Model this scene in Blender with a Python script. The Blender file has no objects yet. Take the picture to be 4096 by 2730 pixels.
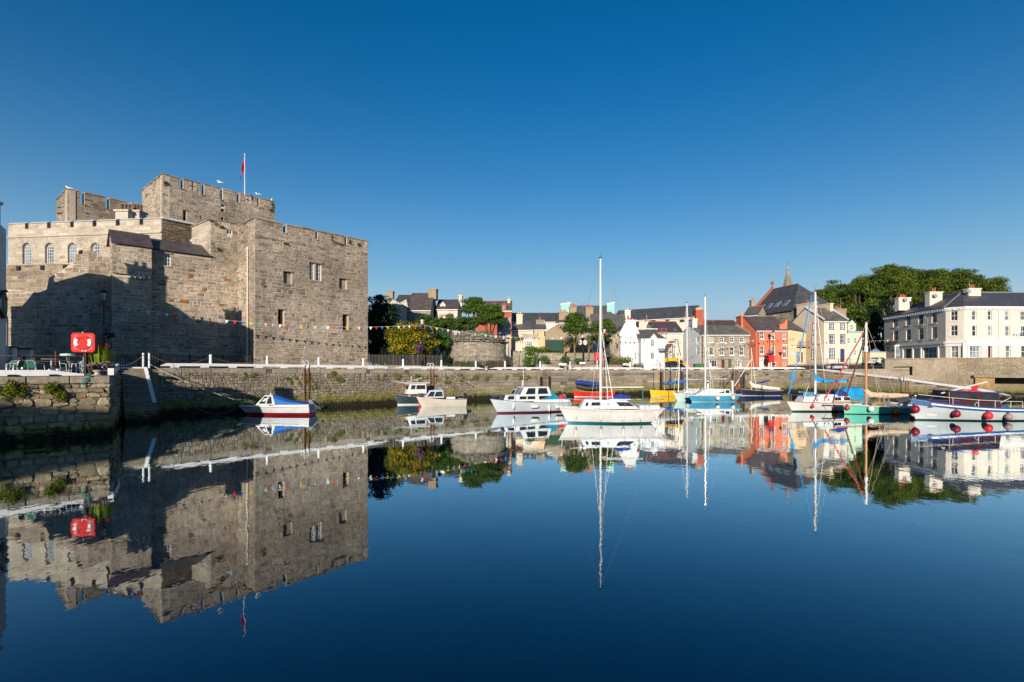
import bpy, bmesh, math, random
from mathutils import Vector, Matrix
from mathutils.geometry import tessellate_polygon
from math import radians, sin, cos, pi, sqrt, atan2

# ---------------------------------------------------------------- camera, sky, sun, exposure
SC = bpy.context.scene
COL = SC.collection
F, CX, HY, CH = 2089.0, 2048.0, 1476.0, 4.0      # focal length and horizon of the photograph, eye height over the water
SUN_AZ, SUN_EL = 10.5, 11.5                        # sun stands behind the camera, a little to the left, low
cam = bpy.data.cameras.new('camera'); camo = bpy.data.objects.new('camera', cam); COL.objects.link(camo)
cam.sensor_width = 36.0; cam.lens = 36.0 * F / 4096.0; cam.shift_y = (HY - 1365.0) / 4096.0
cam.clip_start = 0.1; cam.clip_end = 6000.0
camo.location = (0, 0, CH); camo.rotation_euler = (radians(90), 0, 0)
SC.camera = camo
world = bpy.data.worlds.new('World'); SC.world = world; world.use_nodes = True
wn = world.node_tree.nodes; wlk = world.node_tree.links; wn.clear()
wout = wn.new('ShaderNodeOutputWorld'); wbg = wn.new('ShaderNodeBackground'); sky = wn.new('ShaderNodeTexSky')
sky.sky_type = 'NISHITA'; sky.sun_disc = False
sky.sun_elevation = radians(SUN_EL); sky.sun_rotation = radians(180.0 + SUN_AZ)
sky.air_density = 1.0; sky.dust_density = 1.0; sky.ozone_density = 4.0; sky.altitude = 0.0
whs = wn.new('ShaderNodeHueSaturation'); whs.inputs['Saturation'].default_value = 1.8; whs.inputs['Value'].default_value = 1.0
wlk.new(sky.outputs[0], whs.inputs['Color'])
# pale haze low in the sky, the same all round the horizon
wtc = wn.new('ShaderNodeTexCoord'); wsx = wn.new('ShaderNodeSeparateXYZ'); wlk.new(wtc.outputs['Generated'], wsx.inputs[0])
wm1 = wn.new('ShaderNodeMath'); wm1.operation = 'SUBTRACT'; wm1.use_clamp = True; wm1.inputs[0].default_value = 1.0; wlk.new(wsx.outputs['Z'], wm1.inputs[1])
wm2 = wn.new('ShaderNodeMath'); wm2.operation = 'POWER'; wlk.new(wm1.outputs[0], wm2.inputs[0]); wm2.inputs[1].default_value = 7.0
wm3 = wn.new('ShaderNodeMath'); wm3.operation = 'MULTIPLY'; wm3.use_clamp = True; wlk.new(wm2.outputs[0], wm3.inputs[0]); wm3.inputs[1].default_value = 2.2
wmx = wn.new('ShaderNodeMix'); wmx.data_type = 'RGBA'; wlk.new(wm3.outputs[0], wmx.inputs[0]); wlk.new(whs.outputs[0], wmx.inputs[6]); wmx.inputs[7].default_value = (3.0, 4.5, 5.6, 1)
wlk.new(wmx.outputs[2], wbg.inputs['Color'])
wbg.inputs['Strength'].default_value = 0.089
wlk.new(wbg.outputs[0], wout.inputs['Surface'])
sun = bpy.data.lights.new('sun', 'SUN'); suno = bpy.data.objects.new('sun', sun); COL.objects.link(suno)
sun.energy = 4.6; sun.angle = radians(0.5); sun.color = (1.0, 0.86, 0.70)
_sd = Vector((sin(radians(SUN_AZ)) * cos(radians(SUN_EL)), cos(radians(SUN_AZ)) * cos(radians(SUN_EL)), -sin(radians(SUN_EL))))
suno.rotation_euler = _sd.to_track_quat('-Z', 'Y').to_euler()
suno.location = (-20, -60, 40)
SC.view_settings.view_transform = 'Standard'; SC.view_settings.look = 'None'
SC.view_settings.exposure = 0.5; SC.view_settings.gamma = 1.0
try: SC.view_settings.use_curve_mapping = False
except Exception: pass
SC.cycles.max_bounces = 6; SC.cycles.diffuse_bounces = 2; SC.cycles.glossy_bounces = 3; SC.cycles.transparent_max_bounces = 6
SC.cycles.caustics_reflective = False; SC.cycles.caustics_refractive = False

# ---------------------------------------------------------------- measuring helpers
def P(x, y, d): return Vector(((x - CX) / F * d, d, CH + (HY - y) / F * d))
def G(x, d): return Vector(((x - CX) / F * d, d))
def Z(y, d): return CH + (HY - y) / F * d
def WL(y): return CH * F / (y - HY)
GZ = 3.85                                         # level of the quay road
RND = random.Random(7)

# ---------------------------------------------------------------- materials
MATS = {}
def nodes_of(name, rough=0.8, spec=0.3, metal=0.0):
    m = bpy.data.materials.new(name); m.use_nodes = True
    nt = m.node_tree; b = nt.nodes['Principled BSDF']
    b.inputs['Roughness'].default_value = rough; b.inputs['Metallic'].default_value = metal
    b.inputs['Specular IOR Level'].default_value = spec
    return m, nt, b
def noise(nt, scale, detail=4, rough=0.6, vec=None):
    n = nt.nodes.new('ShaderNodeTexNoise'); n.inputs['Scale'].default_value = scale
    n.inputs['Detail'].default_value = detail; n.inputs['Roughness'].default_value = rough
    if vec is None:
        g = nt.nodes.new('ShaderNodeNewGeometry'); vec = g.outputs['Position']
    nt.links.new(vec, n.inputs['Vector'])
    return n.outputs['Fac']
def ramp(nt, fac, stops):
    r = nt.nodes.new('ShaderNodeValToRGB'); e = r.color_ramp.elements
    while len(e) < len(stops): e.new(0.5)
    for k, (p, c) in enumerate(stops):
        e[k].position = p; e[k].color = (c[0], c[1], c[2], 1)
    nt.links.new(fac, r.inputs['Fac']); return r.outputs['Color']
def mix(nt, fac, a, b, mode='MIX'):
    n = nt.nodes.new('ShaderNodeMix'); n.data_type = 'RGBA'; n.blend_type = mode
    for sock, v in ((n.inputs['Factor'], fac), (n.inputs['A'], a), (n.inputs['B'], b)):
        pass
    fs = n.inputs[0]; sa = n.inputs[6]; sb = n.inputs[7]
    for s, v in ((fs, fac), (sa, a), (sb, b)):
        if isinstance(v, (int, float)): s.default_value = v
        elif isinstance(v, (tuple, list)): s.default_value = (v[0], v[1], v[2], 1)
        else: nt.links.new(v, s)
    return n.outputs[2]
def math_n(nt, op, a, b=0.0):
    n = nt.nodes.new('ShaderNodeMath'); n.operation = op
    for s, v in ((n.inputs[0], a), (n.inputs[1], b)):
        if isinstance(v, (int, float)): s.default_value = v
        else: nt.links.new(v, s)
    return n.outputs[0]
def maprange(nt, v, a, b, c=0.0, d=1.0):
    n = nt.nodes.new('ShaderNodeMapRange'); n.inputs['From Min'].default_value = a; n.inputs['From Max'].default_value = b
    n.inputs['To Min'].default_value = c; n.inputs['To Max'].default_value = d
    nt.links.new(v, n.inputs['Value']); return n.outputs['Result']
def bump(nt, b, h, strength=0.3, dist=0.05):
    n = nt.nodes.new('ShaderNodeBump'); n.inputs['Strength'].default_value = strength; n.inputs['Distance'].default_value = dist
    nt.links.new(h, n.inputs['Height']); nt.links.new(n.outputs['Normal'], b.inputs['Normal'])
def attr(nt, name):
    a = nt.nodes.new('ShaderNodeAttribute'); a.attribute_name = name; return a.outputs['Fac']
def posz(nt):
    g = nt.nodes.new('ShaderNodeNewGeometry'); s = nt.nodes.new('ShaderNodeSeparateXYZ')
    nt.links.new(g.outputs['Position'], s.inputs[0]); return s.outputs['Z']
def vec_scaled(nt, sx, sy, sz):
    g = nt.nodes.new('ShaderNodeNewGeometry'); m = nt.nodes.new('ShaderNodeVectorMath'); m.operation = 'MULTIPLY'
    nt.links.new(g.outputs['Position'], m.inputs[0]); m.inputs[1].default_value = (sx, sy, sz); return m.outputs[0]

def plain(name, c, rough=0.6, var=0.12, scale=3.0, spec=0.3, metal=0.0, bmp=0.0, bscale=20.0, dirt=0.0, dirtc=(0.12, 0.11, 0.09)):
    if name in MATS: return MATS[name]
    m, nt, b = nodes_of(name, rough, spec, metal)
    f = noise(nt, scale, 5)
    lo = tuple(max(0, v * (1 - var * 1.6)) for v in c); hi = tuple(min(1, v * (1 + var)) for v in c)
    col = ramp(nt, f, [(0.3, lo), (0.7, hi)])
    if dirt > 0:
        st = noise(nt, 1.0, 6, 0.7, vec_scaled(nt, 2.2, 2.2, 0.35))
        k = maprange(nt, st, 0.52, 0.78, 0.0, dirt)
        col = mix(nt, k, col, dirtc)
    nt.links.new(col, b.inputs['Base Color'])
    if bmp > 0: bump(nt, b, noise(nt, bscale, 4), bmp, 0.03)
    MATS[name] = m; return m

def stone(name, cols, fine=9.0, stain=(0.10, 0.085, 0.065), stain_amt=0.5, rough=0.92, weed=None, lichen=None, use_tone=True, bmp=0.6):
    """stone whose single blocks carry a tone of their own; weed = (z black, z green top)"""
    if name in MATS: return MATS[name]
    m, nt, b = nodes_of(name, rough, 0.2)
    if use_tone: t = attr(nt, 'tone')
    else: t = noise(nt, 1.3, 3)
    n = len(cols)
    col = ramp(nt, t, [(k / (n - 1.0), c) for k, c in enumerate(cols)])
    f = noise(nt, fine, 6, 0.7)
    col = mix(nt, 0.75, col, ramp(nt, f, [(0.28, (0.40, 0.39, 0.38)), (0.72, (1.45, 1.43, 1.4))]), 'MULTIPLY')
    s1 = noise(nt, 0.35, 5, 0.65); s2 = noise(nt, 1.0, 5, 0.7, vec_scaled(nt, 1.4, 1.4, 0.16))
    k = maprange(nt, math_n(nt, 'ADD', math_n(nt, 'MULTIPLY', s1, 0.6), math_n(nt, 'MULTIPLY', s2, 0.5)), 0.52, 0.78, 0.0, stain_amt)
    col = mix(nt, k, col, stain)
    col = mix(nt, 0.8, col, ramp(nt, noise(nt, 0.16, 4, 0.6), [(0.32, (0.62, 0.61, 0.60)), (0.68, (1.25, 1.24, 1.22))]), 'MULTIPLY')
    if lichen:
        l = maprange(nt, noise(nt, 2.3, 6, 0.75), 0.62, 0.72, 0.0, 0.55); col = mix(nt, l, col, lichen)
    if weed:
        z = posz(nt); wv = math_n(nt, 'MULTIPLY', math_n(nt, 'SUBTRACT', noise(nt, 1.7, 5, 0.7), 0.5), 1.4)
        zz = math_n(nt, 'ADD', z, wv)
        zb, zg = weed
        g = math_n(nt, 'MULTIPLY', maprange(nt, zz, zg + 0.3, zg - 0.25), maprange(nt, noise(nt, 0.22, 3), 0.35, 0.6, 0.5, 1.0))
        gc = ramp(nt, noise(nt, 5.0, 4), [(0.3, (0.10, 0.095, 0.02)), (0.55, (0.17, 0.17, 0.03)), (0.75, (0.26, 0.27, 0.05))])
        col = mix(nt, math_n(nt, 'MULTIPLY', g, 0.85), col, gc)
        kb = maprange(nt, zz, zb + 0.3, zb - 0.15)
        col = mix(nt, kb, col, (0.018, 0.017, 0.010))
    nt.links.new(col, b.inputs['Base Color'])
    bump(nt, b, f, bmp, 0.05)
    MATS[name] = m; return m

def glass(name='window_glass', c=(0.02, 0.028, 0.035), rough=0.06):
    if name in MATS: return MATS[name]
    m, nt, b = nodes_of(name, rough, 0.6)
    f = noise(nt, 0.9, 2); nt.links.new(ramp(nt, f, [(0.35, tuple(v * 0.5 for v in c)), (0.7, tuple(v * 1.8 for v in c))]), b.inputs['Base Color'])
    MATS[name] = m; return m

def slate(name, c1, c2, moss=0.0, cw=0.5, ch=0.28):
    """slate roofing: fine courses are below what the photograph resolves, so colour and relief only"""
    if name in MATS: return MATS[name]
    m, nt, b = nodes_of(name, 0.55, 0.4)
    uv = nt.nodes.new('ShaderNodeUVMap'); br = nt.nodes.new('ShaderNodeTexBrick')
    nt.links.new(uv.outputs[0], br.inputs['Vector'])
    br.inputs['Scale'].default_value = 1.0; br.inputs['Mortar Size'].default_value = 0.018
    br.inputs['Brick Width'].default_value = cw; br.inputs['Row Height'].default_value = ch
    br.inputs['Color1'].default_value = (*c1, 1); br.inputs['Color2'].default_value = (*c2, 1)
    br.inputs['Mortar'].default_value = (c1[0] * 0.45, c1[1] * 0.45, c1[2] * 0.45, 1)
    col = mix(nt, 0.6, br.outputs['Color'], ramp(nt, noise(nt, 0.9, 6, 0.7), [(0.3, (0.55, 0.55, 0.57)), (0.7, (1.5, 1.48, 1.45))]), 'MULTIPLY')
    if moss > 0:
        k = maprange(nt, noise(nt, 0.8, 6, 0.75), 0.55, 0.7, 0.0, moss); col = mix(nt, k, col, (0.16, 0.14, 0.07))
    nt.links.new(col, b.inputs['Base Color'])
    bump(nt, b, br.outputs['Fac'], 0.35, -0.02)
    MATS[name] = m; return m

def leafmat(name, cols, trans=0.25):
    if name in MATS: return MATS[name]
    m, nt, b = nodes_of(name, 0.6, 0.25)
    t = attr(nt, 'tone'); n = len(cols)
    col = ramp(nt, t, [(k / (n - 1.0), c) for k, c in enumerate(cols)])
    nt.links.new(col, b.inputs['Base Color'])
    tr = nt.nodes.new('ShaderNodeBsdfTranslucent'); nt.links.new(col, tr.inputs['Color'])
    ms = nt.nodes.new('ShaderNodeMixShader'); ms.inputs[0].default_value = trans
    nt.links.new(b.outputs[0], ms.inputs[1]); nt.links.new(tr.outputs[0], ms.inputs[2])
    nt.links.new(ms.outputs[0], nt.nodes['Material Output'].inputs['Surface'])
    MATS[name] = m; return m

# ---------------------------------------------------------------- mesh collecting
class MB:
    def __init__(s): s.v = []; s.f = []; s.t = []; s.uv = None; s.smooth = False
    def add(s, vs, fs, tone=0.5):
        o = len(s.v); s.v.extend([Vector(v) for v in vs])
        for f in fs: s.f.append(tuple(o + i for i in f)); s.t.append(tone)
        return s
    def box(s, c, size, rz=0.0, tone=0.5, taper=1.0, rot=None):
        hx, hy, hz = size[0] / 2, size[1] / 2, size[2] / 2
        M = rot if rot is not None else Matrix.Rotation(rz, 3, 'Z'); c = Vector(c); vs = []
        for (sx, sy, sz) in ((-1,-1,-1),(1,-1,-1),(1,1,-1),(-1,1,-1),(-1,-1,1),(1,-1,1),(1,1,1),(-1,1,1)):
            k = taper if sz > 0 else 1.0
            vs.append(c + M @ Vector((sx * hx * k, sy * hy * k, sz * hz)))
        return s.add(vs, [(0,3,2,1),(4,5,6,7),(0,1,5,4),(1,2,6,5),(2,3,7,6),(3,0,4,7)], tone)
    def bar(s, a, b, w, h=None, tone=0.5):
        """box beam from a to b"""
        a = Vector(a); b = Vector(b); h = h or w; d = b - a; L = d.length
        if L < 1e-6: return s
        q = d.to_track_quat('X', 'Z').to_matrix()
        return s.box((a + b) / 2, (L, w, h), rot=q, tone=tone)
    def tube(s, pts, r, n=6, tone=0.5, cap=True, r2=None):
        pts = [Vector(p) for p in pts]; m = len(pts); rings = []; o = len(s.v)
        for i, p in enumerate(pts):
            d = (pts[min(i + 1, m - 1)] - pts[max(i - 1, 0)])
            if d.length < 1e-9: d = Vector((0, 0, 1))
            q = d.to_track_quat('Z', 'Y').to_matrix(); rr = r if r2 is None else r + (r2 - r) * i / max(1, m - 1)
            if isinstance(r, (list, tuple)): rr = r[i]
            for k in range(n):
                a = 2 * pi * k / n; s.v.append(p + q @ Vector((cos(a) * rr, sin(a) * rr, 0)))
        for i in range(m - 1):
            for k in range(n):
                a = o + i * n + k; b = o + i * n + (k + 1) % n
                s.f.append((a, b, b + n, a + n)); s.t.append(tone)
        if cap:
            s.f.append(tuple(o + k for k in reversed(range(n)))); s.t.append(tone)
            s.f.append(tuple(o + (m - 1) * n + k for k in range(n))); s.t.append(tone)
        return s
    def lathe(s, c, prof, n=12, tone=0.5, axis=None):
        """prof = [(r, z)] about a vertical axis (or given 3x3)"""
        c = Vector(c); M = axis if axis is not None else Matrix.Identity(3); o = len(s.v)
        for (r, z) in prof:
            for k in range(n):
                a = 2 * pi * k / n; s.v.append(c + M @ Vector((cos(a) * r, sin(a) * r, z)))
        for i in range(len(prof) - 1):
            for k in range(n):
                a = o + i * n + k; b = o + i * n + (k + 1) % n
                s.f.append((a, b, b + n, a + n)); s.t.append(tone)
        if len(prof) == 4 and abs(prof[0][0] - prof[3][0]) < 1e-6:      # a ring: close it on itself instead of capping
            for k in range(n): s.f.append((o + 3 * n + k, o + 3 * n + (k + 1) % n, o + (k + 1) % n, o + k)); s.t.append(tone)
            return s
        s.f.append(tuple(o + k for k in reversed(range(n)))); s.t.append(tone)
        s.f.append(tuple(o + (len(prof) - 1) * n + k for k in range(n))); s.t.append(tone)
        return s
    def ell(s, c, r, n=10, m=7, tone=0.5, rot=None):
        prof = []
        c = Vector(c); M = rot if rot is not None else Matrix.Identity(3); o = len(s.v)
        for i in range(m + 1):
            th = pi * i / m
            for k in range(n):
                a = 2 * pi * k / n
                s.v.append(c + M @ Vector((r[0] * sin(th) * cos(a), r[1] * sin(th) * sin(a), -r[2] * cos(th))))
        for i in range(m):
            for k in range(n):
                a = o + i * n + k; b = o + i * n + (k + 1) % n
                s.f.append((a, b, b + n, a + n)); s.t.append(tone)
        return s
    def prism(s, poly, vec, tone=0.5):
        """polygon (3d points) pushed along vec, with both caps"""
        vec = Vector(vec); n = len(poly); o = len(s.v); pl = [Vector(p) for p in poly]
        s.v.extend(pl); s.v.extend([p + vec for p in pl])
        for t in tessellate_polygon([pl]):
            s.f.append(tuple(o + i for i in t)); s.t.append(tone)
            s.f.append(tuple(o + n + i for i in reversed(t))); s.t.append(tone)
        for i in range(n):
            j = (i + 1) % n; s.f.append((o + i, o + j, o + n + j, o + n + i)); s.t.append(tone)
        return s

def fix_normals(me):
    bm = bmesh.new(); bm.from_mesh(me); bmesh.ops.recalc_face_normals(bm, faces=bm.faces); bm.to_mesh(me); bm.free()

OFF = {}
def obj(name, mb, mat, parent=None, world=True, smooth=None, fixn=True):
    me = bpy.data.meshes.new(name)
    off = OFF.get(parent, Vector((0, 0, 0))) if (parent is not None and world) else Vector((0, 0, 0))
    me.from_pydata([v - off for v in mb.v], [], mb.f)
    a = me.attributes.new('tone', 'FLOAT', 'FACE'); a.data.foreach_set('value', mb.t)
    if mb.uv:
        u = me.uv_layers.new(name='UVMap')
        for li, uvc in enumerate(mb.uv): u.data[li].uv = uvc
    if fixn: fix_normals(me)
    if smooth if smooth is not None else mb.smooth:
        for p in me.polygons: p.use_smooth = True
        me.set_sharp_from_angle(angle=radians(40))
    me.materials.append(mat if not isinstance(mat, str) else MATS[mat])
    o = bpy.data.objects.new(name, me); COL.objects.link(o)
    if parent is not None:
        o.parent = parent; OFF[o] = OFF.get(parent, Vector((0, 0, 0)))
    return o
def tag(o, label, cat, group=None):
    o['label'] = label; o['category'] = cat
    if group: o['group'] = group
    return o
def thing(name, label, cat, loc=(0, 0, 0), rz=0.0, group=None):
    o = bpy.data.objects.new(name, None); COL.objects.link(o); o.empty_display_size = 0.3
    o.location = loc; o.rotation_euler = (0, 0, rz); OFF[o] = Vector(loc)
    return tag(o, label, cat, group)
def struct(o): o['kind'] = 'structure'; return o
def stuff(o): o['kind'] = 'stuff'; return o
def center_of(mb):
    n = len(mb.v); c = sum((v for v in mb.v), Vector((0, 0, 0))) / n
    return Vector((c.x, c.y, min(v.z for v in mb.v)))
def single(name, mb, mat, label, cat, group=None, smooth=None):
    """a thing that is one mesh, its origin at its own base"""
    c = center_of(mb); mb.v = [v - c for v in mb.v]
    o = obj(name, mb, mat, None, False, smooth); o.location = c
    return tag(o, label, cat, group)
def copy_tree(o, parent=None):
    c = o.copy(); COL.objects.link(c); c.parent = parent
    for ch in list(o.children): copy_tree(ch, c)
    return c

# ---------------------------------------------------------------- facades
class Fac:
    """an upright wall plane from A to B (left to right as one faces it)"""
    def __init__(s, A, B):
        s.A = Vector(A[:2]); s.B = Vector(B[:2]); d = s.B - s.A; s.L = d.length; s.e = d / s.L
        s.n = Vector((s.e.y, -s.e.x))                      # outward, toward one who sees A on the left
    def u(s, x):
        r = (x - CX) / F                                   # X = r Y
        return (r * s.A.y - s.A.x) / (s.e.x - r * s.e.y)
    def uz(s, x, y):
        u = s.u(x); return (u, Z(y, s.A.y + s.e.y * u))
    def rect(s, x0, y0, x1, y1):
        a = s.uz(x0, y0); b = s.uz(x1, y1); c = s.uz(x0, y1); d = s.uz(x1, y0)
        return (a[0], (c[1] + b[1]) / 2, b[0], (a[1] + d[1]) / 2)
    def pt(s, u, z, off=0.0):
        p = s.A + s.e * u + s.n * off; return Vector((p.x, p.y, z))
def hole_poly(h):
    if isinstance(h[0], (tuple, list)): return [tuple(p) for p in h]
    return [(h[0], h[1]), (h[2], h[1]), (h[2], h[3]), (h[0], h[3])]
def slab(mb, fac, outer, holes=(), thick=0.4, off=0.0, tone=0.5, back=True):
    """wall slab with openings cut through"""
    loops = [[Vector((p[0], p[1], 0)) for p in outer]] + [[Vector((p[0], p[1], 0)) for p in hole_poly(h)] for h in holes]
    flat = [p for l in loops for p in l]; n = len(flat); o = len(mb.v)
    tris = tessellate_polygon(loops)
    mb.v.extend([fac.pt(p.x, p.y, off) for p in flat]); mb.v.extend([fac.pt(p.x, p.y, off - thick) for p in flat])
    for t in tris:
        mb.f.append(tuple(o + i for i in t)); mb.t.append(tone)
        if back: mb.f.append(tuple(o + n + i for i in reversed(t))); mb.t.append(tone)
    k = 0
    for l in loops:
        m = len(l)
        for i in range(m):
            j = (i + 1) % m; mb.f.append((o + k + i, o + k + j, o + n + k + j, o + n + k + i)); mb.t.append(tone)
        k += m
    return mb
def spans(poly, z):
    xs = []
    n = len(poly)
    for i in range(n):
        (u0, z0), (u1, z1) = poly[i], poly[(i + 1) % n]
        if (z0 <= z) != (z1 <= z): xs.append(u0 + (u1 - u0) * (z - z0) / (z1 - z0))
    xs.sort(); return [(xs[i], xs[i + 1]) for i in range(0, len(xs) - 1, 2)]
def stones(fac, outer, holes=(), h=(0.22, 0.42), l=(0.3, 0.8), proud=(0.01, 0.05), jit=0.03, gap=0.018, seed=1, off=0.0, course=True, tone_of=None, oct=False):
    """blocks of a stone wall: [(eight corners, tone, size seen)]"""
    R = random.Random(seed); out = []
    z0 = min(p[1] for p in outer); z1 = max(p[1] for p in outer); z = z0
    hs = [(min(p[1] for p in hole_poly(q)), max(p[1] for p in hole_poly(q)), min(p[0] for p in hole_poly(q)), max(p[0] for p in hole_poly(q))) for q in holes]
    edges = sorted(set([a for q in hs for a in q[:2]] + [p[1] for p in outer] + [z1]))
    while z < z1 - 0.05:
        rh = R.uniform(*h); zt = z + rh
        for e in edges:
            if z + 0.6 * rh < e < z + 1.5 * rh: zt = e; break
        zt = min(zt, z1); zm = (z + zt) / 2
        sp = []
        sa = spans(outer, z + 0.1 * (zt - z)); sb = spans(outer, zt - 0.1 * (zt - z))
        for (a, b) in spans(outer, zm):
            for (c, d) in sb:
                for (c2, d2) in sa:
                    lo, hi = max(a, c, c2), min(b, d, d2)
                    if hi - lo > 0.06: sp.append((lo, hi))
        for (hz0, hz1, hu0, hu1) in hs:
            if min(zt, hz1) - max(z, hz0) > 0.12 * (zt - z):
                ns = []
                for (a, b) in sp:
                    if hu1 <= a or hu0 >= b: ns.append((a, b)); continue
                    if hu0 - a > 0.05: ns.append((a, hu0))
                    if b - hu1 > 0.05: ns.append((hu1, b))
                sp = ns
        for (a, b) in sp:
            u = a
            while u < b - 0.02:
                w = R.uniform(*l) * (0.75 + 0.5 * rh / h[1])
                if R.random() < 0.12: w *= 1.5
                ue = u + w
                if b - ue < 0.55 * l[0]: ue = b
                parts = [(z, zt)]
                if not course and R.random() < 0.28 and zt - z > 1.25 * h[0]:
                    q = z + (zt - z) * R.uniform(0.38, 0.62); parts = [(z, q), (q, zt)]
                for (za, zb) in parts:
                    p = R.uniform(*proud); g = gap * R.uniform(0.6, 1.5)
                    c = []
                    for (uu, vv, su, sv) in ((u, za, 1, 1), (ue, za, -1, 1), (ue, zb, -1, -1), (u, zb, 1, -1)):
                        ju = R.uniform(-jit, jit) if (uu not in (a, b)) else 0.0
                        jv = R.uniform(-jit, jit) * 0.8
                        c.append((uu + su * g + ju, vv + sv * g + jv))
                    if oct:                                       # rubble: knock the corners off
                        c2 = []
                        for k in range(4):
                            a_, b_, d_ = c[k], c[k - 1], c[(k + 1) % 4]
                            for e_ in (b_, d_):
                                f_ = R.uniform(.12, .36); c2.append((a_[0] + (e_[0] - a_[0]) * f_ + R.uniform(-.5, .5) * jit, a_[1] + (e_[1] - a_[1]) * f_ + R.uniform(-.5, .5) * jit))
                        c = c2
                    base = [fac.pt(q[0], q[1], off) for q in c]
                    mu = sum(q[0] for q in c) / len(c); mv = sum(q[1] for q in c) / len(c)
                    bev = min(0.07 if oct else 0.035, 0.18 * min(ue - u, zb - za))
                    fr = []
                    for q in c:
                        du, dv = mu - q[0], mv - q[1]; dl = sqrt(du * du + dv * dv) or 1.0
                        fr.append(fac.pt(q[0] + du / dl * bev, q[1] + dv / dl * bev, off + p * R.uniform(0.8, 1.2)))
                    t = min(1, max(0, R.gauss(0.5, 0.24))) if tone_of is None else tone_of(mu, mv, R)
                    ctr = fac.pt(mu, mv)
                    out.append((base + fr, t, (ue - u) * (zb - za) / max(1.0, ctr.y) ** 2, ctr))
                u = ue
        z = zt
    return out
SF = [(4,5,6,7),(0,1,5,4),(1,2,6,5),(2,3,7,6),(3,0,4,7)]
SF16 = [tuple(range(8, 16))] + [(k, (k + 1) % 8, 8 + (k + 1) % 8, 8 + k) for k in range(8)]
def seen(c, m=60):
    if c.y < 1: return False
    x = CX + c.x / c.y * F; y = HY - (c.z - CH) / c.y * F
    return -m < x < 4096 + m and -m < y < 2730 + m
def build_stones(parent, lst, mat, nbig=300, name='stone', skip=None):
    """largest-showing blocks each an object, the rest one joined part"""
    lst = sorted(lst, key=lambda s: -(s[2] if seen(s[3]) and (skip is None or not skip(s[3])) else 0))
    for s in lst[:nbig]:
        mb = MB(); mb.add(s[0], SF if len(s[0]) == 8 else SF16, s[1]); obj(name, mb, mat, parent)
    if lst[nbig:]:
        mb = MB()
        for s in lst[nbig:]: mb.add(s[0], SF if len(s[0]) == 8 else SF16, s[1])
        stuff(obj('small_' + name + 's', mb, mat, parent))
def roof_plane(mb, a, b, c, d, thick=0.12):
    """sloping slab a-b (eave) c-d (ridge), uv in metres along the eave and up the slope"""
    a, b, c, d = map(Vector, (a, b, c, d)); n = (b - a).cross(d - a).normalized()
    if n.z < 0: n = -n
    o = len(mb.v); top = [a + n * thick, b + n * thick, c + n * thick, d + n * thick]; bot = [a, b, c, d]
    mb.v.extend(top + bot)
    ex = (b - a).normalized(); ey = n.cross(ex)
    fs = [(0,1,2,3),(7,6,5,4),(0,4,5,1),(1,5,6,2),(2,6,7,3),(3,7,4,0)]
    if mb.uv is None: mb.uv = []
    allv = top + bot
    for f in fs:
        mb.f.append(tuple(o + i for i in f)); mb.t.append(0.5)
        for i in f: mb.uv.append(((allv[i] - a).dot(ex), (allv[i] - a).dot(ey)))
def roof_tri(mb, a, b, c, thick=0.12):
    a, b, c = map(Vector, (a, b, c)); n = (b - a).cross(c - a).normalized()
    if n.z < 0: n = -n
    o = len(mb.v); allv = [a + n * thick, b + n * thick, c + n * thick, a, b, c]; mb.v.extend(allv)
    ex = (b - a).normalized(); ey = n.cross(ex)
    if mb.uv is None: mb.uv = []
    for f in [(0,1,2),(5,4,3),(0,3,4,1),(1,4,5,2),(2,5,3,0)]:
        mb.f.append(tuple(o + i for i in f)); mb.t.append(0.5)
        for i in f: mb.uv.append(((allv[i] - a).dot(ex), (allv[i] - a).dot(ey)))

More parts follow.
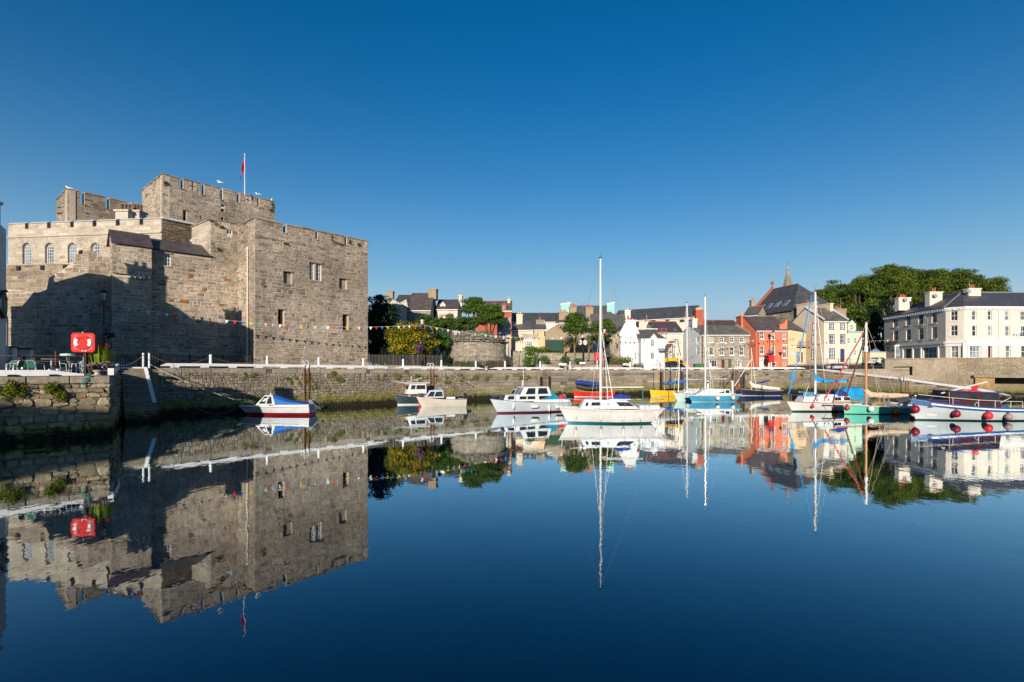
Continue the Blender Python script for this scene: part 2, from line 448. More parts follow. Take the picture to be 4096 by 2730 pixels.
# ---------------------------------------------------------------- windows and doors
def window(parent, fac, r, frame='white_paint', pane='window_glass', nx=2, nz=2, recess=0.14, fw=0.09, sill=None, surround=None, bw=0.045, arch=False, name='window'):
    u0, z0, u1, z1 = r; mb = MB(); q = recess
    def bx(a, b, c, d, o0, o1):
        pts = [fac.pt(a, b, o0), fac.pt(c, b, o0), fac.pt(c, d, o0), fac.pt(a, d, o0)]
        mb.prism(pts, fac.pt(a, b, o1) - fac.pt(a, b, o0))
    if arch:
        rr = (u1 - u0) / 2; um = (u0 + u1) / 2; zs = z1 - rr
        bx(u0, z0, u0 + fw, zs, -q, -q + 0.07); bx(u1 - fw, z0, u1, zs, -q, -q + 0.07); bx(u0 + fw, z0, u1 - fw, z0 + fw, -q, -q + 0.07)
        N = 10
        for k in range(N):
            a0, a1 = pi * k / N, pi * (k + 1) / N
            pts = [fac.pt(um - rr * cos(a), zs + rr * sin(a), -q) for a in (a0, a1)] + [fac.pt(um - (rr - fw) * cos(a), zs + (rr - fw) * sin(a), -q) for a in (a1, a0)]
            mb.prism(pts, fac.pt(0, 0, 0.07) - fac.pt(0, 0, 0))
    else:
        bx(u0, z0, u0 + fw, z1, -q, -q + 0.07); bx(u1 - fw, z0, u1, z1, -q, -q + 0.07)
        bx(u0 + fw, z0, u1 - fw, z0 + fw, -q, -q + 0.07); bx(u0 + fw, z1 - fw, u1 - fw, z1, -q, -q + 0.07)
    for k in range(1, nx):
        u = u0 + (u1 - u0) * k / nx; bx(u - bw / 2, z0 + fw, u + bw / 2, z1 - fw, -q + 0.004, -q + 0.055)
    for k in range(1, nz):
        z = z0 + (z1 - z0) * k / nz; w = bw if (nz != 2) else bw * 1.5
        bx(u0 + fw, z - w / 2, u1 - fw, z + w / 2, -q + 0.002, -q + 0.06)
    w = obj(name, mb, frame, parent)
    if pane == 'window_glass': pane = RND.choice(('window_glass', 'window_glass', 'window_glass', 'mid_glass', 'mid_glass', 'pale_glass'))
    pm = MB(); pm.add([fac.pt(u0, z0, -q + 0.02), fac.pt(u1, z0, -q + 0.02), fac.pt(u1, z1, -q + 0.02), fac.pt(u0, z1, -q + 0.02)], [(0, 1, 2, 3)])
    if arch:
        pm = MB(); rr = (u1 - u0) / 2; um = (u0 + u1) / 2; zs = z1 - rr
        pts = [fac.pt(u0, z0, -q + 0.02), fac.pt(u1, z0, -q + 0.02)] + [fac.pt(um + rr * cos(pi * k / 8), zs + rr * sin(pi * k / 8), -q + 0.02) for k in range(9)]
        pm.add(pts, [tuple(range(len(pts)))])
    obj('pane', pm, pane, w, fixn=False)
    if sill:
        sm = MB(); a = 0.1
        pts = [fac.pt(u0 - a, z0 - 0.13, -q), fac.pt(u1 + a, z0 - 0.13, -q), fac.pt(u1 + a, z0 - 0.003, -q), fac.pt(u0 - a, z0 - 0.003, -q)]
        sm.prism(pts, fac.pt(0, 0, q + 0.1) - fac.pt(0, 0, 0)); obj('sill', sm, sill, w)
    if surround:
        sm = MB(); t = 0.13
        def sx(a, b, c, d):
            pts = [fac.pt(a, b, 0.002), fac.pt(c, b, 0.002), fac.pt(c, d, 0.002), fac.pt(a, d, 0.002)]
            sm.prism(pts, fac.pt(0, 0, 0.035) - fac.pt(0, 0, 0))
        sx(u0 - t, z0, u0 - 0.002, z1 + t); sx(u1 + 0.002, z0, u1 + t, z1 + t); sx(u0, z1 + 0.002, u1, z1 + t)
        if not sill: sx(u0 - t, z0 - t, u1 + t, z0 - 0.002)
        obj('surround', sm, surround, w)
    return w
def door(parent, fac, r, mat, recess=0.16, frame='white_paint', knob=True, panels=True):
    u0, z0, u1, z1 = r; mb = MB(); q = recess
    pts = [fac.pt(u0 + 0.07, z0, -q), fac.pt(u1 - 0.07, z0, -q), fac.pt(u1 - 0.07, z1 - 0.07, -q), fac.pt(u0 + 0.07, z1 - 0.07, -q)]
    mb.prism(pts, fac.pt(0, 0, 0.05) - fac.pt(0, 0, 0))
    if panels:
        w = u1 - u0; h = z1 - z0
        for (a, b, c, d) in ((0.2, 0.1, 0.46, 0.42), (0.54, 0.1, 0.8, 0.42), (0.2, 0.5, 0.46, 0.88), (0.54, 0.5, 0.8, 0.88)):
            pp = [fac.pt(u0 + w * a, z0 + h * b, -q + 0.048), fac.pt(u0 + w * c, z0 + h * b, -q + 0.048), fac.pt(u0 + w * c, z0 + h * d, -q + 0.048), fac.pt(u0 + w * a, z0 + h * d, -q + 0.048)]
            mb.prism(pp, fac.pt(0, 0, 0.02) - fac.pt(0, 0, 0))
    dd = obj('door', mb, mat, parent)
    fm = MB()
    for (a, b, c, d) in ((u0, z0, u0 + 0.07, z1), (u1 - 0.07, z0, u1, z1), (u0 + 0.07, z1 - 0.07, u1 - 0.07, z1)):
        pp = [fac.pt(a, b, -q), fac.pt(c, b, -q), fac.pt(c, d, -q), fac.pt(a, d, -q)]; fm.prism(pp, fac.pt(0, 0, 0.09) - fac.pt(0, 0, 0))
    obj('door_frame', fm, frame, dd)
    if knob:
        km = MB(); km.ell(fac.pt(u1 - 0.2, z0 + (z1 - z0) * 0.5, -q + 0.09), (0.04, 0.04, 0.04), 6, 4); obj('handle', km, 'steel', dd)
    return dd
# ---------------------------------------------------------------- materials used in many places
plain('white_paint', (0.66, 0.67, 0.68), 0.5, 0.05, 2.0, dirt=0.25, dirtc=(0.45, 0.42, 0.36))
plain('beam_white', (0.66, 0.675, 0.69), 0.6, 0.06, 3.0, bmp=0.1, dirt=0.35, dirtc=(0.42, 0.40, 0.36))
plain('steel', (0.55, 0.56, 0.58), 0.3, 0.1, 5.0, 0.5, 0.9)
plain('galvanised', (0.42, 0.43, 0.44), 0.45, 0.15, 8.0, 0.5, 0.7)
plain('rust', (0.20, 0.085, 0.035), 0.9, 0.35, 9.0, bmp=0.3)
plain('black_iron', (0.012, 0.012, 0.014), 0.45, 0.2, 8.0)
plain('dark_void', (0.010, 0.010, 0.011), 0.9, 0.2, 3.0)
glass(); glass('pale_glass', (0.16, 0.19, 0.21), 0.12); glass('mid_glass', (0.055, 0.065, 0.075), 0.08); glass('cabin_glass', (0.015, 0.018, 0.02), 0.05)
slate('slate_blue', (0.060, 0.066, 0.078), (0.085, 0.088, 0.098), 0.25)
slate('slate_brown', (0.075, 0.066, 0.064), (0.105, 0.092, 0.088), 0.35)
slate('slate_grey', (0.090, 0.090, 0.088), (0.13, 0.125, 0.118), 0.5)
slate('slate_purple', (0.075, 0.058, 0.062), (0.11, 0.084, 0.086), 0.15)
slate('slate_old', (0.10, 0.095, 0.082), (0.165, 0.15, 0.13), 0.8, 0.7, 0.4)
stone('castle_stone', [(0.175, 0.147, 0.12), (0.26, 0.218, 0.172), (0.315, 0.266, 0.21), (0.37, 0.316, 0.252), (0.45, 0.392, 0.322)], 5.0, stain_amt=0.6)
stone('castle_ashlar', [(0.33, 0.29, 0.24), (0.40, 0.36, 0.30), (0.45, 0.41, 0.35), (0.52, 0.48, 0.41)], 8.0, stain_amt=0.2)
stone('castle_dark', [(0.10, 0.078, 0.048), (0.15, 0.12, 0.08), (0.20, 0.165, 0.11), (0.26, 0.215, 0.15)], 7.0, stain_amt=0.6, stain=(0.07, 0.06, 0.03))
stone('castle_mortar', [(0.46, 0.40, 0.34), (0.54, 0.475, 0.41)], 14.0, stain_amt=0.5, use_tone=False)
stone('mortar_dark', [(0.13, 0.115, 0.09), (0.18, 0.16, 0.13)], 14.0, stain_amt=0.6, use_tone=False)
stone('quay_stone', [(0.13, 0.115, 0.092), (0.205, 0.182, 0.145), (0.25, 0.222, 0.178), (0.30, 0.268, 0.215), (0.36, 0.325, 0.265)], 6.0, stain_amt=0.55, weed=(0.55, 1.3))
stone('quay_joint', [(0.10, 0.09, 0.07), (0.145, 0.13, 0.10)], 9.0, stain_amt=0.5, weed=(0.55, 1.3), use_tone=False)
stone('near_stone', [(0.12, 0.10, 0.07), (0.20, 0.162, 0.108), (0.25, 0.208, 0.145), (0.31, 0.265, 0.19), (0.38, 0.33, 0.25)], 5.0, stain_amt=0.5, weed=(0.45, 0.75), lichen=(0.42, 0.30, 0.10))
stone('near_joint', [(0.13, 0.11, 0.08), (0.19, 0.16, 0.12)], 9.0, stain_amt=0.5, weed=(0.45, 0.75), use_tone=False)
stone('coping_stone', [(0.24, 0.215, 0.175), (0.30, 0.27, 0.22), (0.36, 0.325, 0.27)], 5.0, stain_amt=0.35, lichen=(0.38, 0.33, 0.2))
stone('concrete', [(0.30, 0.26, 0.205), (0.36, 0.315, 0.25)], 5.0, stain_amt=0.45, use_tone=False, bmp=0.25)
stone('slip_stone', [(0.27, 0.225, 0.165), (0.335, 0.285, 0.21), (0.40, 0.345, 0.26)], 6.0, stain_amt=0.4, weed=(0.5, 1.25))
stone('step_stone', [(0.17, 0.14, 0.11), (0.22, 0.185, 0.15), (0.27, 0.23, 0.19)], 6.0, stain_amt=0.5, weed=(0.5, 0.8))
stone('house_stone', [(0.20, 0.18, 0.155), (0.29, 0.265, 0.225), (0.35, 0.32, 0.27), (0.43, 0.395, 0.335)], 8.0, stain_amt=0.3)
stone('house_mortar', [(0.33, 0.30, 0.25), (0.40, 0.37, 0.31)], 12.0, stain_amt=0.3, use_tone=False)

# ---------------------------------------------------------------- water
wm, wnt, wb = nodes_of('harbour_water', 0.015, 0.5)
wb.inputs['Base Color'].default_value = (0.0, 0.004, 0.010, 1); wb.inputs['IOR'].default_value = 2.15
_w1 = noise(wnt, 1.0, 3, 0.5, vec_scaled(wnt, 0.9, 0.55, 1)); _w2 = noise(wnt, 1.0, 2, 0.5, vec_scaled(wnt, 4.5, 3.0, 1))
_wp = maprange(wnt, noise(wnt, 0.035, 2, 0.5), 0.35, 0.7, 0.35, 1.0)
_wh = math_n(wnt, 'MULTIPLY', math_n(wnt, 'ADD', _w1, math_n(wnt, 'MULTIPLY', _w2, 0.22)), _wp)
bump(wnt, wb, _wh, 0.03, 0.25)
# still water: dark body under a mirror that strengthens toward grazing angles
_bn = [n for n in wnt.nodes if n.type == 'BUMP'][0]
_fr = wnt.nodes.new('ShaderNodeFresnel'); _fr.inputs['IOR'].default_value = 1.33; wnt.links.new(_bn.outputs[0], _fr.inputs['Normal'])
_gl = wnt.nodes.new('ShaderNodeBsdfGlossy'); _gl.inputs['Roughness'].default_value = 0.012; _gl.inputs['Color'].default_value = (0.88, 0.97, 1.0, 1); wnt.links.new(_bn.outputs[0], _gl.inputs['Normal'])
_df = wnt.nodes.new('ShaderNodeBsdfDiffuse'); _df.inputs['Color'].default_value = (0.0, 0.006, 0.018, 1)
_ms = wnt.nodes.new('ShaderNodeMixShader'); _k = math_n(wnt, 'MINIMUM', math_n(wnt, 'MULTIPLY', _fr.outputs[0], 2.2), 0.92)
wnt.links.new(_k, _ms.inputs[0]); wnt.links.new(_df.outputs[0], _ms.inputs[1]); wnt.links.new(_gl.outputs[0], _ms.inputs[2]); wnt.links.new(_ms.outputs[0], wnt.nodes['Material Output'].inputs['Surface'])
MATS['harbour_water'] = wm
mb = MB(); S = 2500.0
mb.add([(-S, -S, 0), (S, -S, 0), (S, S, 0), (-S, S, 0)], [(0, 1, 2, 3)]); struct(obj('water', mb, 'harbour_water'))

# ---------------------------------------------------------------- land
QP = [(-29.7, 44.0), (-26.95, 46.8), (-23.6, 50.2), (-19.7, 53.7), (-15.9, 57.0), (-12.3, 60.2), (-8.4, 63.3), (-4.46, 66.4),
      (2.0, 70.6), (9.5, 75.2), (17.0, 79.4), (24.8, 83.4), (33.6, 87.8), (40.0, 90.2), (46.5, 91.0), (50.6, 88.5)]
QZ = [4.10, 4.10, 4.07, 4.02, 3.98, 3.93, 3.88, 3.84, 3.84, 3.84, 3.84, 3.84, 3.84, 3.85, 3.87, 3.9]
def qpath(x):
    r = (x - CX) / F
    for i in range(len(QP) - 1):
        A, B = Vector(QP[i]), Vector(QP[i + 1])
        fa, fb = A.x - r * A.y, B.x - r * B.y
        if fa <= 0 <= fb:
            t = -fa / (fb - fa); p = A.lerp(B, t); return p, QZ[i] + (QZ[i + 1] - QZ[i]) * t, (B - A).normalized()
    raise ValueError(x)
def qn(t): return Vector((t.y, -t.x))
CORNER = Vector((-24.1, 31.3)); STEP_L = Vector((-31.6, 42.2)); STEP_R = Vector((-30.75, 43.5))
near_dir = Vector((0.728, 0.686)); NEAR_A = CORNER - near_dir * 45.0
DZ = 3.58                                                              # near deck level
S0, S1, S2, S3 = Vector((50.6, 88.5)), G(3600, 76), G(4040, 66), G(4250, 61.5)
W0, W1, W2, W3 = G(3540, 84), G(3750, 80), G(3950, 76.5), G(4300, 71.0)
SZ = [3.92, Z(1519, 76), Z(1582, 66), 0.1]; WZ = [3.98, Z(1528, 80), Z(1577, 76.5), 0.1]
plain('asphalt', (0.060, 0.060, 0.062), 0.9, 0.2, 6.0, bmp=0.15)
plain('paving', (0.16, 0.145, 0.125), 0.9, 0.25, 2.0, bmp=0.2, dirt=0.4)
inset = [Vector(p) for p in QP]
land = [(-31.6, 42.2), (-30.9, 43.3)] + [(p[0] - 0.1, p[1] + 0.25) for p in QP[:-1]] + [(50.9, 89.2), (60.2, 84.4), (W1.x + .2, W1.y + .3), (W2.x + .2, W2.y + .3), (W3.x + .2, W3.y + .3), (2400, 60), (2400, 2400), (-2400, 2400), (-2400, 20), (-60, 17.0)]
mb = MB(); lp = [Vector((p[0], p[1], GZ - 0.03)) for p in land]
mb.v = lp; mb.f = [tuple(t) for t in tessellate_polygon([lp])]; mb.t = [0.5] * len(mb.f)
struct(obj('ground', mb, 'paving'))
mb = MB(); lp = [Vector((p[0], p[1], DZ)) for p in [(NEAR_A.x, NEAR_A.y + .2), (CORNER.x - .15, CORNER.y + .05), (STEP_L.x - .1, STEP_L.y), (-60, 17.0)]]
mb.v = lp; mb.f = [tuple(t) for t in tessellate_polygon([lp])]; mb.t = [0.5] * len(mb.f)
struct(obj('quay_deck', mb, 'paving'))
tp = [CORNER - near_dir * 30 + Vector((-.686, .728)) * 3.9, CORNER - near_dir * 1.6 + Vector((-.686, .728)) * 3.9, CORNER - near_dir * 3.4 + Vector((-.686, .728)) * 13, CORNER - near_dir * 30 + Vector((-.686, .728)) * 13]
mb = MB(); mb.prism([Vector((p.x, p.y, DZ - .1)) for p in tp], (0, 0, .45)); struct(obj('terrace', mb, 'paving'))
# road climbing from the quay to the houses on the right, pavement along them
mb = MB(); mb.add([(41.5, 91.2, 3.83), (50.4, 89.6, 3.90), (61, 85.0, 3.98), (76, 99.0, 5.0), (70, 108, 5.4), (48.0, 99.3, 4.62), (44.5, 97.5, 4.25)], [(0, 1, 2, 6), (2, 3, 4, 5), (2, 5, 6)])
struct(obj('road', mb, 'asphalt'))
mb = MB()
for (a, b) in (((48.0, 98.6, 4.62), (59.5, 98.4, 4.88)), ((59.5, 98.4, 4.88), (68.0, 98.4, 5.0))):
    a, b = Vector(a), Vector(b); mb.prism([a + Vector((0, -0.9, -0.2)), b + Vector((0, -0.9, -0.2)), b + Vector((0, -0.9, 0.12)), a + Vector((0, -0.9, 0.12))], (0, 1.6, 0))
struct(obj('pavement', mb, 'coping_stone'))
# slipway
mb = MB(); ss = [(S0, SZ[0]), (S1, SZ[1]), (S2, SZ[2]), (S3, SZ[3])]; ww = [(W0, WZ[0]), (W1, WZ[1]), (W2, WZ[2]), (W3, WZ[3])]
for i in range(3):
    mb.add([(ss[i][0].x, ss[i][0].y, ss[i][1]), (ss[i + 1][0].x, ss[i + 1][0].y, ss[i + 1][1]), (ww[i + 1][0].x, ww[i + 1][0].y, ww[i + 1][1]), (ww[i][0].x, ww[i][0].y, ww[i][1])], [(0, 1, 2, 3)])
struct(obj('slipway', mb, 'concrete'))

# ---------------------------------------------------------------- main quay wall
qw = thing('quay_wall', 'long weathered stone quay wall with green weed along the water below the castle', 'quay wall', (QP[7][0], QP[7][1], 0))
core = MB(); st = []; cop = []
for i in range(len(QP) - 1):
    f = Fac(QP[i], QP[i + 1]); za, zb = QZ[i] - 0.02, QZ[i + 1] - 0.02
    slab(core, f, [(0, -0.6), (f.L, -0.6), (f.L, zb), (0, za)], thick=0.8)
    top = 0.45
    poly = [(0, -0.3), (f.L, -0.3), (f.L, zb - top), (0, za - top)]
    if i < 7: st += stones(f, poly, (), (0.22, 0.42), (0.16, 0.42), (0.02, 0.10), 0.04, 0.0, 100 + i, course=False, oct=True)
    else: st += stones(f, poly, (), (0.34, 0.46), (0.6, 1.5), (0.015, 0.05), 0.015, 0.012, 100 + i)
    cop += stones(f, [(0, za - top), (f.L, zb - top), (f.L, zb), (0, za)], (), (0.5, 0.6), (1.2, 2.4), (0.05, 0.075), 0.008, 0.01, 140 + i)
obj('wall_core', core, 'quay_joint', qw)
build_stones(qw, st, MATS['quay_stone'], 230)
build_stones(qw, cop, MATS['coping_stone'], 60, 'coping_stone')
# slip wall
sw = thing('slipway_wall', 'sloping slipway wall of tan blocks falling to the water on the right', 'wall', (S1.x, S1.y, 0))
core = MB(); st = []
for i in range(3):
    f = Fac((QP[-1], S1, S2)[i] if i else S0, (S1, S2, S3)[i]); za, zb = SZ[i], SZ[i + 1]
    slab(core, f, [(0, -0.6), (f.L, -0.6), (f.L, zb - 0.02), (0, za - 0.02)], thick=0.8)
    st += stones(f, [(0, -0.3), (f.L, -0.3), (f.L, zb - 0.04), (0, za - 0.04)], (), (0.3, 0.44), (0.5, 1.2), (0.015, 0.05), 0.012, 0.012, 170 + i)
obj('wall_core', core, 'quay_joint', sw); build_stones(sw, st, MATS['slip_stone'], 60)
# ---------------------------------------------------------------- near quay
nq = thing('near_quay_wall', 'near quay wall of big rough stones with a mossy coping, left foreground', 'quay wall', (CORNER.x, CORNER.y, 0))
core = MB(); st = []; cop = []
fN = Fac(NEAR_A, CORNER); fS = Fac(CORNER, STEP_L)
slab(core, fN, [(0, -0.8), (fN.L, -0.8), (fN.L, 3.6), (0, 3.6)], thick=1.0); slab(core, fS, [(1.0, -0.8), (fS.L, -0.8), (fS.L, 3.7), (1.0, 3.6)], thick=1.0)
u0 = 24.0
st += stones(fN, [(u0, -0.3), (fN.L, -0.3), (fN.L, 3.14), (u0, 3.14)], (), (0.26, 0.56), (0.26, 0.75), (0.04, 0.16), 0.05, 0.0, 201, course=False, oct=True)
cop += stones(fN, [(u0, 3.15), (fN.L, 3.15), (fN.L, 3.58), (u0, 3.58)], (), (0.43, 0.44), (1.2, 2.2), (0.12, 0.17), 0.01, 0.012, 202)
st += stones(fS, [(0.05, -0.3), (fS.L, -0.3), (fS.L, 3.55), (0.05, 3.5)], (), (0.3, 0.5), (0.35, 0.9), (0.03, 0.12), 0.04, 0.0, 203, course=False, oct=True)
obj('wall_core', core, 'near_joint', nq); build_stones(nq, st, MATS['near_stone'], 200); build_stones(nq, cop, MATS['coping_stone'], 20, 'coping_stone')
stone('sky_lit_edge_stone', [(0.27, 0.24, 0.20), (0.34, 0.31, 0.27)], 6.0, stain_amt=0.35, weed=(0.3, 0.5), use_tone=False)  # lighter stone colour standing in for sky light on the tread edges
# ---------------------------------------------------------------- water stairs
sv = Vector((3.3, -4.0)); sl = sv.length; sd = sv / sl; sside = Vector((-sd.y, sd.x))   # sd runs down toward the water
stp = thing('harbour_stairs', 'steep stone stairs with a white edge leading down into the water', 'stairs', (STEP_L.x, STEP_L.y, 0))
NST = 24
for k in range(NST):
    t0, t1 = k / NST, 1.12
    zt = 4.02 - 4.25 * k / NST; zbm = zt - 4.25 / NST
    a = STEP_L + sd * (sl * 1.06 * k / NST) ; w = 1.75 + 0.5 * k / NST
    a2 = STEP_L + sd * (sl * 1.06 * (k + 1) / NST)
    mb = MB()
    pl = [a, a2 - sd * 0.002, a2 - sd * 0.002 + sside * w, a + sside * w]
    mb.prism([Vector((p.x, p.y, zbm - 0.4)) for p in pl], (0, 0, zt - zbm + 0.4), RND.random())
    s_ = obj('step', mb, 'step_stone', stp)
    nm = MB(); e0 = a2 - sd * 0.05; nm.prism([Vector((p.x, p.y, zt - 0.045)) for p in (e0, e0 + sd * 0.07, e0 + sd * 0.07 + sside * (w - .26), e0 + sside * (w - .26))], (0, 0, 0.06)); obj('sky_lit_edge', nm, 'sky_lit_edge_stone', s_)  # added pale strip: the light caught by each tread edge, put into colour
mb = MB()                                                               # painted edge
for k in range(15):
    zt = 4.02 - 4.25 * k / NST + 0.006; a = STEP_L + sd * (sl * 1.06 * k / NST); a2 = STEP_L + sd * (sl * 1.06 * (k + 1) / NST); w = 1.75 + 0.5 * k / NST
    pl = [a + sside * (w - 0.24), a2 + sside * (w - 0.24), a2 + sside * (w + 0.02), a + sside * (w + 0.02)]
    mb.prism([Vector((p.x, p.y, zt - 0.2)) for p in pl], (0, 0, 0.2))
obj('edge_paint', mb, 'beam_white', stp)
mb = MB(); pl = [STEP_L - sd * 0.3, STEP_L, STEP_L + sside * 1.75, STEP_L - sd * 0.3 + sside * 1.75]
mb.prism([Vector((p.x, p.y, 3.9)) for p in pl], (0, 0, 0.24)); obj('top_kerb', mb, 'beam_white', stp)
mb = MB()
for k in range(8):
    p = CORNER.lerp(STEP_L, 0.06 + 0.5 * k / 8); p2 = CORNER.lerp(STEP_L, 0.06 + 0.5 * (k + 0.93) / 8); z = 3.62 + 0.05 * k
    mb.bar((p.x, p.y, z + 0.2), (p2.x, p2.y, z + 0.2), 0.3, 0.42)
obj('side_kerb', mb, 'beam_white', stp)
a = STEP_L + sside * 1.75; mb = MB()                                     # wall carrying the stairs on the right and the stub to the main wall
fR = Fac(a + sd * (sl * 1.06) + sside * 0.45, Vector(QP[0])); 
pol = [a, a + sd * (sl * 1.06) + sside * 0.5, a + sd * (sl * 1.06) + sside * 0.5 + Vector((.2, .3)), Vector(QP[0]), Vector(QP[0]) + Vector((-.4, .4))]
mb.prism([Vector((p.x, p.y, -0.6)) for p in [a, Vector(QP[0]) + Vector((0.0, 0.0)), Vector(QP[0]) + Vector((-.5, .5)), a + Vector((-.3, .4))]], (0, 0, 4.55))
obj('landing', mb, 'near_stone', stp)
# handrail of the stairs
mb = MB(); r0 = STEP_L + sside * 0.12
for k in (0, 0.5): 
    p = r0 + sd * (sl * k); mb.tube([(p.x, p.y, 4.0 - 4.0 * k), (p.x, p.y, 4.7 - 4.0 * k)], 0.025, 5)
mb.tube([(r0.x, r0.y, 3.95), (r0.x + sd.x * sl * .72, r0.y + sd.y * sl * .72, 1.05)], 0.03, 5); obj('handrail', mb, 'rust', stp)

# ---------------------------------------------------------------- white timber edge beams
def beam_on(pts, label, foot=True, h=0.24, w=0.3, name='edge_beam', lift=0.13):
    """pts = [(xy, z)] along the edge; tapered ends"""
    t = thing(name, label, 'edge beam', (pts[0][0].x, pts[0][0].y, pts[0][1]))
    mb = MB()
    for i in range(len(pts) - 1):
        (a, za), (b, zb) = pts[i], pts[i + 1]; d = (b - a).normalized(); n = Vector((d.y, -d.x))
        ha = 0.07 if i == 0 else h; hb = 0.07 if i == len(pts) - 2 else h
        q = []
        for (p, z, hh) in ((a, za, ha), (b, zb, hb)):
            for s in (-0.5, 0.5):
                for zz in (z + lift, z + lift + hh): q.append(Vector((p.x + n.x * w * s, p.y + n.y * w * s, zz)))
        mb.add(q, [(0, 1, 3, 2), (4, 6, 7, 5), (0, 4, 5, 1), (2, 3, 7, 6), (1, 5, 7, 3), (0, 2, 6, 4)])
    obj('timber', mb, 'beam_white', t)
    if foot:
        acc = 0.6
        for i in range(1, len(pts) - 2):
            (a, za), (b, zb) = pts[i], pts[i + 1]; L = (b - a).length; u = acc
            while u < L:
                p = a.lerp(b, u / L); z = za + (zb - za) * u / L; d = (b - a).normalized()
                m2 = MB(); m2.box((p.x, p.y, z + lift / 2 + 0.0), (0.62, w + 0.06, lift - 0.004), atan2(d.y, d.x)); obj('foot', m2, 'beam_white', t)
                u += 2.3
            acc = u - L
    return t
def beam_px(x0, x1, label):
    xs = [x0, x0 + 22] + list(range(int(x0) + 90, int(x1) - 60, 90)) + [x1 - 26, x1]
    pts = []
    for x in xs:
        p, z, d = qpath(x); pts.append((p - qn(d) * 0.1, z))
    return beam_on(pts, label)
for (a, b, l) in ((645, 1552, 'longest white timber beam edging the quay in front of the castle'), (1586, 1936, 'white timber quay edge beam below the round stone tower'),
                  (1962, 2254, 'white timber quay edge beam behind the blue and white motor cruiser'), (2280, 2582, 'white timber quay edge beam behind the tall white yacht mast'),
                  (2604, 2887, 'white timber quay edge beam in front of the parked dark car'), (2912, 3222, 'white timber quay edge beam in front of the coral red house')):
    beam_px(a, b, l)
pts = []
for k in range(10):
    t = k / 9.0 * 2.0; i = min(1, int(t)); f = t - i
    A, B = ((S0, S1), (S1, S2))[i]; p = A.lerp(B, f); pts.append((p + Vector((0.15, 0.1)), SZ[i] + (SZ[i + 1] - SZ[i]) * f))
beam_on(pts, 'long white beam sloping down along the slipway on the right', False, 0.34, 0.34, lift=-0.05)
# near beam: thick white kerb
nb = thing('edge_beam', 'thick white kerb beam along the near quay terrace, far left', 'edge beam', (-27, 28.6, DZ))
mb = MB(); A = CORNER - near_dir * 22; B = Vector((-26.1, 29.45)); T = Vector((-25.0, 30.5)); nn = Vector((near_dir.y, -near_dir.x))
q = []
for (p, hh) in ((A, 0.33), (B, 0.33), (T, 0.10)):
    for s in (0.10, -0.28):
        for zz in (0.0, hh): q.append(Vector((p.x + nn.x * s, p.y + nn.y * s, DZ + 0.02 + zz)))
mb.add(q, [(0, 1, 3, 2), (0, 4, 5, 1), (2, 3, 7, 6), (1, 5, 7, 3), (0, 2, 6, 4), (4, 8, 9, 5), (6, 7, 11, 10), (5, 9, 11, 7), (4, 6, 10, 8), (8, 10, 11, 9)])
obj('timber', mb, 'beam_white', nb)
for xs in (48, 213):
    u = fN.u(xs); m2 = MB(); p = fN.pt(u, DZ + 0.055, 0.155); m2.box(p, (0.36, 0.12, 0.1), atan2(near_dir.y, near_dir.x)); obj('drain_slot', m2, 'dark_void', nb)

# ---------------------------------------------------------------- retaining wall and bridge on the right
rw = thing('retaining_wall', 'tall grey harbour wall with a square opening below the white hotel', 'wall', (W1.x, W1.y, 2))
fW = Fac(W0, G(4330, 70.5)); hu = fW.rect(3574, 1467, 3650, 1536)
um = fW.u(3832); ub = fW.u(3896); zt = 5.5; mb = MB()
slab(mb, fW, [(0, 3.4), (fW.u(3750), 1.4), (ub, -0.5), (fW.L, -0.5), (fW.L, zt), (0, zt)], [hu, (ub, -0.4, fW.L - .3, 2.75)], 0.8)
obj('wall', mb, 'concrete', rw)
mb = MB(); mb.add([fW.pt(hu[0], hu[1], -0.75), fW.pt(hu[2], hu[1], -0.75), fW.pt(hu[2], hu[3], -0.75), fW.pt(hu[0], hu[3], -0.75)], [(0, 1, 2, 3)]); obj('recess_back', mb, 'concrete', rw)
st = stones(fW, [(um, 0.5), (ub - 0.05, -0.2), (ub - 0.05, 3.0), (fW.L, 3.0), (fW.L, zt), (um, zt)], (), (0.16, 0.34), (0.2, 0.6), (0.03, 0.09), 0.04, 0.02, 301, course=False)
build_stones(rw, st, MATS['slip_stone'], 40)
mb = MB(); mb.bar(fW.pt(-0.1, zt + 0.08, -0.35), fW.pt(fW.L, zt + 0.08, -0.35), 1.0, 0.16); obj('coping', mb, 'concrete', rw)
br = thing('sluice_bridge', 'low concrete bridge beam on an ochre pier at the right edge', 'bridge', (W2.x, W2.y, 0))
mb = MB(); a = fW.pt(fW.u(3894), 2.9, 0.25); b = fW.pt(fW.L, 2.9, 0.25); mb.bar(a, b, 0.9, 0.36); obj('beam', mb, 'coping_stone', br)
mb = MB(); a = fW.pt(fW.u(3900), 1.0, 0.0); b = fW.pt(fW.u(3978), 1.0, 0.0); mb.bar(a, b, 0.7, 3.4); obj('pier', mb, plain('ochre_stone', (0.36, 0.24, 0.10), 0.9, 0.3, 2.0, bmp=0.3, dirt=0.7), br)
mb = MB(); f2 = Fac(fW.pt(ub, 0, -3.5), fW.pt(fW.L + 2, 0, -3.5)); slab(mb, f2, [(-1, -0.5), (f2.L, -0.5), (f2.L, 3.2), (-1, 3.2)], (), 0.3); obj('back_wall', mb, 'slip_stone', br)

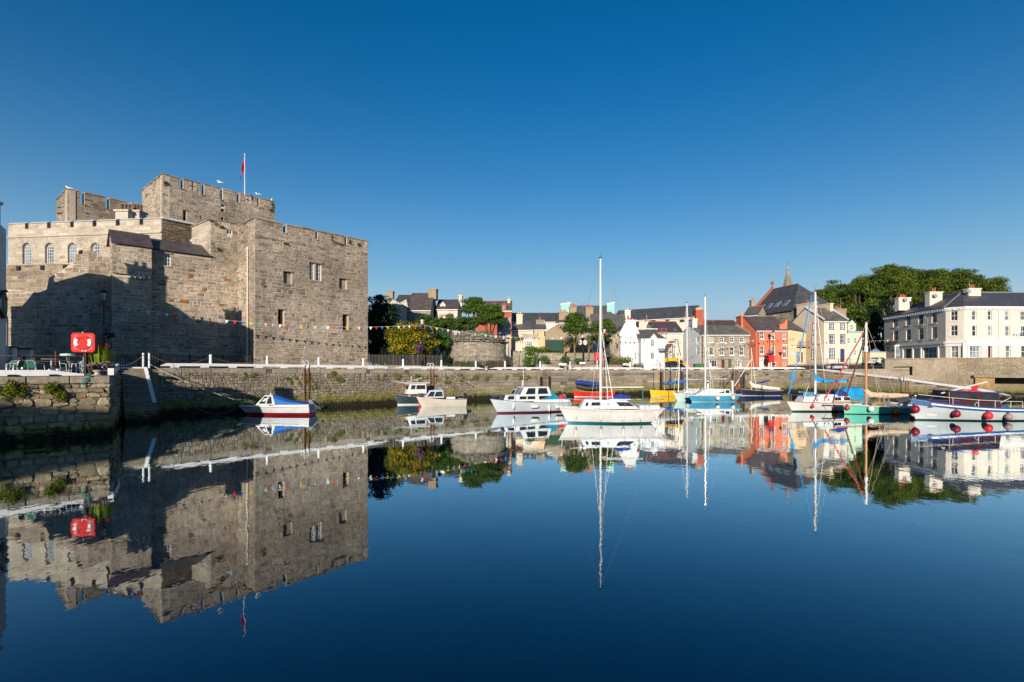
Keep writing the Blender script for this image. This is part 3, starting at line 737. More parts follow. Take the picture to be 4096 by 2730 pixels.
# ---------------------------------------------------------------- castle
cs = thing('castle', 'large grey limestone castle with crenellated towers and a tall keep, left', 'castle', (-38, 62, GZ))
CST = []; ASH = []; DRK = []
B0 = 3.4
def cren(fac, ztop, gaps, ua=0.0, ub=None, zb=B0):
    """outline of a wall with notches: gaps = [(u0, u1, z)]"""
    ub = fac.L if ub is None else ub
    pts = [(ua, zb), (ub, zb), (ub, ztop)]
    for (g0, g1, gz) in sorted(gaps, reverse=True):
        pts += [(g1, ztop), (g1, gz), (g0, gz), (g0, ztop)]
    return pts + [(ua, ztop)]
def coping(fac, outline, mat, parent, th=0.14, out=0.12, thick=0.9, ztop=None):
    """cap stones along the raised tops"""
    mb = MB(); zt = max(p[1] for p in outline) if ztop is None else ztop
    n = len(outline)
    for i in range(n):
        (a, za), (b, zb) = outline[i], outline[(i + 1) % n]
        if abs(za - zb) < 0.01 and za > zt - 1.8 and za > B0 + 3:
            lo, hi = min(a, b), max(a, b); u = lo; mb = MB()
            while u < hi - 0.05:
                ue = min(hi, u + RND.uniform(0.7, 1.3))
                if hi - ue < 0.4: ue = hi
                dz = RND.uniform(-0.03, 0.03)
                pl = [fac.pt(u + .01, za + .002, out), fac.pt(ue - .01, za + .002, out), fac.pt(ue - .01, za + th + dz, out), fac.pt(u + .01, za + th + dz, out)]
                mb.prism(pl, fac.pt(0, 0, -thick - out) - fac.pt(0, 0, 0), RND.random()); u = ue
            o_ = obj('coping', mb, mat, parent)
            if len(mb.v) > 8: stuff(o_)
def wall_of(fac, outline, holes, parts, lst, style, mortar='castle_mortar', thick=0.9, seed=1, name='wall', cop=True):
    mb = MB(); slab(mb, fac, [(min(max(q[0], .004), fac.L - .004), q[1]) for q in outline], holes, thick); obj(name, mb, mortar, cs)
    h, l, pr, jt, gp, crs = style
    lst += stones(fac, outline, holes, h, l, pr, jt, gp, seed, course=crs)
    if cop: coping(fac, outline, MATS['castle_stone'], cs)
RUB = ((0.24, 0.44), (0.26, 0.70), (0.0, 0.035), 0.05, 0.026, False)
ASHL = ((0.30, 0.40), (0.55, 1.15), (0.008, 0.03), 0.01, 0.012, True)
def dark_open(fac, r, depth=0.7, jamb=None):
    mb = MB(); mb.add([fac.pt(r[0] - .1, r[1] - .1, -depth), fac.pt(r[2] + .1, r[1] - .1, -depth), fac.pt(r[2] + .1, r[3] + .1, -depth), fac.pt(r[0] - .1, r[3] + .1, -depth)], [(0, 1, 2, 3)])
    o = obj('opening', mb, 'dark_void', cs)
def lintel(fac, r, t=0.16, a=0.12):
    mb = MB()
    pl = [fac.pt(r[0] - a, r[3] + .01, -0.3), fac.pt(r[2] + a, r[3] + .01, -0.3), fac.pt(r[2] + a, r[3] + t, -0.3), fac.pt(r[0] - a, r[3] + t, -0.3)]
    mb.prism(pl, fac.pt(0, 0, 0.42) - fac.pt(0, 0, 0), 0.6); obj('lintel', mb, 'castle_stone', cs)
    mb = MB()
    pl = [fac.pt(r[0] - a, r[1] - t, -0.3), fac.pt(r[2] + a, r[1] - t, -0.3), fac.pt(r[2] + a, r[1] - .01, -0.3), fac.pt(r[0] - a, r[1] - .01, -0.3)]
    mb.prism(pl, fac.pt(0, 0, 0.39) - fac.pt(0, 0, 0), 0.7); obj('sill', mb, 'castle_stone', cs)
# right tower
A1, B1, L1 = Vector((-28.1, 57.05)), Vector((-18.6, 67.4)), Vector((-31.86, 60.5))
f1 = Fac(A1, B1); T1 = 20.4
g = [(f1.u(1129), f1.u(1146), 19.35), (f1.u(1261), f1.u(1271), 19.3), (f1.u(1378), f1.u(1388), 19.3)]
w1, w2 = f1.rect(1112, 1239, 1137, 1305), f1.rect(1371, 1259, 1394, 1321)
wm_ = f1.rect(1238, 1054, 1286, 1122); b1_, b2_ = f1.rect(1134, 1088, 1168, 1136), f1.rect(1357, 1116, 1387, 1158)
wall_of(f1, cren(f1, T1, g), [w1, w2, wm_, b1_, b2_], None, CST, RUB, seed=11, name='tower_wall')
for r in (w1, w2): dark_open(f1, r); lintel(f1, r)
for r in (w1, w2):
    mb = MB(); pl = [f1.pt(r[2] - 0.28, r[1], -0.5), f1.pt(r[2], r[1], -0.5), f1.pt(r[2], r[3], -0.5), f1.pt(r[2] - 0.28, r[3], -0.5)]
    mb.prism(pl, f1.pt(0, 0, 0.06) - f1.pt(0, 0, 0)); obj('shutter', mb, plain('shutter_brown', (0.20, 0.075, 0.035), 0.7, 0.3, 6.0), cs)
lintel(f1, wm_, 0.22); um_ = (wm_[0] + wm_[2]) / 2
for r in ((wm_[0], wm_[1], um_ - .09, wm_[3]), (um_ + .09, wm_[1], wm_[2], wm_[3])): window(cs, f1, r, 'white_paint', 'window_glass', 3, 4, 0.3, 0.06)
mb = MB(); pl = [f1.pt(um_ - .09, wm_[1], -0.35), f1.pt(um_ + .09, wm_[1], -0.35), f1.pt(um_ + .09, wm_[3], -0.35), f1.pt(um_ - .09, wm_[3], -0.35)]; mb.prism(pl, f1.pt(0, 0, .3) - f1.pt(0, 0, 0)); obj('mullion', mb, 'castle_ashlar', cs)
for k, r in enumerate((b1_, b2_)):
    mb = MB(); pl = [f1.pt(r[0], r[1], -0.36), f1.pt(r[2], r[1], -0.36), f1.pt(r[2], r[3], -0.36), f1.pt(r[0], r[3], -0.36)]; mb.prism(pl, f1.pt(0, 0, -.2) - f1.pt(0, 0, 0)); obj('blocked_window', mb, 'castle_mortar', cs)
    CST += stones(f1, hole_poly(r), (), (0.22, 0.3), (0.25, 0.5), (0.01, 0.03), 0.01, 0.014, 60 + k, off=-0.36); lintel(f1, r)
fl = Fac(L1, A1); sl1 = fl.rect(960, 1238, 967, 1300)
wall_of(fl, cren(fl, T1, [(fl.u(968), fl.u(974), 19.4)]), [sl1], None, CST, RUB, seed=12, name='tower_wall'); dark_open(fl, sl1, 0.4)
fb = Fac(B1, B1 + Vector((-7.0, 6.4))); wall_of(fb, cren(fb, T1, []), [], None, CST, ((0.5, 0.6), (1, 2), (0.01, 0.03), 0.02, 0.02, True), seed=13, name='tower_wall')
mb = MB(); x = fl.u(995); pts = [fl.pt(x, 3.9, 0.14), fl.pt(x, Z(1000, 57.9), 0.14)]; mb.tube(pts, 0.085, 8); mb.tube([pts[1], pts[1] + Vector((0, 0, 0.35))], 0.15, 8)
for k in range(5): mb.tube([pts[0].lerp(pts[1], .15 + .2 * k), pts[0].lerp(pts[1], .15 + .2 * k) + Vector((0, 0, .1))], 0.12, 8)
obj('drainpipe', mb, plain('cream_pipe', (0.62, 0.55, 0.44), 0.5, 0.1), cs)
# middle tower and the wall below it
A2, B2 = Vector((-37.9, 54.7)), Vector((-31.75, 60.45)); f2 = Fac(A2, B2); u84 = f2.u(842)
wa, wb_ = f2.rect(907, 921, 929, 950), f2.rect(658, 1017, 683, 1064)
wall_of(f2, [(0, B0), (f2.L, B0), (f2.L, 20.7), (u84, 20.7), (u84, 16.5), (0, 16.5)], [wa, wb_], None, CST, RUB, seed=14)
window(cs, f2, wa, 'white_paint', 'window_glass', 2, 2, 0.18, 0.07); window(cs, f2, wb_, 'white_paint', 'window_glass', 2, 3, 0.22, 0.07); lintel(f2, wb_)
C2 = f2.pt(u84, 0); f3 = Fac((-37.9, 61.8), (C2.x, C2.y)); ws = f3.rect(783, 949, 793, 990)
wall_of(f3, [(0, 14), (f3.L, 14), (f3.L, 20.7), (0, 20.7)], [ws], None, ASH, ASHL, seed=15); window(cs, f3, ws, 'white_paint', 'pale_glass', 1, 2, 0.2, 0.06)
mb = MB(); bk = -f2.n * 3.0
a, b = f2.pt(-0.05, 16.5, 0.25), f2.pt(u84 + 0.0, 16.5, 0.25); c, d = f2.pt(u84, 18.1, -2.4), f2.pt(-0.05, 18.1, -2.4); roof_plane(mb, a, b, c, d, 0.1)
a2, b2 = f2.pt(-0.05, 16.6, -5.0), f2.pt(u84, 16.6, -5.0); roof_plane(mb, a2, b2, c, d, 0.1); obj('slate_roof', mb, 'slate_brown', cs)
# garderobe block
Lb, Rb = Vector((-39.6, 51.8)), Vector((-37.25, 54.0)); f4 = Fac(Lb, Rb); zk = Z(1100, 53)
mb = MB(); slab(mb, f4, [(0, zk), (f4.L, zk), (f4.L, 16.4), (0, 16.4)], (), 1.0); slab(mb, f4, [(0, B0), (f4.L - .02, B0), (f4.L - .02, zk - .3), (0, zk - .3)], (), 0.8, off=-0.1)
obj('wall', mb, 'castle_mortar', cs)
CST += stones(f4, [(0, zk), (f4.L, zk), (f4.L, 16.4), (0, 16.4)], (), *RUB[:5], 16, course=False)
CST += stones(f4, [(0, B0), (f4.L - .02, B0), (f4.L - .02, zk - .3), (0, zk - .3)], (), *RUB[:5], 17, off=-0.1, course=False)
for k in range(4):
    mb = MB(); u = f4.L * (0.5 + 0.14 * k); mb.box(f4.pt(u, zk - 0.16, -0.15), (0.3, 0.6, 0.3), atan2(f4.e.y, f4.e.x), 0.95); obj('corbel', mb, 'castle_ashlar', cs)
f4r = Fac(Rb - f4.n * 1.01, Rb - f4.n * 1.6); mb = MB(); slab(mb, f4r, [(0, zk), (.59, zk), (.59, 16.4), (0, 16.4)], (), 0.5); slab(mb, Fac(f4.pt(f4.L - .02, 0, -.91), f4.pt(f4.L - .02, 0, -1.9)), [(0, B0), (.99, B0), (.99, zk), (0, zk)], (), 0.5); obj('wall', mb, 'castle_mortar', cs)
mb = MB(); slab(mb, Fac(Lb - f4.n * .308, Lb), [(0, zk), (.308, zk), (.308, 16.4), (0, 16.4)], (), .3); obj('wall', mb, 'castle_stone', cs)
f4l = Fac(Lb - f4.n * 2.6, Lb - f4.n * .31); wall_of(f4l, [(0, B0), (f4l.L, B0), (f4l.L, 16.4), (f4l.L * .25, 18.0), (0, 17.4)], [], None, CST, RUB, seed=18, cop=False)
mb = MB(); a, b = f4.pt(-0.12, 16.4, 0.2), f4.pt(f4.L + .08, 16.4, 0.2); c, d = f4.pt(f4.L + .08, 18.15, -2.1), f4.pt(-0.12, 18.15, -2.1); roof_plane(mb, a, b, c, d, 0.1)
roof_plane(mb, f4.pt(-0.12, 16.8, -4.2), f4.pt(f4.L + .08, 16.8, -4.2), c, d, 0.1); obj('slate_roof', mb, 'slate_purple', cs)
# bastion on the left
BC = Vector((-42.2, 52.0)); f5 = Fac(BC, (-40.2, 53.9)); wall_of(f5, [(0, B0), (f5.L, B0), (f5.L, 15.0), (0, 15.8)], [], None, CST, RUB, seed=19, cop=False)
f6 = Fac((-60.0, 54.1), BC)
pp = [f6.uz(*q) for q in ((352, 997), (318, 998), (312, 1010), (302, 1012), (296, 1045), (262, 1072), (228, 1092), (196, 1112), (186, 1160), (150, 1172), (96, 1163), (45, 1158), (20, 1158))]
pp[0] = (f6.L, 15.8); out6 = [(0, B0), (f6.L, B0)] + pp + [(0, pp[-1][1])]
hb = f6.rect(314, 1000, 331, 1017)
wall_of(f6, out6, [hb], None, CST, ((0.34, 0.56), (0.36, 0.85), (0.0, 0.035), 0.05, 0.028, False), seed=20, cop=False); dark_open(f6, hb)
# range with the arched windows
A7, B7 = Vector((-60.1, 62.3)), Vector((-40.2, 59.9)); f7 = Fac(A7, B7); T7 = 21.2
gp7 = [(f7.u(a), f7.u(b), 20.6) for a, b in ((100, 114), (188, 203), (281, 295), (370, 386), (463, 479), (558, 573))]
ar = []; arect = []
for (a, b) in ((90, 126), (180, 217), (271, 309), (363, 400)):
    r = f7.rect(a, 972, b, 1060); arect.append(r); rr = (r[2] - r[0]) / 2; um = (r[0] + r[2]) / 2; zs = r[3] - rr
    ar.append([(r[0], r[1]), (r[2], r[1])] + [(um + rr * cos(pi * k / 10), zs + rr * sin(pi * k / 10)) for k in range(11)])
lo7 = f7.uz(60, 1063)[1]
wall_of(f7, cren(f7, T7, gp7, zb=lo7), ar, None, ASH, ASHL, seed=21, cop=False, name='range_wall')
mb = MB(); slab(mb, f7, [(0, B0), (f7.L, B0), (f7.L, lo7 - .01), (0, lo7 - .01)], (), 1.2, off=0.25); obj('range_wall', mb, 'castle_mortar', cs)
CST += stones(f7, [(0, 8), (f7.L, 8), (f7.L, lo7), (0, lo7)], (), (0.35, 0.6), (0.6, 1.4), (0.01, 0.05), 0.03, 0.016, 22, off=0.25)
for r in arect:
    w = window(cs, f7, r, 'white_paint', 'pale_glass', 4, 7, 0.32, 0.08, arch=True, bw=0.035)
    mb = MB(); rr = (r[2] - r[0]) / 2; um = (r[0] + r[2]) / 2; zs = r[3] - rr
    for k in range(11):
        a0, a1 = pi * k / 11 + .012, pi * (k + 1) / 11 - .012; R0, R1 = rr + 0.02, rr + 0.62
        pl = [f7.pt(um - R0 * cos(a0), zs + R0 * sin(a0), 0.0), f7.pt(um - R0 * cos(a1), zs + R0 * sin(a1), 0.0), f7.pt(um - R1 * cos(a1), zs + R1 * sin(a1), 0.0), f7.pt(um - R1 * cos(a0), zs + R1 * sin(a0), 0.0)]
        m2 = MB(); m2.prism(pl, f7.pt(0, 0, 0.05) - f7.pt(0, 0, 0), RND.uniform(.3, .9)); obj('arch_stone', m2, 'castle_ashlar', cs)
mb = MB(); mb.bar(f7.pt(0, T7 - 1.55, 0.06), f7.pt(f7.L, T7 - 1.55, 0.06), 0.2, 0.16); mb.bar(f7.pt(-0.2, lo7, 0.2), f7.pt(f7.L, lo7, 0.2), 0.3, 0.14); obj('string_course', mb, 'castle_ashlar', cs)
pos = [0] + [x for q in gp7 for x in q[:2]] + [f7.L]
for i in range(0, len(pos) - 1, 2):                                                     # lead-grey merlon caps
    a, b = pos[i], pos[i + 1]; mb = MB()
    pl = [f7.pt(a - .04, T7, 0.12), f7.pt(a - .04, T7, -1.0), f7.pt(a - .04, T7 + .3, -0.6), f7.pt(a - .04, T7 + .3, -0.35)]; mb.prism(pl, f7.pt(b + .04, 0) - f7.pt(a - .04, 0)); obj('merlon_cap', mb, plain('lead_cap', (0.50, 0.52, 0.54), 0.6, 0.15, 4.0), cs)
for x in (87, 182, 272):
    u = f7.u(x); mb = MB(); mb.box(f7.pt(u, lo7 - 0.42, 0.3), (0.42, 0.3, 0.5), atan2(f7.e.y, f7.e.x)); obj('hopper', mb, 'black_iron', cs)
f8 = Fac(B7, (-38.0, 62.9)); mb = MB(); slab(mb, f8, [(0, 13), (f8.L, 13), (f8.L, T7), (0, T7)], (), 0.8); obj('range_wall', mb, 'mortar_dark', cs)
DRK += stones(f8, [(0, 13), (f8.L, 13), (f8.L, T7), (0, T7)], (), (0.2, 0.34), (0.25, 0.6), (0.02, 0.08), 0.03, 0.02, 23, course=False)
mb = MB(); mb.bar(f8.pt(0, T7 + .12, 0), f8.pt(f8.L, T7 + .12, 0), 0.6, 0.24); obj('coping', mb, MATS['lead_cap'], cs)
for (xa, xb, y0, y1, d) in ((477, 527, 846, 880, 66), (530, 572, 848, 880, 67)):        # stone chimney of the range
    c = P((xa + xb) / 2, y1, d); top = Z(y0, d); w = (xb - xa) / F * d; mb = MB()
    mb.box((c.x, c.y, (c.z + top) / 2 - .5), (w, 1.3, top - c.z + 1), 0); mb.box((c.x, c.y, top - .1), (w + .3, 1.6, .24), 0); ch = obj('chimney', mb, 'castle_ashlar', cs)
    for k in range(3):
        m2 = MB(); m2.lathe((c.x + (k - 1) * w * .3, c.y, top), [(.2, 0), (.24, .1), (.17, .2), (.17, .7), (.22, .75), (.2, .85)], 8); obj('chimney_pot', m2, plain('pot_dark', (0.13, 0.07, 0.06), 0.7), ch)
# rear tower
AR, BR, LR = Vector((-60.9, 71.5)), Vector((-54.0, 81.5)), Vector((-66.6, 76.4))
f9 = Fac(AR, BR); TR = 28.6; gg = [(f9.u(a), f9.u(b), 26.9) for a, b in ((319, 338), (421, 438), (508, 524))]
wall_of(f9, cren(f9, TR, gg, zb=14), [], None, CST, ((0.3, 0.5), (0.4, 1.0), (0.0, 0.035), 0.05, 0.028, False), seed=24, name='tower_wall')
f10 = Fac(LR, AR); wall_of(f10, cren(f10, TR, [(1.6, 2.4, 27.2), (4.2, 5.0, 27.2)], zb=14), [], None, CST, RUB, seed=25, name='tower_wall')
mb = MB()
for y in (827, 849): mb.tube([P(254, y, 73), P(226 if y < 830 else 213, y + 1, 75.5)], 0.1, 6)
obj('spout', mb, 'castle_stone', cs)
# keep
AK, BK, LK = Vector((-47.8, 71.4)), Vector((-37.9, 83.4)), Vector((-55.4, 78.2))
f11 = Fac(AK, BK); TK = 30.6
gk = [(f11.u(a), f11.u(b), zz) for a, b, zz in ((718, 733, 29.1), (803, 817, 28.9), (878, 891, 28.9), (946, 957, 29.0), (1029, 1036, 29.0))]
kw = [f11.rect(732, 842, 746, 884), f11.rect(884, 820, 898, 848), f11.rect(885, 869, 895, 884), f11.rect(802, 863, 808, 880)]
def cross(fac, x, y, hw, hh, t):
    a = fac.uz(x, y); s = hw / F * (fac.A.y + fac.e.y * a[0]); v = hh / F * (fac.A.y + fac.e.y * a[0]); q = t / F * (fac.A.y + fac.e.y * a[0])
    u, z = a; s *= 1.5; q2 = q * 1.5
    return [(u - q2, z - v), (u + q2, z - v), (u + q2, z - q), (u + s, z - q), (u + s, z + q), (u + q2, z + q), (u + q2, z + v), (u - q2, z + v), (u - q2, z + q), (u - s, z + q), (u - s, z - q), (u - q2, z - q)]
cr = [cross(f11, 770, 746, 8, 16, 2.0), cross(f11, 993, 801, 7, 14, 1.8)]
wall_of(f11, cren(f11, TK, gk, zb=14), kw + cr, None, CST, ((0.28, 0.5), (0.32, 0.9), (0.0, 0.035), 0.05, 0.028, False), seed=26, name='keep_wall')
for r in kw: dark_open(f11, r, 0.85)
lintel(f11, kw[0]); lintel(f11, kw[1])
f12 = Fac(LK, AK); wall_of(f12, cren(f12, TK, [(2.2, 2.9, 29.4), (5.6, 6.2, 29.4)], zb=14), [], None, CST, RUB, seed=27, name='keep_wall')
fk2 = Fac(BK, BK + Vector((-7.6, 6.8))); wall_of(fk2, cren(fk2, TK, [], zb=14), [], None, CST, ((0.5, 0.6), (1, 2), (0.01, 0.03), 0.02, 0.02, True), seed=28, name='keep_wall')
for (pl, z) in (([A1, B1, B1 + Vector((-7.0, 6.4)), L1], 18.6), ([AK, BK, BK + Vector((-7.6, 6.8)), LK], 28.0), ([A7, B7, B7 + Vector((1, 9)), A7 + Vector((1, 9))], 19.6), ([Vector((C2.x, C2.y)), B2, B2 + Vector((-5, 4.4)), Vector((-38.8, 62.6))], 19.4), ([AR, BR, BR + Vector((-6, 5)), LR], 26)):
    mb = MB(); q = [Vector((p.x, p.y, z)) for p in pl]; mb.prism(q, (0, 0, -0.3)); obj('flat_roof', mb, 'lead_cap', cs)
for (x, y, w, h) in ((684, 1203, .42, .30), (736, 1207, .75, .36), (817, 1158, .36, .3), (883, 1221, .4, .24), (762, 1105, .4, .4), (907, 1120, .6, .26)):
    u, z = f2.uz(x, y); mb = MB(); c_ = f2.pt(u, z, .02); mb.box(c_, (w, .1, h), atan2(f2.e.y, f2.e.x), RND.random()); obj('iron_stone', mb, stone('iron_stone', [(.20, .085, .03), (.30, .14, .05)], 6.0), cs)
build_stones(cs, CST + [], MATS['castle_stone'], 210)
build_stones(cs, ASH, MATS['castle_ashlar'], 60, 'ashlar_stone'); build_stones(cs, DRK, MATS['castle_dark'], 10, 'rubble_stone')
# ---------------------------------------------------------------- houses
def wash(name, c, dirt=0.3, rough=0.85): return plain(name, c, rough, 0.06, 1.2, bmp=0.08, bscale=14.0, dirt=dirt, dirtc=tuple(v * 0.55 for v in c))
wash('white_wash', (0.63, 0.645, 0.66)); wash('cream_wall', (0.60, 0.53, 0.445)); wash('warm_cream', (0.61, 0.505, 0.38)); wash('yellow_wall', (0.62, 0.44, 0.265))
wash('coral_wall', (0.58, 0.17, 0.095), 0.35); wash('mint_wall', (0.44, 0.60, 0.44)); wash('grey_blue_wall', (0.50, 0.55, 0.57)); wash('brown_render', (0.30, 0.235, 0.165), 0.6)
wash('pink_wall', (0.62, 0.50, 0.46)); wash('turquoise_wall', (0.26, 0.62, 0.52)); wash('grey_render', (0.42, 0.40, 0.35), 0.5); wash('hotel_wall', (0.62, 0.565, 0.495), 0.15)
wash('tan_side', (0.62, 0.52, 0.39), 0.45); wash('brick_red', (0.36, 0.095, 0.055), 0.4); wash('pot_red', (0.42, 0.12, 0.05)); wash('pot_yellow', (0.60, 0.42, 0.20)); wash('ridge_red', (0.34, 0.10, 0.05))
plain('navy_paint', (0.035, 0.045, 0.14), 0.4, 0.1); plain('maroon_paint', (0.08, 0.015, 0.018), 0.4, 0.1); plain('green_paint', (0.06, 0.10, 0.045), 0.5, 0.1)
plain('brown_wood', (0.15, 0.075, 0.035), 0.6, 0.25, 8.0); plain('pale_green_paint', (0.62, 0.68, 0.60), 0.5, 0.05); plain('dark_frame', (0.07, 0.04, 0.03), 0.5, 0.1); plain('salmon_paint', (0.55, 0.22, 0.15), 0.6, 0.1)
plain('lead_grey', (0.25, 0.26, 0.27), 0.6, 0.15)

def chimney(parent, c, size, ztop, zbot, mat='brown_render', pots=2, pot='pot_red', rz=0.0, along='x', ph=0.55):
    mb = MB(); mb.box((c[0], c[1], (ztop + zbot) / 2), (size[0], size[1], ztop - zbot), rz); mb.box((c[0], c[1], ztop - 0.12), (size[0] + .2, size[1] + .2, 0.2), rz)
    ch = obj('chimney', mb, mat, parent)
    for k in range(pots):
        t = (k - (pots - 1) / 2.0) * min(0.42, (size[0] if along == 'x' else size[1]) * 0.8 / max(1, pots))
        m = MB(); p = (c[0] + (t if along == 'x' else 0), c[1] + (t if along == 'y' else 0), ztop - .02); hh = ph * RND.uniform(.75, 1.15)
        m.lathe(p, [(.17, 0), (.18, .08), (.13, .14), (.12, hh * .8), (.16, hh * .86), (.14, hh)], 8); obj('chimney_pot', m, pot, ch)
    return ch
def chim_px(parent, x0, y0, x1, y1, d, dep=0.8, **k):
    a, b = G(x0, d), G(x1, d); return chimney(parent, ((a.x + b.x) / 2, d + dep / 2), (b.x - a.x, dep), Z(y0, d), Z(y1, d) - 0.6, **k)
def aerial(parent, x, y0, y1, d, arm=0.7):
    mb = MB(); p = P(x, y1, d); q = P(x, y0, d); mb.tube([p, q], 0.03, 4)
    mb.tube([q + Vector((-arm, 0, 0.02)), q + Vector((arm, 0, 0.12))], 0.02, 4)
    for k in range(5): mb.tube([q + Vector((-arm + .3 * k, -.15, .05)), q + Vector((-arm + .3 * k, .15, .05))], 0.012, 3)
    return obj('aerial', mb, 'galvanised', parent)

def house(name, label, A, B, D, zb, ze, zr, wall, roof, front=(), left=(), right=(), style='gable', ov=0.25, ridge=None, stone_l=None, eave='white_paint', sides=(True, True), gable_ov=0.1, rt=0.12, ridge_at=0.5, sidewall=None, skew=0.0):
    """openings: (kind, x0, y0, x1, y1, options) in pixels of the photograph; kind w = window, d = door"""
    A, B = Vector(A), Vector(B); f = Fac(A, B); bk = (-f.n + f.e * skew) * D
    def hp(u, z, o): return f.pt(u - o * skew, z, o)
    t = thing(name, label, 'house', (A.x, A.y, zb)); fl, fr = Fac(A + bk, A), Fac(B, B + bk); fb = Fac(B + bk, A + bk)
    def prep(fac, ops):
        hs = []
        for o in ops:
            r = fac.rect(*o[1:5]); hs.append((max(r[0], .06), max(r[1], zb + .02), min(r[2], fac.L - .06), r[3]))
        return hs
    def mk(fac, ops, hs):
        for o, r in zip(ops, hs):
            kw = dict(o[5]) if len(o) > 5 else {}
            if o[0] == 'w': window(t, fac, r, **kw)
            elif o[0] == 'd': door(t, fac, r, **kw)
    hf, hl, hr = prep(f, front), prep(fl, left), prep(fr, right)
    if style == 'front':                                                    # gable faces the viewer
        of = [(0, zb), (f.L, zb), (f.L, ze), (f.L * ridge_at, zr), (0, ze)]; ol = [(0, zb), (fl.L, zb), (fl.L, ze), (0, ze)]; orr = ol
    elif style in ('flat', 'none'):
        of = [(0, zb), (f.L, zb), (f.L, ze), (0, ze)]; ol = [(0, zb), (fl.L, zb), (fl.L, ze), (0, ze)]; orr = ol
    elif style == 'hip':
        of = [(0, zb), (f.L, zb), (f.L, ze), (0, ze)]; ol = [(0, zb), (fl.L, zb), (fl.L, ze), (0, ze)]; orr = ol
    else:
        of = [(0, zb), (f.L, zb), (f.L, ze), (0, ze)]; ol = [(0, zb), (fl.L, zb), (fl.L, ze), (fl.L * (1 - ridge_at), zr), (0, ze)]
        orr = [(0, zb), (fr.L, zb), (fr.L, ze), (fr.L * ridge_at, zr), (0, ze)]
        if style == 'hipr': orr = [(0, zb), (fr.L, zb), (fr.L, ze), (0, ze)]
    th = 0.3
    def clipz(hs): return [(h[0], h[1], h[2], min(h[3], ze - .05)) for h in hs]
    hf, hl, hr = clipz(hf), clipz(hl), clipz(hr)
    def wall2(mb, fc, ol, hs):
        L = fc.L; slab(mb, fc, [(0, zb), (L, zb), (L, ze), (0, ze)], hs, th)
        if max(q[1] for q in ol) > ze + .01:
            ap = max(ol, key=lambda q: q[1]); slab(mb, fc, [(0.0, ze), (L, ze), (min(max(ap[0], .01), L - .01), ap[1])], (), th)
    mb = MB(); wall2(mb, f, of, hf); obj('wall', mb, wall, t)
    mb = MB(); wall2(mb, fb, of, ()); obj('back_wall', mb, wall, t)
    mb = MB(); i = th + 0.002
    if sides[0]: wall2(mb, Fac(fl.pt(i, 0), fl.pt(fl.L - i, 0)), [(q[0] - i, q[1]) for q in ol], [(h[0] - i, h[1], h[2] - i, h[3]) for h in hl])
    if mb.v: obj('side_wall', mb, sidewall or wall, t)
    mb = MB()
    if sides[1]: wall2(mb, Fac(fr.pt(i, 0), fr.pt(fr.L - i, 0)), [(q[0] - i, q[1]) for q in orr], [(h[0] - i, h[1], h[2] - i, h[3]) for h in hr])
    if mb.v: obj('side_wall', mb, sidewall or wall, t)
    mk(f, front, hf); mk(fl, left, hl); mk(fr, right, hr)
    rm = MB()
    if style in ('gable', 'hipr'):
        m = D * ridge_at; sl = (zr - ze) / m; sl2 = (zr - ze) / (D - m)
        rb = f.L + gable_ov if style == 'gable' else f.L - D * 0.45
        c, d = hp(rb, zr, -m), hp(-gable_ov, zr, -m); eb = f.L + gable_ov
        roof_plane(rm, hp(-gable_ov, ze - ov * sl, ov), hp(eb, ze - ov * sl, ov), c, d, rt)
        roof_plane(rm, hp(-gable_ov, ze - ov * sl2, -D - ov), hp(eb, ze - ov * sl2, -D - ov), c, d, rt)
        if style == 'hipr': roof_tri(rm, hp(eb, ze - ov * sl, ov), hp(eb, ze - ov * sl2, -D - ov), c, rt)
        ro = obj('roof', rm, roof, t)
        if ridge:
            m2 = MB(); m2.bar(hp(-gable_ov, zr + rt + .06, -m), hp(rb, zr + rt + .06, -m), 0.28, 0.14); obj('ridge_tiles', m2, ridge, ro)
    elif style == 'front':
        m = f.L * ridge_at; s1, s2 = (zr - ze) / m, (zr - ze) / (f.L - m)
        c, d = hp(m, zr, gable_ov), hp(m, zr, -D)
        roof_plane(rm, hp(-ov, ze - ov * s1, gable_ov), hp(-ov, ze - ov * s1, -D), d, c, rt); roof_plane(rm, hp(f.L + ov, ze - ov * s2, gable_ov), hp(f.L + ov, ze - ov * s2, -D), d, c, rt)
        ro = obj('roof', rm, roof, t)
    elif style == 'hip':
        m = D / 2; c, d = hp(f.L - m, zr, -m), hp(m, zr, -m); e0, e1, e2, e3 = hp(-ov, ze, ov), hp(f.L + ov, ze, ov), hp(f.L + ov, ze, -D - ov), hp(-ov, ze, -D - ov)
        roof_plane(rm, e0, e1, c, d, rt); roof_plane(rm, e3, e2, c, d, rt); roof_tri(rm, e1, e2, c, rt); roof_tri(rm, e3, e0, d, rt); ro = obj('roof', rm, roof, t)
    elif style == 'flat':
        rm.prism([hp(-.1, ze, .1), hp(f.L + .1, ze, .1), hp(f.L + .1, ze, -D), hp(-.1, ze, -D)], (0, 0, .15)); ro = obj('roof', rm, 'lead_grey', t)
    if eave and style in ('gable', 'hipr', 'hip'):
        m2 = MB(); sl = (zr - ze) / (D * ridge_at) if style != 'hip' else 0; z = ze - ov * sl
        m2.bar(f.pt(-gable_ov, z - .02, ov + .05), f.pt(f.L + gable_ov, z - .02, ov + .05), 0.12, 0.14); obj('gutter', m2, eave, t)
    if stone_l:
        st = stones(f, of, hf, seed=hash(name) % 1000 + 5 if False else len(name) * 13 + 5, **stone_l); build_stones(t, st, MATS['house_stone'], 60)
    return t, f, fl, fr
W2 = dict(nx=2, nz=2, recess=0.16, sill='white_paint'); W22 = dict(nx=2, nz=4, recess=0.14, sill='white_paint')
DK = dict(frame='dark_frame', nx=2, nz=2, recess=0.1)
d = 100.0
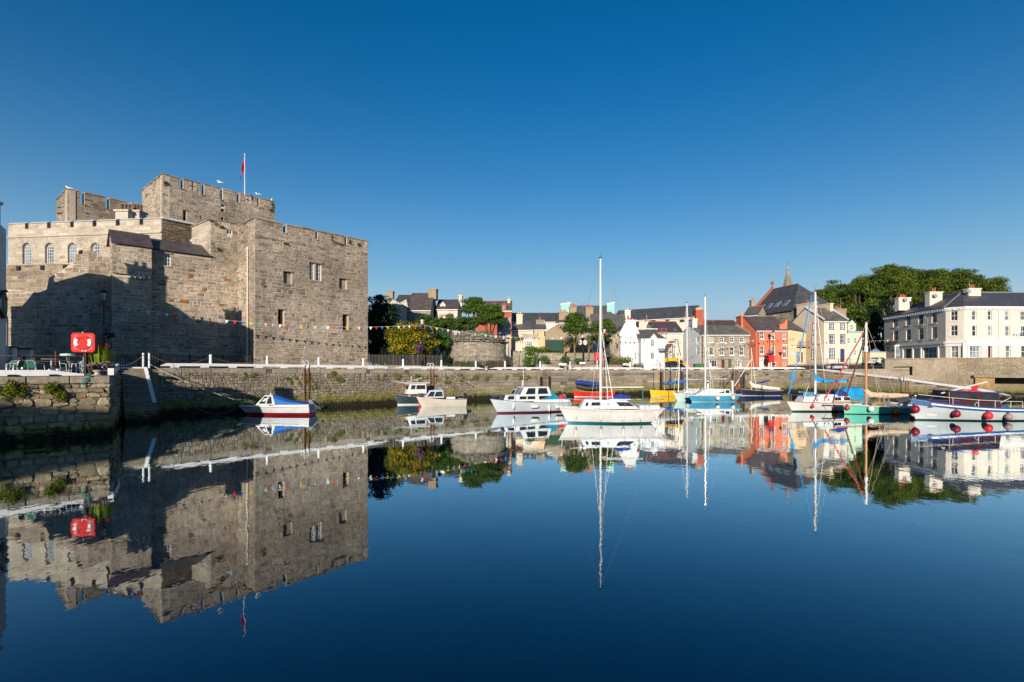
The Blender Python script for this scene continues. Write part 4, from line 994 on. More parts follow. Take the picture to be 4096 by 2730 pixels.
# --- behind the round tower
t, f, fl, fr = house('stone_house', 'stone house with broad dark slate roof and tall chimney, behind the bushes', G(1633, 100), G(1722, 100), 8.5, GZ, Z(1240, 100), Z(1174, 104), 'house_mortar', 'slate_brown',
    [('w', 1645, 1247, 1661, 1282, dict(nx=2, nz=3, pane='pale_glass', frame='lead_grey', recess=.12))], stone_l=dict(h=(.22, .36), l=(.35, .9), proud=(.01, .04), jit=.02))
chimney(t, (fr.A.x - .1, 104.2), (1.5, 2.6), Z(1157, 104), Z(1200, 104), 'brown_render', 0)
aerial(t, 1635, 1163, 1178, 104, .25)
t, f, fl, fr = house('pink_house', 'narrow pink rendered house with slate roof beside the dark evergreen tree', G(1580, 101.5), G(1632, 101.5), 8, GZ, Z(1209, 101), Z(1181, 105), 'pink_wall', 'slate_brown', [('w', 1622, 1226, 1633, 1252, DK), ('w', 1622, 1270, 1633, 1284, DK)])
chim_px(t, 1547, 1164, 1571, 1188, 106, 1.4, pots=0)
t, f, fl, fr = house('outhouse', 'rough grey outhouse with sloping roof half hidden by the dark evergreen tree', G(1540, 96), G(1612, 96), 5, GZ, Z(1222, 96), Z(1190, 98), 'grey_render', 'slate_grey', style='front', ridge_at=0.1)
t, f, fl, fr = house('dormer_house', 'cream house with a small arched dormer and salmon window trims', G(1745, 104), G(1830, 104), 8, GZ, Z(1237, 104), Z(1201, 108), 'cream_wall', 'slate_brown',
    [('w', 1760, 1260, 1773, 1281, dict(nx=2, nz=2, surround='salmon_paint')), ('w', 1800, 1241, 1813, 1257, dict(nx=2, nz=2, surround='salmon_paint'))])
chim_px(t, 1835, 1182, 1848, 1215, 107, 1.6, mat='tan_side', pots=1, pot='pot_yellow'); aerial(t, 1845, 1172, 1182, 107, .4)
def dormer(parent, x0, y0, x1, y1, d, dep, wallm, roofm, frame='white_paint', peak=0.55, trim=None):
    A, B = G(x0, d), G(x1, d); fc = Fac(A, B); z0, z1 = Z(y1, d), Z(y0, d); ze = z1 - (z1 - z0) * (1 - peak) ; h = (fc.L * .2, z0 + .15, fc.L * .8, ze)
    mb = MB(); slab(mb, fc, [(0, z0 - .3), (fc.L, z0 - .3), (fc.L, ze), (fc.L / 2, z1), (0, ze)], [h], .2)
    mb.prism([fc.pt(0, z0 - .3, -.2), fc.pt(0, ze, -.2), fc.pt(0.02, ze, -.2), fc.pt(.02, z0 - .3, -.2)], fc.pt(0, 0, -dep) - fc.pt(0, 0, 0)); mb.prism([fc.pt(fc.L, z0 - .3, -.2), fc.pt(fc.L, ze, -.2), fc.pt(fc.L - .02, ze, -.2), fc.pt(fc.L - .02, z0 - .3, -.2)], fc.pt(0, 0, -dep) - fc.pt(0, 0, 0))
    o = obj('dormer', mb, wallm, parent)
    rm = MB(); c, dd = fc.pt(fc.L / 2, z1, .12), fc.pt(fc.L / 2, z1, -dep)
    roof_plane(rm, fc.pt(-.12, ze - .1, .12), fc.pt(-.12, ze - .1, -dep), dd, c, .08); roof_plane(rm, fc.pt(fc.L + .12, ze - .1, .12), fc.pt(fc.L + .12, ze - .1, -dep), dd, c, .08); obj('dormer_roof', rm, roofm, o)
    m2 = MB(); pl = [fc.pt(h[0], h[1], -.1), fc.pt(h[2], h[1], -.1), fc.pt(h[2], h[3], -.1), fc.pt(h[0], h[3], -.1)]; m2.add(pl, [(0, 1, 2, 3)]); obj('pane', m2, 'pale_glass', o)
    return o
dormer(t, 1760, 1207, 1782, 1236, 104.8, 3.5, 'cream_wall', 'slate_brown')
t, f, fl, fr = house('brick_villa', 'red brick villa with three gabled dormers and red ridge tiles', G(1905, 112), G(2047, 112), 9, GZ, Z(1243, 112), Z(1207, 116), 'brick_red', 'slate_grey', ridge='ridge_red')
for x in (1938, 1980, 2016): dormer(t, x - 9, 1212, x + 9, 1243, 111.9, 4, 'brick_red', 'ridge_red', peak=0.62)
mb = MB(); mb.bar(f.pt(0, Z(1244, 112) - .1, .12), f.pt(f.L, Z(1244, 112) - .1, .12), .2, .3); obj('cornice', mb, 'white_paint', t)
chim_px(t, 2030, 1198, 2041, 1212, 115.5, .8, mat='tan_side', pots=0)
t, f, fl, fr = house('annexe', 'small grey flat topped annexe beside the red brick villa', G(1988, 92), G(2043, 92), 6, GZ, Z(1274, 92), 0, 'grey_render', 'slate_grey', [('w', 2023, 1300, 2031, 1330, dict(nx=1, nz=2))], style='flat')
chim_px(t, 1990, 1262, 2012, 1300, 91.5, 1.2, mat='house_stone', pots=0)
t, f, fl, fr = house('long_slate_house', 'long low cream house with an unbroken dark blue slate roof', G(2040, 119), G(2240, 119), 8, GZ, Z(1287, 119), Z(1254, 123), 'cream_wall', 'slate_blue')
t, f, fl, fr = house('cream_cottage', 'cream cottage with grey slates and a big cream chimney', G(2047, 100), G(2133, 99), 7, GZ, Z(1320, 99.5), Z(1290, 103), 'warm_cream', 'slate_grey', [('w', 2058, 1335, 2066, 1344, dict(nx=2, nz=1)), ('w', 2080, 1333, 2089, 1343, dict(nx=2, nz=1)), ('w', 2107, 1332, 2115, 1342, dict(nx=2, nz=1))])
chim_px(t, 2066, 1257, 2090, 1300, 102, 1.2, mat='warm_cream', pots=2, pot='pot_yellow'); aerial(t, 2076, 1242, 1258, 102, .3)
t, f, fl, fr = house('yellow_cottage', 'small yellow cottage with brown doors beside a blank brown gable', G(2138, 97), G(2184, 97), 6, GZ, Z(1319, 97), Z(1297, 100), 'yellow_wall', 'slate_grey', [('d', 2148, 1326, 2156, 1345, dict(mat='brown_wood', knob=False)), ('d', 2174, 1326, 2181, 1346, dict(mat='brown_wood', knob=False))])
chim_px(t, 2145, 1280, 2178, 1305, 99.5, 1.0, mat='house_stone', pots=1); aerial(t, 2156, 1252, 1280, 99.5, .2)
# blank brown gable
t = thing('brown_gable_house', 'blank brown rendered gable wall with a white verge behind the palm trees', 'house', (*G(2182, 95), GZ)); fc = Fac(G(2182, 95), G(2279, 95))
ol = [(0, GZ), (fc.L, GZ), fc.uz(2279, 1294), fc.uz(2231, 1296), fc.uz(2182, 1327)]; ol[2] = (fc.L, ol[2][1]); ol[4] = (0, ol[4][1])
mb = MB(); slab(mb, fc, ol, (), 8.0); obj('wall', mb, 'brown_render', t)
rm = MB(); a, b = fc.pt(ol[4][0] - .1, ol[4][1], .15), fc.pt(ol[3][0], ol[3][1], .15); roof_plane(rm, a, a - Vector((0, -8.2, 0)), b - Vector((0, -8.2, 0)), b, .12); obj('roof', rm, 'slate_grey', t)
m2 = MB(); m2.bar(a + Vector((0, -.02, .06)), b + Vector((0, -.02, .06)), .1, .22); obj('verge', m2, 'white_paint', t)
t, f, fl, fr = house('brown_house', 'brown rendered house with three tall brown chimney stacks behind the yacht mast', G(2236, 105), G(2392, 105), 8, GZ, Z(1291, 105), Z(1262, 109), 'brown_render', 'slate_blue', [('w', 2373, 1292, 2384, 1305, dict(nx=2, nz=2))])
for (a, b, c, dd, e) in ((2236, 1247, 2271, 1285, 106), (2279, 1227, 2306, 1300, 100.5), (2343, 1229, 2373, 1300, 102)): chim_px(t, a, b, c, dd, e, 1.1, mat='brown_render', pots=3)
aerial(t, 2332, 1216, 1262, 108, .5)
t, f, fl, fr = house('turquoise_house', 'turquoise house with raised white capped gables and dark roof', G(2262, 113), G(2450, 113), 9, GZ, Z(1263, 113), Z(1224, 117), 'turquoise_wall', 'slate_grey')
for (a, b, y0, y1, dd) in ((2243, 2280, 1212, 1272, 113.5), (2428, 2457, 1211, 1255, 114.5)):
    p, q = G(a, dd), G(b, dd); mb = MB(); mb.prism([Vector((p.x, dd, Z(y1, dd))), Vector((q.x, dd, Z(y1, dd))), Vector((q.x, dd, Z(y0 + 1, dd))), Vector((p.x, dd, Z(y0 + 8, dd)))], (0, .6, 0)); g_ = obj('gable', mb, 'turquoise_wall', t)
    mb = MB(); mb.bar((p.x - .1, dd + .3, Z(y0 + 7, dd)), (q.x + .1, dd + .3, Z(y0, dd)), .8, .28); obj('gable_cap', mb, 'white_paint', g_)
t, f, fl, fr = house('terrace_house', 'long white terrace with one long slate roof and brick end chimney', G(2448, 122), G(2772, 111.6), 8.5, GZ, Z(1286, 122), Z(1248, 122) + .6, 'cream_wall', 'slate_blue',
    [('w', 2452, 1290, 2463, 1310, W2), ('w', 2543, 1288, 2556, 1311, dict(DK)), ('w', 2601, 1283, 2622, 1308, dict(DK)), ('w', 2661, 1280, 2677, 1292, dict(DK)), ('w', 2718, 1279, 2740, 1290, dict(DK))])
chim_px(t, 2784, 1240, 2815, 1310, 110, 1.5, mat='brick_red', pots=4, pot='pot_yellow'); chim_px(t, 2500, 1241, 2522, 1270, 120, 1.2, mat='white_wash', pots=2, pot='pot_yellow')
chim_px(t, 2600, 1246, 2625, 1252, 121, 1.0, mat='brown_render', pots=2); chim_px(t, 2645, 1242, 2675, 1248, 119, 1.0, mat='tan_side', pots=1, pot='pot_yellow')
aerial(t, 2535, 1236, 1262, 118, .1); aerial(t, 2520, 1219, 1240, 119, .35)
# slate roof house in front of the terrace's left end
t, f, fl, fr = house('slate_cottage', 'low white cottage with patchy slate roof left of the whitewashed gable', G(2375, 98), G(2512, 98), 7, GZ, Z(1322, 98), Z(1262, 103), 'white_wash', 'slate_grey')
mb = MB()
# whitewashed gable house
t = thing('whitewashed_house', 'tall whitewashed gable house with red chimney pots on the quay', 'house', (*G(2482, 85), GZ)); fc = Fac(G(2482, 85), G(2563, 85))
ol = [(0, GZ), (fc.L, GZ)] + [fc.uz(*q) for q in ((2563, 1346), (2556, 1330), (2543, 1302), (2543, 1285), (2504, 1285), (2476, 1338), (2482, 1350))]; ol[2] = (fc.L, ol[2][1]); ol[-1] = (0, ol[-1][1])
wr = fc.rect(2537, 1410, 2548, 1440)
mb = MB(); slab(mb, fc, ol, [wr], 0.4); slab(mb, Fac(fc.pt(0, 0, -9), fc.pt(0, 0, -.402)), [(0, GZ), (8.598, GZ), (8.598, ol[-1][1]), (0, ol[-1][1])], (), .3); slab(mb, Fac(fc.pt(fc.L, 0, -.402), fc.pt(fc.L, 0, -9)), [(0, GZ), (8.598, GZ), (8.598, ol[2][1]), (0, ol[2][1])], (), .3); obj('wall', mb, 'white_wash', t)
window(t, fc, wr, **W2)
rm = MB(); um = (fc.u(2504) + fc.u(2543)) / 2; zr = Z(1292, 85) 
a = fc.pt(fc.u(2474), Z(1342, 85), -.05); roof_plane(rm, a, a + Vector((0, 9, 0)), fc.pt(um, zr, -9), fc.pt(um, zr, -.05), .1); a = fc.pt(fc.L + .1, Z(1346, 85), -.4); roof_plane(rm, a, a + Vector((0, 9, 0)), fc.pt(um, zr, -9), fc.pt(um, zr, -.4), .1); obj('roof', rm, 'slate_grey', t)
mb = MB(); a, b = fc.pt(fc.u(2500), Z(1283, 85), -.35), fc.pt(fc.u(2546), Z(1283, 85), -.35); mb.bar(a, b, 1.1, .2); ch = obj('chimney', mb, 'white_wash', t)
for x, r in ((2512, .16), (2520, .12), (2530, .14)):
    m = MB(); p = P(x, 1283, 85.3); m.lathe(p, [(r, 0), (r * .85, .1), (r * .8, .7 if x < 2515 else .35), (r, .8 if x < 2515 else .42)], 8); obj('chimney_pot', m, 'pot_red', ch)
t, f, fl, fr = house('stone_shed', 'low stone shed against the left of the whitewashed gable', G(2440, 86), G(2480, 86), 6, GZ, Z(1352, 86), Z(1330, 89), 'house_mortar', 'slate_grey', [('w', 2465, 1376, 2473, 1395, dict(DK, nx=1, nz=2))], style='front', ridge_at=.95, stone_l=dict(h=(.2, .34), l=(.3, .8), proud=(.01, .05), jit=.03, course=False))
t, f, fl, fr = house('white_annexe', 'white two storey annexe with small gable, multi-pane windows and glass porch', G(2564, 83.2), G(2660, 83.2), 6, GZ - .1, Z(1355, 83), 0, 'white_wash', 'slate_grey',
    [('w', 2602, 1359, 2618, 1389, W22), ('w', 2602, 1409, 2618, 1439, W22), ('d', 2634, 1409, 2646, 1455, dict(mat='pale_green_paint', panels=True))], style='none')
mb = MB(); slab(mb, f, [(f.u(2600), Z(1355, 83) + .002), (f.u(2631), Z(1355, 83) + .002), (f.u(2616), Z(1335, 83))], (), .35); obj('gablet', mb, 'white_wash', t)
rm = MB(); zz = Z(1356, 83.2); roof_plane(rm, f.pt(-.3, zz, -.35), f.pt(f.L + .2, zz, -.35), f.pt(f.L - 1.2, zz + 1.6, -3.2), f.pt(-.3, zz + 1.6, -3.2), .1); roof_plane(rm, f.pt(-.3, zz, -6.2), f.pt(f.L + .2, zz, -6.2), f.pt(f.L - 1.2, zz + 1.6, -3.2), f.pt(-.3, zz + 1.6, -3.2), .1); roof_tri(rm, f.pt(f.L + .2, zz, -.35), f.pt(f.L + .2, zz, -6.2), f.pt(f.L - 1.2, zz + 1.6, -3.2)); obj('roof', rm, 'slate_grey', t)
rm = MB(); a, b = f.pt(f.u(2631), Z(1395, 83), .05), f.pt(f.u(2656), Z(1395, 83), .05); roof_plane(rm, f.pt(f.u(2633), Z(1407, 83), 1.0), f.pt(f.u(2659), Z(1407, 83), 1.0), b, a, .06); obj('porch_roof', rm, 'pale_glass', t)
t, f, fl, fr = house('cream_house', 'cream house with slate roof, red ridge tiles and a skylight behind scaffolding', G(2622, 97), G(2732, 97), 9, GZ, Z(1331, 97), Z(1290, 101), 'cream_wall', 'slate_purple', [('w', 2682, 1392, 2690, 1410, DK)], ridge='ridge_red')
def skylight(parent, f, x, y, w, h, ze, zr, D, mat='pale_glass', frame='lead_grey', ov=0.0, m=None):
    """panel lying on the front roof slope"""
    m = m or D / 2; best = None
    for k in range(200):
        s = k / 199.0; z = ze + (zr - ze) * s; uu = None
        A = f.A - f.n * (m * s); r = (x - CX) / F; u = (r * A.y - A.x) / (f.e.x - r * f.e.y); p = A + f.e * u
        yy = HY - (z - CH) / p.y * F
        if best is None or abs(yy - y) < best[0]: best = (abs(yy - y), s, u)
    s, u = best[1], best[2]; sl = sqrt(m * m + (zr - ze) ** 2); ds = h / 2 / sl
    def pt(uu, ss, o): 
        n = Vector((f.n.x * (zr - ze), f.n.y * (zr - ze), m)).normalized()
        return f.pt(uu, ze + (zr - ze) * ss, -m * ss) + n * o
    mb = MB(); q = [pt(u - w / 2, s - ds, .1), pt(u + w / 2, s - ds, .1), pt(u + w / 2, s + ds, .1), pt(u - w / 2, s + ds, .1)]; mb.prism(q, pt(u, s, .2) - pt(u, s, .1)); o = obj('skylight', mb, frame, parent)
    mb = MB(); k = .85; mb.add([pt(u - w / 2 * k, s - ds * k, .21), pt(u + w / 2 * k, s - ds * k, .21), pt(u + w / 2 * k, s + ds * k, .21), pt(u - w / 2 * k, s + ds * k, .21)], [(0, 1, 2, 3)]); obj('pane', mb, mat, o)
skylight(t, f, 2699, 1322, .55, .8, Z(1331, 97), Z(1290, 101), 9)
t, f, fl, fr = house('lean_to', 'low cream lean-to with slate roof between scaffolding and pale blue gable', G(2672, 93.5), G(2716, 93.5), 4, GZ, Z(1398, 93), Z(1362, 96), 'cream_wall', 'slate_grey', style='front', ridge_at=.8)
# grey stone terrace with the pale blue gable
rows = []
for (a, b) in ((2837, 2854), (2879, 2896), (2919, 2936), (2958, 2975)): rows += [('w', a, 1349, b, 1370, W2), ('w', a, 1388, b, 1422, W2)]
rows += [('w', 2837, 1440, 2868, 1469, dict(nx=3, nz=1, recess=.12)), ('d', 2886, 1440, 2898, 1472, dict(mat='maroon_paint', frame='maroon_paint')), ('d', 2913, 1440, 2926, 1472, dict(mat='green_paint', frame='green_paint')), ('w', 2950, 1440, 2966, 1470, dict(nx=2, nz=2, pane='pale_glass', recess=.12))]
t, f, fl, fr = house('stone_terrace', 'grey stone three storey terrace with mossy slates and a pale blue gable end', G(2806, 94), G(2997, 94), 7.0, GZ, Z(1339, 94), Z(1304, 97.5), 'house_mortar', 'slate_old', rows,
    [('w', 2784, 1349, 2794, 1370, W2), ('w', 2785, 1388, 2796, 1421, W2)], stone_l=dict(h=(.18, .34), l=(.3, .85), proud=(.01, .045), jit=.025, course=False), sidewall='grey_blue_wall', skew=-.25)
chimney(t, (f.A.x - .35, 97.6), (.9, 2.4), Z(1277, 97.5), Z(1320, 97.5), 'grey_blue_wall', 4, 'pot_yellow', along='y')
for r in ((2834, 2870), (2883, 2908), (2911, 2936)):
    mb = MB(); mb.bar(f.pt(f.u(r[0]), Z(1436, 94), .15), f.pt(f.u(r[1]), Z(1436, 94), .15), .3, .12); obj('door_hood', mb, 'lead_grey', t)
mb = MB(); u = f.u(2809); mb.tube([f.pt(.15, 4, .12), f.pt(.15, Z(1340, 94), .12)], .06, 6); obj('drainpipe', mb, 'black_iron', t)
mb = MB(); mb.bar(f.pt(f.L, Z(1339, 94) + .2, 0.2), f.pt(f.L - .88, Z(1304, 97.5) + .25, -3.5), .35, .2); obj('parapet', mb, 'coping_stone', t)
t, f, fl, fr = house('back_house', 'dark slate roof with red ridge seen behind the stone terrace', G(2815, 112), G(2960, 112), 7, GZ, Z(1308, 112), Z(1284, 115), 'tan_side', 'slate_brown', ridge='ridge_red')
# coral house
rows = [('w', 3040, 1325, 3056, 1357, W2), ('w', 3085, 1326, 3100, 1359, W2), ('w', 3040, 1384, 3056, 1417, W2), ('w', 3085, 1384, 3101, 1418, W2), ('w', 3131, 1325, 3143, 1357, W2), ('w', 3130, 1386, 3147, 1432, dict(W2)), ('d', 3037, 1431, 3058, 1474, dict(mat='white_paint')), ('w', 3084, 1449, 3105, 1465, dict(nx=2, nz=1)), ('w', 3134, 1449, 3144, 1461, dict(nx=1, nz=1))]
t, f, fl, fr = house('coral_house', 'coral red house with white window sills and a white front door', G(3025, 95), G(3149, 95), 6.3, GZ, Z(1321, 95), Z(1269, 98), 'coral_wall', 'slate_purple', rows, skew=-.25)
chimney(t, (f.A.x - .75, 99.6), (.9, 2.2), Z(1265, 99.5), Z(1320, 99.5), 'coral_wall', 2, 'pot_yellow', along='y')
mb = MB(); slab(mb, f, [(f.u(3119), Z(1321, 95) + .002), (f.L, Z(1321, 95) + .002), (f.L, Z(1280, 95)), (f.u(3143), Z(1280, 95)), (f.u(3137), Z(1293, 95)), (f.u(3128), Z(1297, 95)), (f.u(3119), Z(1298, 95))], (), .5); obj('parapet', mb, 'coral_wall', t)
mb = MB(); mb.bar(f.pt(f.u(3128), Z(1381, 95), .06), f.pt(f.L, Z(1381, 95), .06), .12, .2); obj('band', mb, 'white_paint', t)
mb = MB(); mb.tube([f.pt(.3, 4, .1), f.pt(.3, Z(1324, 95), .1)], .06, 6); obj('drainpipe', mb, 'black_iron', t)
mb = MB(); mb.lathe(f.pt(f.u(3047), Z(1440, 95), -.09), [(.0, 0), (.26, 0), (.26, .03), (.13, .06)], 12, axis=Matrix.Rotation(pi / 2, 3, 'X')); obj('door_wreath', mb, 'galvanised', t)
# yellow building with balcony
t, f, fl, fr = house('yellow_house', 'pale yellow house with a little iron balcony next to the coral house', G(3151, 99), G(3224, 99), 5, GZ, Z(1330, 99), 0, 'yellow_wall', 'slate_grey', [('w', 3194, 1369, 3205, 1388, dict(nx=2, nz=1)), ('d', 3203, 1408, 3214, 1452, dict(mat='brown_wood')), ('w', 3186, 1408, 3199, 1448, dict(nx=1, nz=1, frame='dark_frame'))], style='none')
rm = MB(); roof_plane(rm, P(3149, 1318, 98.8), P(3225, 1331, 98.8), P(3192, 1306, 104), P(3148, 1282, 104), .1); obj('roof', rm, 'slate_grey', t)
mb = MB(); slab(mb, f, [(0, Z(1330, 99) + .002), (f.u(3222), Z(1330, 99) + .002), (0, Z(1318, 99))], (), .3); obj('wall_top', mb, 'yellow_wall', t)
bm_ = MB(); a, b = f.pt(f.u(3187), Z(1389, 99), .45), f.pt(f.u(3228), Z(1389, 99), .45); bm_.bar(a, b, .9, .1)
bal = obj('balcony', bm_, 'brown_wood', t); bm_ = MB(); up = Vector((0, 0, 1.05)); a, b = f.pt(f.u(3187), Z(1388, 99), .88), f.pt(f.u(3228), Z(1388, 99), .88); bm_.tube([a + up, b + up], .03, 4)
for k in range(13): q = a.lerp(b, k / 12); bm_.tube([q, q + up], .018, 4)
obj('railing', bm_, 'black_iron', bal)
def flat_text(parent, body, f, u, z, size, mat, off=0.02, align='CENTER', name='lettering'):
    cu = bpy.data.curves.new(name, 'FONT'); cu.body = body; cu.size = size; cu.align_x = align; cu.align_y = 'CENTER'; cu.extrude = 0.004
    tmp = bpy.data.objects.new(name, cu); COL.objects.link(tmp); dg = bpy.context.evaluated_depsgraph_get(); me = bpy.data.meshes.new_from_object(tmp.evaluated_get(dg)); bpy.data.objects.remove(tmp)
    o = bpy.data.objects.new(name, me); COL.objects.link(o); me.materials.clear(); me.materials.append(MATS[mat] if isinstance(mat, str) else mat)
    p = f.pt(u, z, off); o.rotation_euler = (pi / 2, 0, atan2(f.e.y, f.e.x)); o.location = p - OFF.get(parent, Vector((0, 0, 0))) if parent else p
    o.parent = parent; return o
mb = MB(); r = f.rect(3158, 1409, 3179, 1421); mb.prism([f.pt(r[0], r[1], .01), f.pt(r[2], r[1], .01), f.pt(r[2], r[3], .01), f.pt(r[0], r[3], .01)], f.pt(0, 0, .05) - f.pt(0, 0, 0)); obj('wall_plaque', mb, plain('plaque_blue', (0.42, 0.48, 0.60), .6), t)
mb = MB(); r = f.rect(3158, 1387, 3180, 1392); mb.prism([f.pt(r[0], r[1], .01), f.pt(r[2], r[1], .01), f.pt(r[2], r[3], .01), f.pt(r[0], r[3], .01)], f.pt(0, 0, .04) - f.pt(0, 0, 0)); obj('name_board', mb, 'white_paint', t)
mb = MB(); mb.bar(f.pt(f.u(3172), Z(1367, 99), .05), f.pt(f.u(3172), Z(1352, 99), .05), .05, .05); mb.bar(f.pt(f.u(3168), Z(1357, 99), .05), f.pt(f.u(3177), Z(1357, 99), .05), .05, .05); obj('wall_tie', mb, 'rust', t)
# tall cream house
NV = dict(nx=2, nz=2, recess=.14, frame='white_paint', surround='navy_paint')
rows = [('w', 3319, 1296, 3333, 1318, NV), ('w', 3363, 1296, 3377, 1318, NV), ('w', 3319, 1340, 3335, 1374, NV), ('w', 3363, 1340, 3378, 1374, NV), ('w', 3319, 1396, 3336, 1434, NV), ('d', 3361, 1396, 3378, 1449, dict(mat='navy_paint', frame='navy_paint'))]
t, f, fl, fr = house('tall_cream_house', 'tall cream house with navy window surrounds and a bare tan gable', G(3294, 98), G(3388, 98), 8.2, GZ, Z(1284, 98), Z(1234, 102), 'cream_wall', 'slate_old', rows, [('w', 3252, 1296, 3266, 1320, NV), ('w', 3250, 1341, 3265, 1376, NV), ('w', 3249, 1400, 3264, 1437, NV)], sidewall='tan_side', skew=-.25)
chimney(t, (f.A.x - .72, 102.4), (.7, 4.2), Z(1213, 102), Z(1262, 102), 'tan_side', 3, 'pot_red', rz=.245, along='y'); chimney(t, (f.B.x - 1.6, 102.8), (.7, 4.0), Z(1216, 102), Z(1255, 102), 'tan_side', 0, rz=.245)
mb = MB(); mb.bar(f.pt(f.L + .05, Z(1284, 98) + .25, .3), f.pt(f.L - .97, Z(1234, 102) + .25, -4.1), .3, .2); mb.bar(f.pt(-.05, Z(1284, 98) + .25, .3), f.pt(-1.08, Z(1234, 102) + .25, -4.1), .3, .2); obj('verge', mb, 'white_paint', t)
mb = MB(); mb.tube([f.pt(.12, 4.4, .1), f.pt(.12, Z(1286, 98), .1)], .06, 6); obj('drainpipe', mb, 'white_paint', t)
aerial(t, 3363, 1195, 1250, 103, .9)
rows = [('w', 3390, 1352, 3401, 1376, W2), ('w', 3416, 1352, 3427, 1376, W2), ('d', 3391, 1399, 3401, 1442, dict(mat='white_paint')), ('w', 3416, 1400, 3426, 1424, W2)]
t, f, fl, fr = house('mint_house', 'narrow mint green house with one gabled dormer next to the trees', G(3389, 98.6), G(3448, 98.6), 8, GZ, Z(1326, 98.6), Z(1290, 102), 'mint_wall', 'slate_grey', rows)
mb = MB(); slab(mb, f, [(f.u(3391), Z(1326, 98.6) + .002), (f.u(3424), Z(1326, 98.6) + .002), (f.u(3424), Z(1297, 98.6)), (f.u(3408), Z(1281, 98.6)), (f.u(3391), Z(1297, 98.6))], [f.rect(3402, 1300, 3413, 1322)], .3); dg = obj('dormer_gable', mb, 'mint_wall', t); window(t, f, f.rect(3402, 1300, 3413, 1322), **W2)
rm = MB(); z_ = Z(1297, 98.6); c, dd = f.pt(f.u(3408), Z(1280, 98.6), .1), f.pt(f.u(3408), Z(1280, 98.6), -4); roof_plane(rm, f.pt(f.u(3390), z_, .1), f.pt(f.u(3390), z_, -4), dd, c, .08); roof_plane(rm, f.pt(f.u(3425), z_, .1), f.pt(f.u(3425), z_, -4), dd, c, .08); obj('dormer_roof', rm, 'slate_grey', t)
chim_px(t, 3335, 1235, 3385, 1262, 105, 1.2, mat='brown_render', pots=3)
# church hall, spire
t, f, fl, fr = house('church_hall', 'big church hall with steep slate roof, four skylights and red coped gable', Vector((54.3, 119)), Vector((57.2, 106.3)), 12, GZ, 16.1, 22.2, 'house_mortar', 'slate_blue', style='hipr', ridge='ridge_red', gable_ov=.2, eave='black_iron', stone_l=dict(h=(.3, .5), l=(.5, 1.2), proud=(.01, .04)))
for (x, y) in ((3047, 1233), (3079, 1227), (3112, 1221), (3146, 1215)): skylight(t, f, x, y, 1.2, 1.7, 16.1, 22.2, 12)
mb = MB(); mb.bar(f.pt(-.2, 16.1, .4), f.pt(-.2, 22.6, -6), .45, .4); g_ = obj('gable_coping', mb, 'ridge_red', t); mb = MB(); mb.lathe(f.pt(-.2, 22.7, -6), [(.12, 0), (.3, .2), (.12, .35), (.14, .7), (.4, 1.0), (.4, 1.2), (.1, 1.6)], 8); obj('finial', mb, 'ridge_red', g_)
chim_px(t, 3006, 1200, 3022, 1235, 115, 1.0, mat='house_stone', pots=1); aerial(t, 3261, 1140, 1165, 110, .9)
mb = MB(); slab(mb, fr, [(0, GZ), (fr.L, GZ), (fr.L, 16.1), (0, 16.1)], (), .1, off=.06); o_ = obj('end_wall', mb, 'house_mortar', t); build_stones(t, stones(fr, [(0, 8), (fr.L, 8), (fr.L, 16), (0, 16)], (), (.25, .5), (.4, 1.1), (.07, .12), .03, .02, 77, course=False), MATS['house_stone'], 20, 'end_stone')
t, f, fl, fr = house('gabled_wing', 'small slate roofed wing with red ridge left of the church hall', G(2975, 112), G(3030, 110), 6, GZ, Z(1262, 111), Z(1229, 113), 'house_mortar', 'slate_grey', ridge='ridge_red')
sp = thing('church_spire', 'slender pale stone church spire rising over the slate roofs', 'spire', (75.5, 143, GZ)); mb = MB()
zb_, zt_ = Z(1180, 143), Z(1062, 143); r0 = 1.65
mb.lathe((75.5, 143, zb_), [(r0 * 1.1, -10), (r0 * 1.1, 0), (r0, .3), (.28, (zt_ - zb_) * .83), (.42, (zt_ - zb_) * .84), (.36, (zt_ - zb_) * .87), (.22, (zt_ - zb_) * .88), (.05, zt_ - zb_)], 8); obj('spire', mb, stone('spire_stone', [(.26, .24, .21), (.36, .33, .28)], 3.0, use_tone=False), sp)
mb = MB(); mb.tube([(75.5, 143, zt_), (75.5, 143, zt_ + 1.6)], .03, 4); obj('vane', mb, 'black_iron', sp)
# hotel
HE, HR = 14.35, 17.5; HA, HB, HC = Vector((75.4, 105.8)), Vector((73.9, 89.0)), Vector((75.2, 86.9)); HD = Vector((96, 87.6))
ht = thing('hotel', 'large cream three storey corner hotel with slate roofs above the harbour wall', 'hotel', (HB.x, HB.y, GZ))
h1, h2, h3 = Fac(HA, HB), Fac(HB, HC), Fac(HC, HD); HW = dict(nx=2, nz=2, recess=.22, sill='white_paint', fw=.1); HW1 = dict(HW, nx=1)
def hot(fac, ops, outline=None):
    rs = [fac.rect(*o[:4]) for o in ops]; rs = [(max(.15, r[0]), r[1], min(fac.L - .1, r[2]), r[3]) for r in rs]; mb = MB(); slab(mb, fac, [(0, GZ), (fac.L, GZ), (fac.L, HE), (0, HE)], rs, .35); obj('wall', mb, 'hotel_wall', ht)
    for o, r in zip(ops, rs):
        if o[4] == 'd': door(ht, fac, r, 'maroon_paint', .3, panels=False)
        else: window(ht, fac, r, **o[4])
hot(h1, [(3572, 1274, 3591, 1309, HW), (3623, 1266, 3642, 1303, HW), (3673, 1259, 3693, 1299, HW), (3727, 1251, 3747, 1293, HW), (3573, 1323, 3592, 1366, HW), (3624, 1319, 3643, 1362, HW), (3674, 1313, 3694, 1359, HW), (3727, 1308, 3748, 1356, HW),
         (3623, 1391, 3646, 1440, 'd'), (3692, 1388, 3748, 1440, dict(HW, nx=3, nz=2, pane='pale_glass'))])
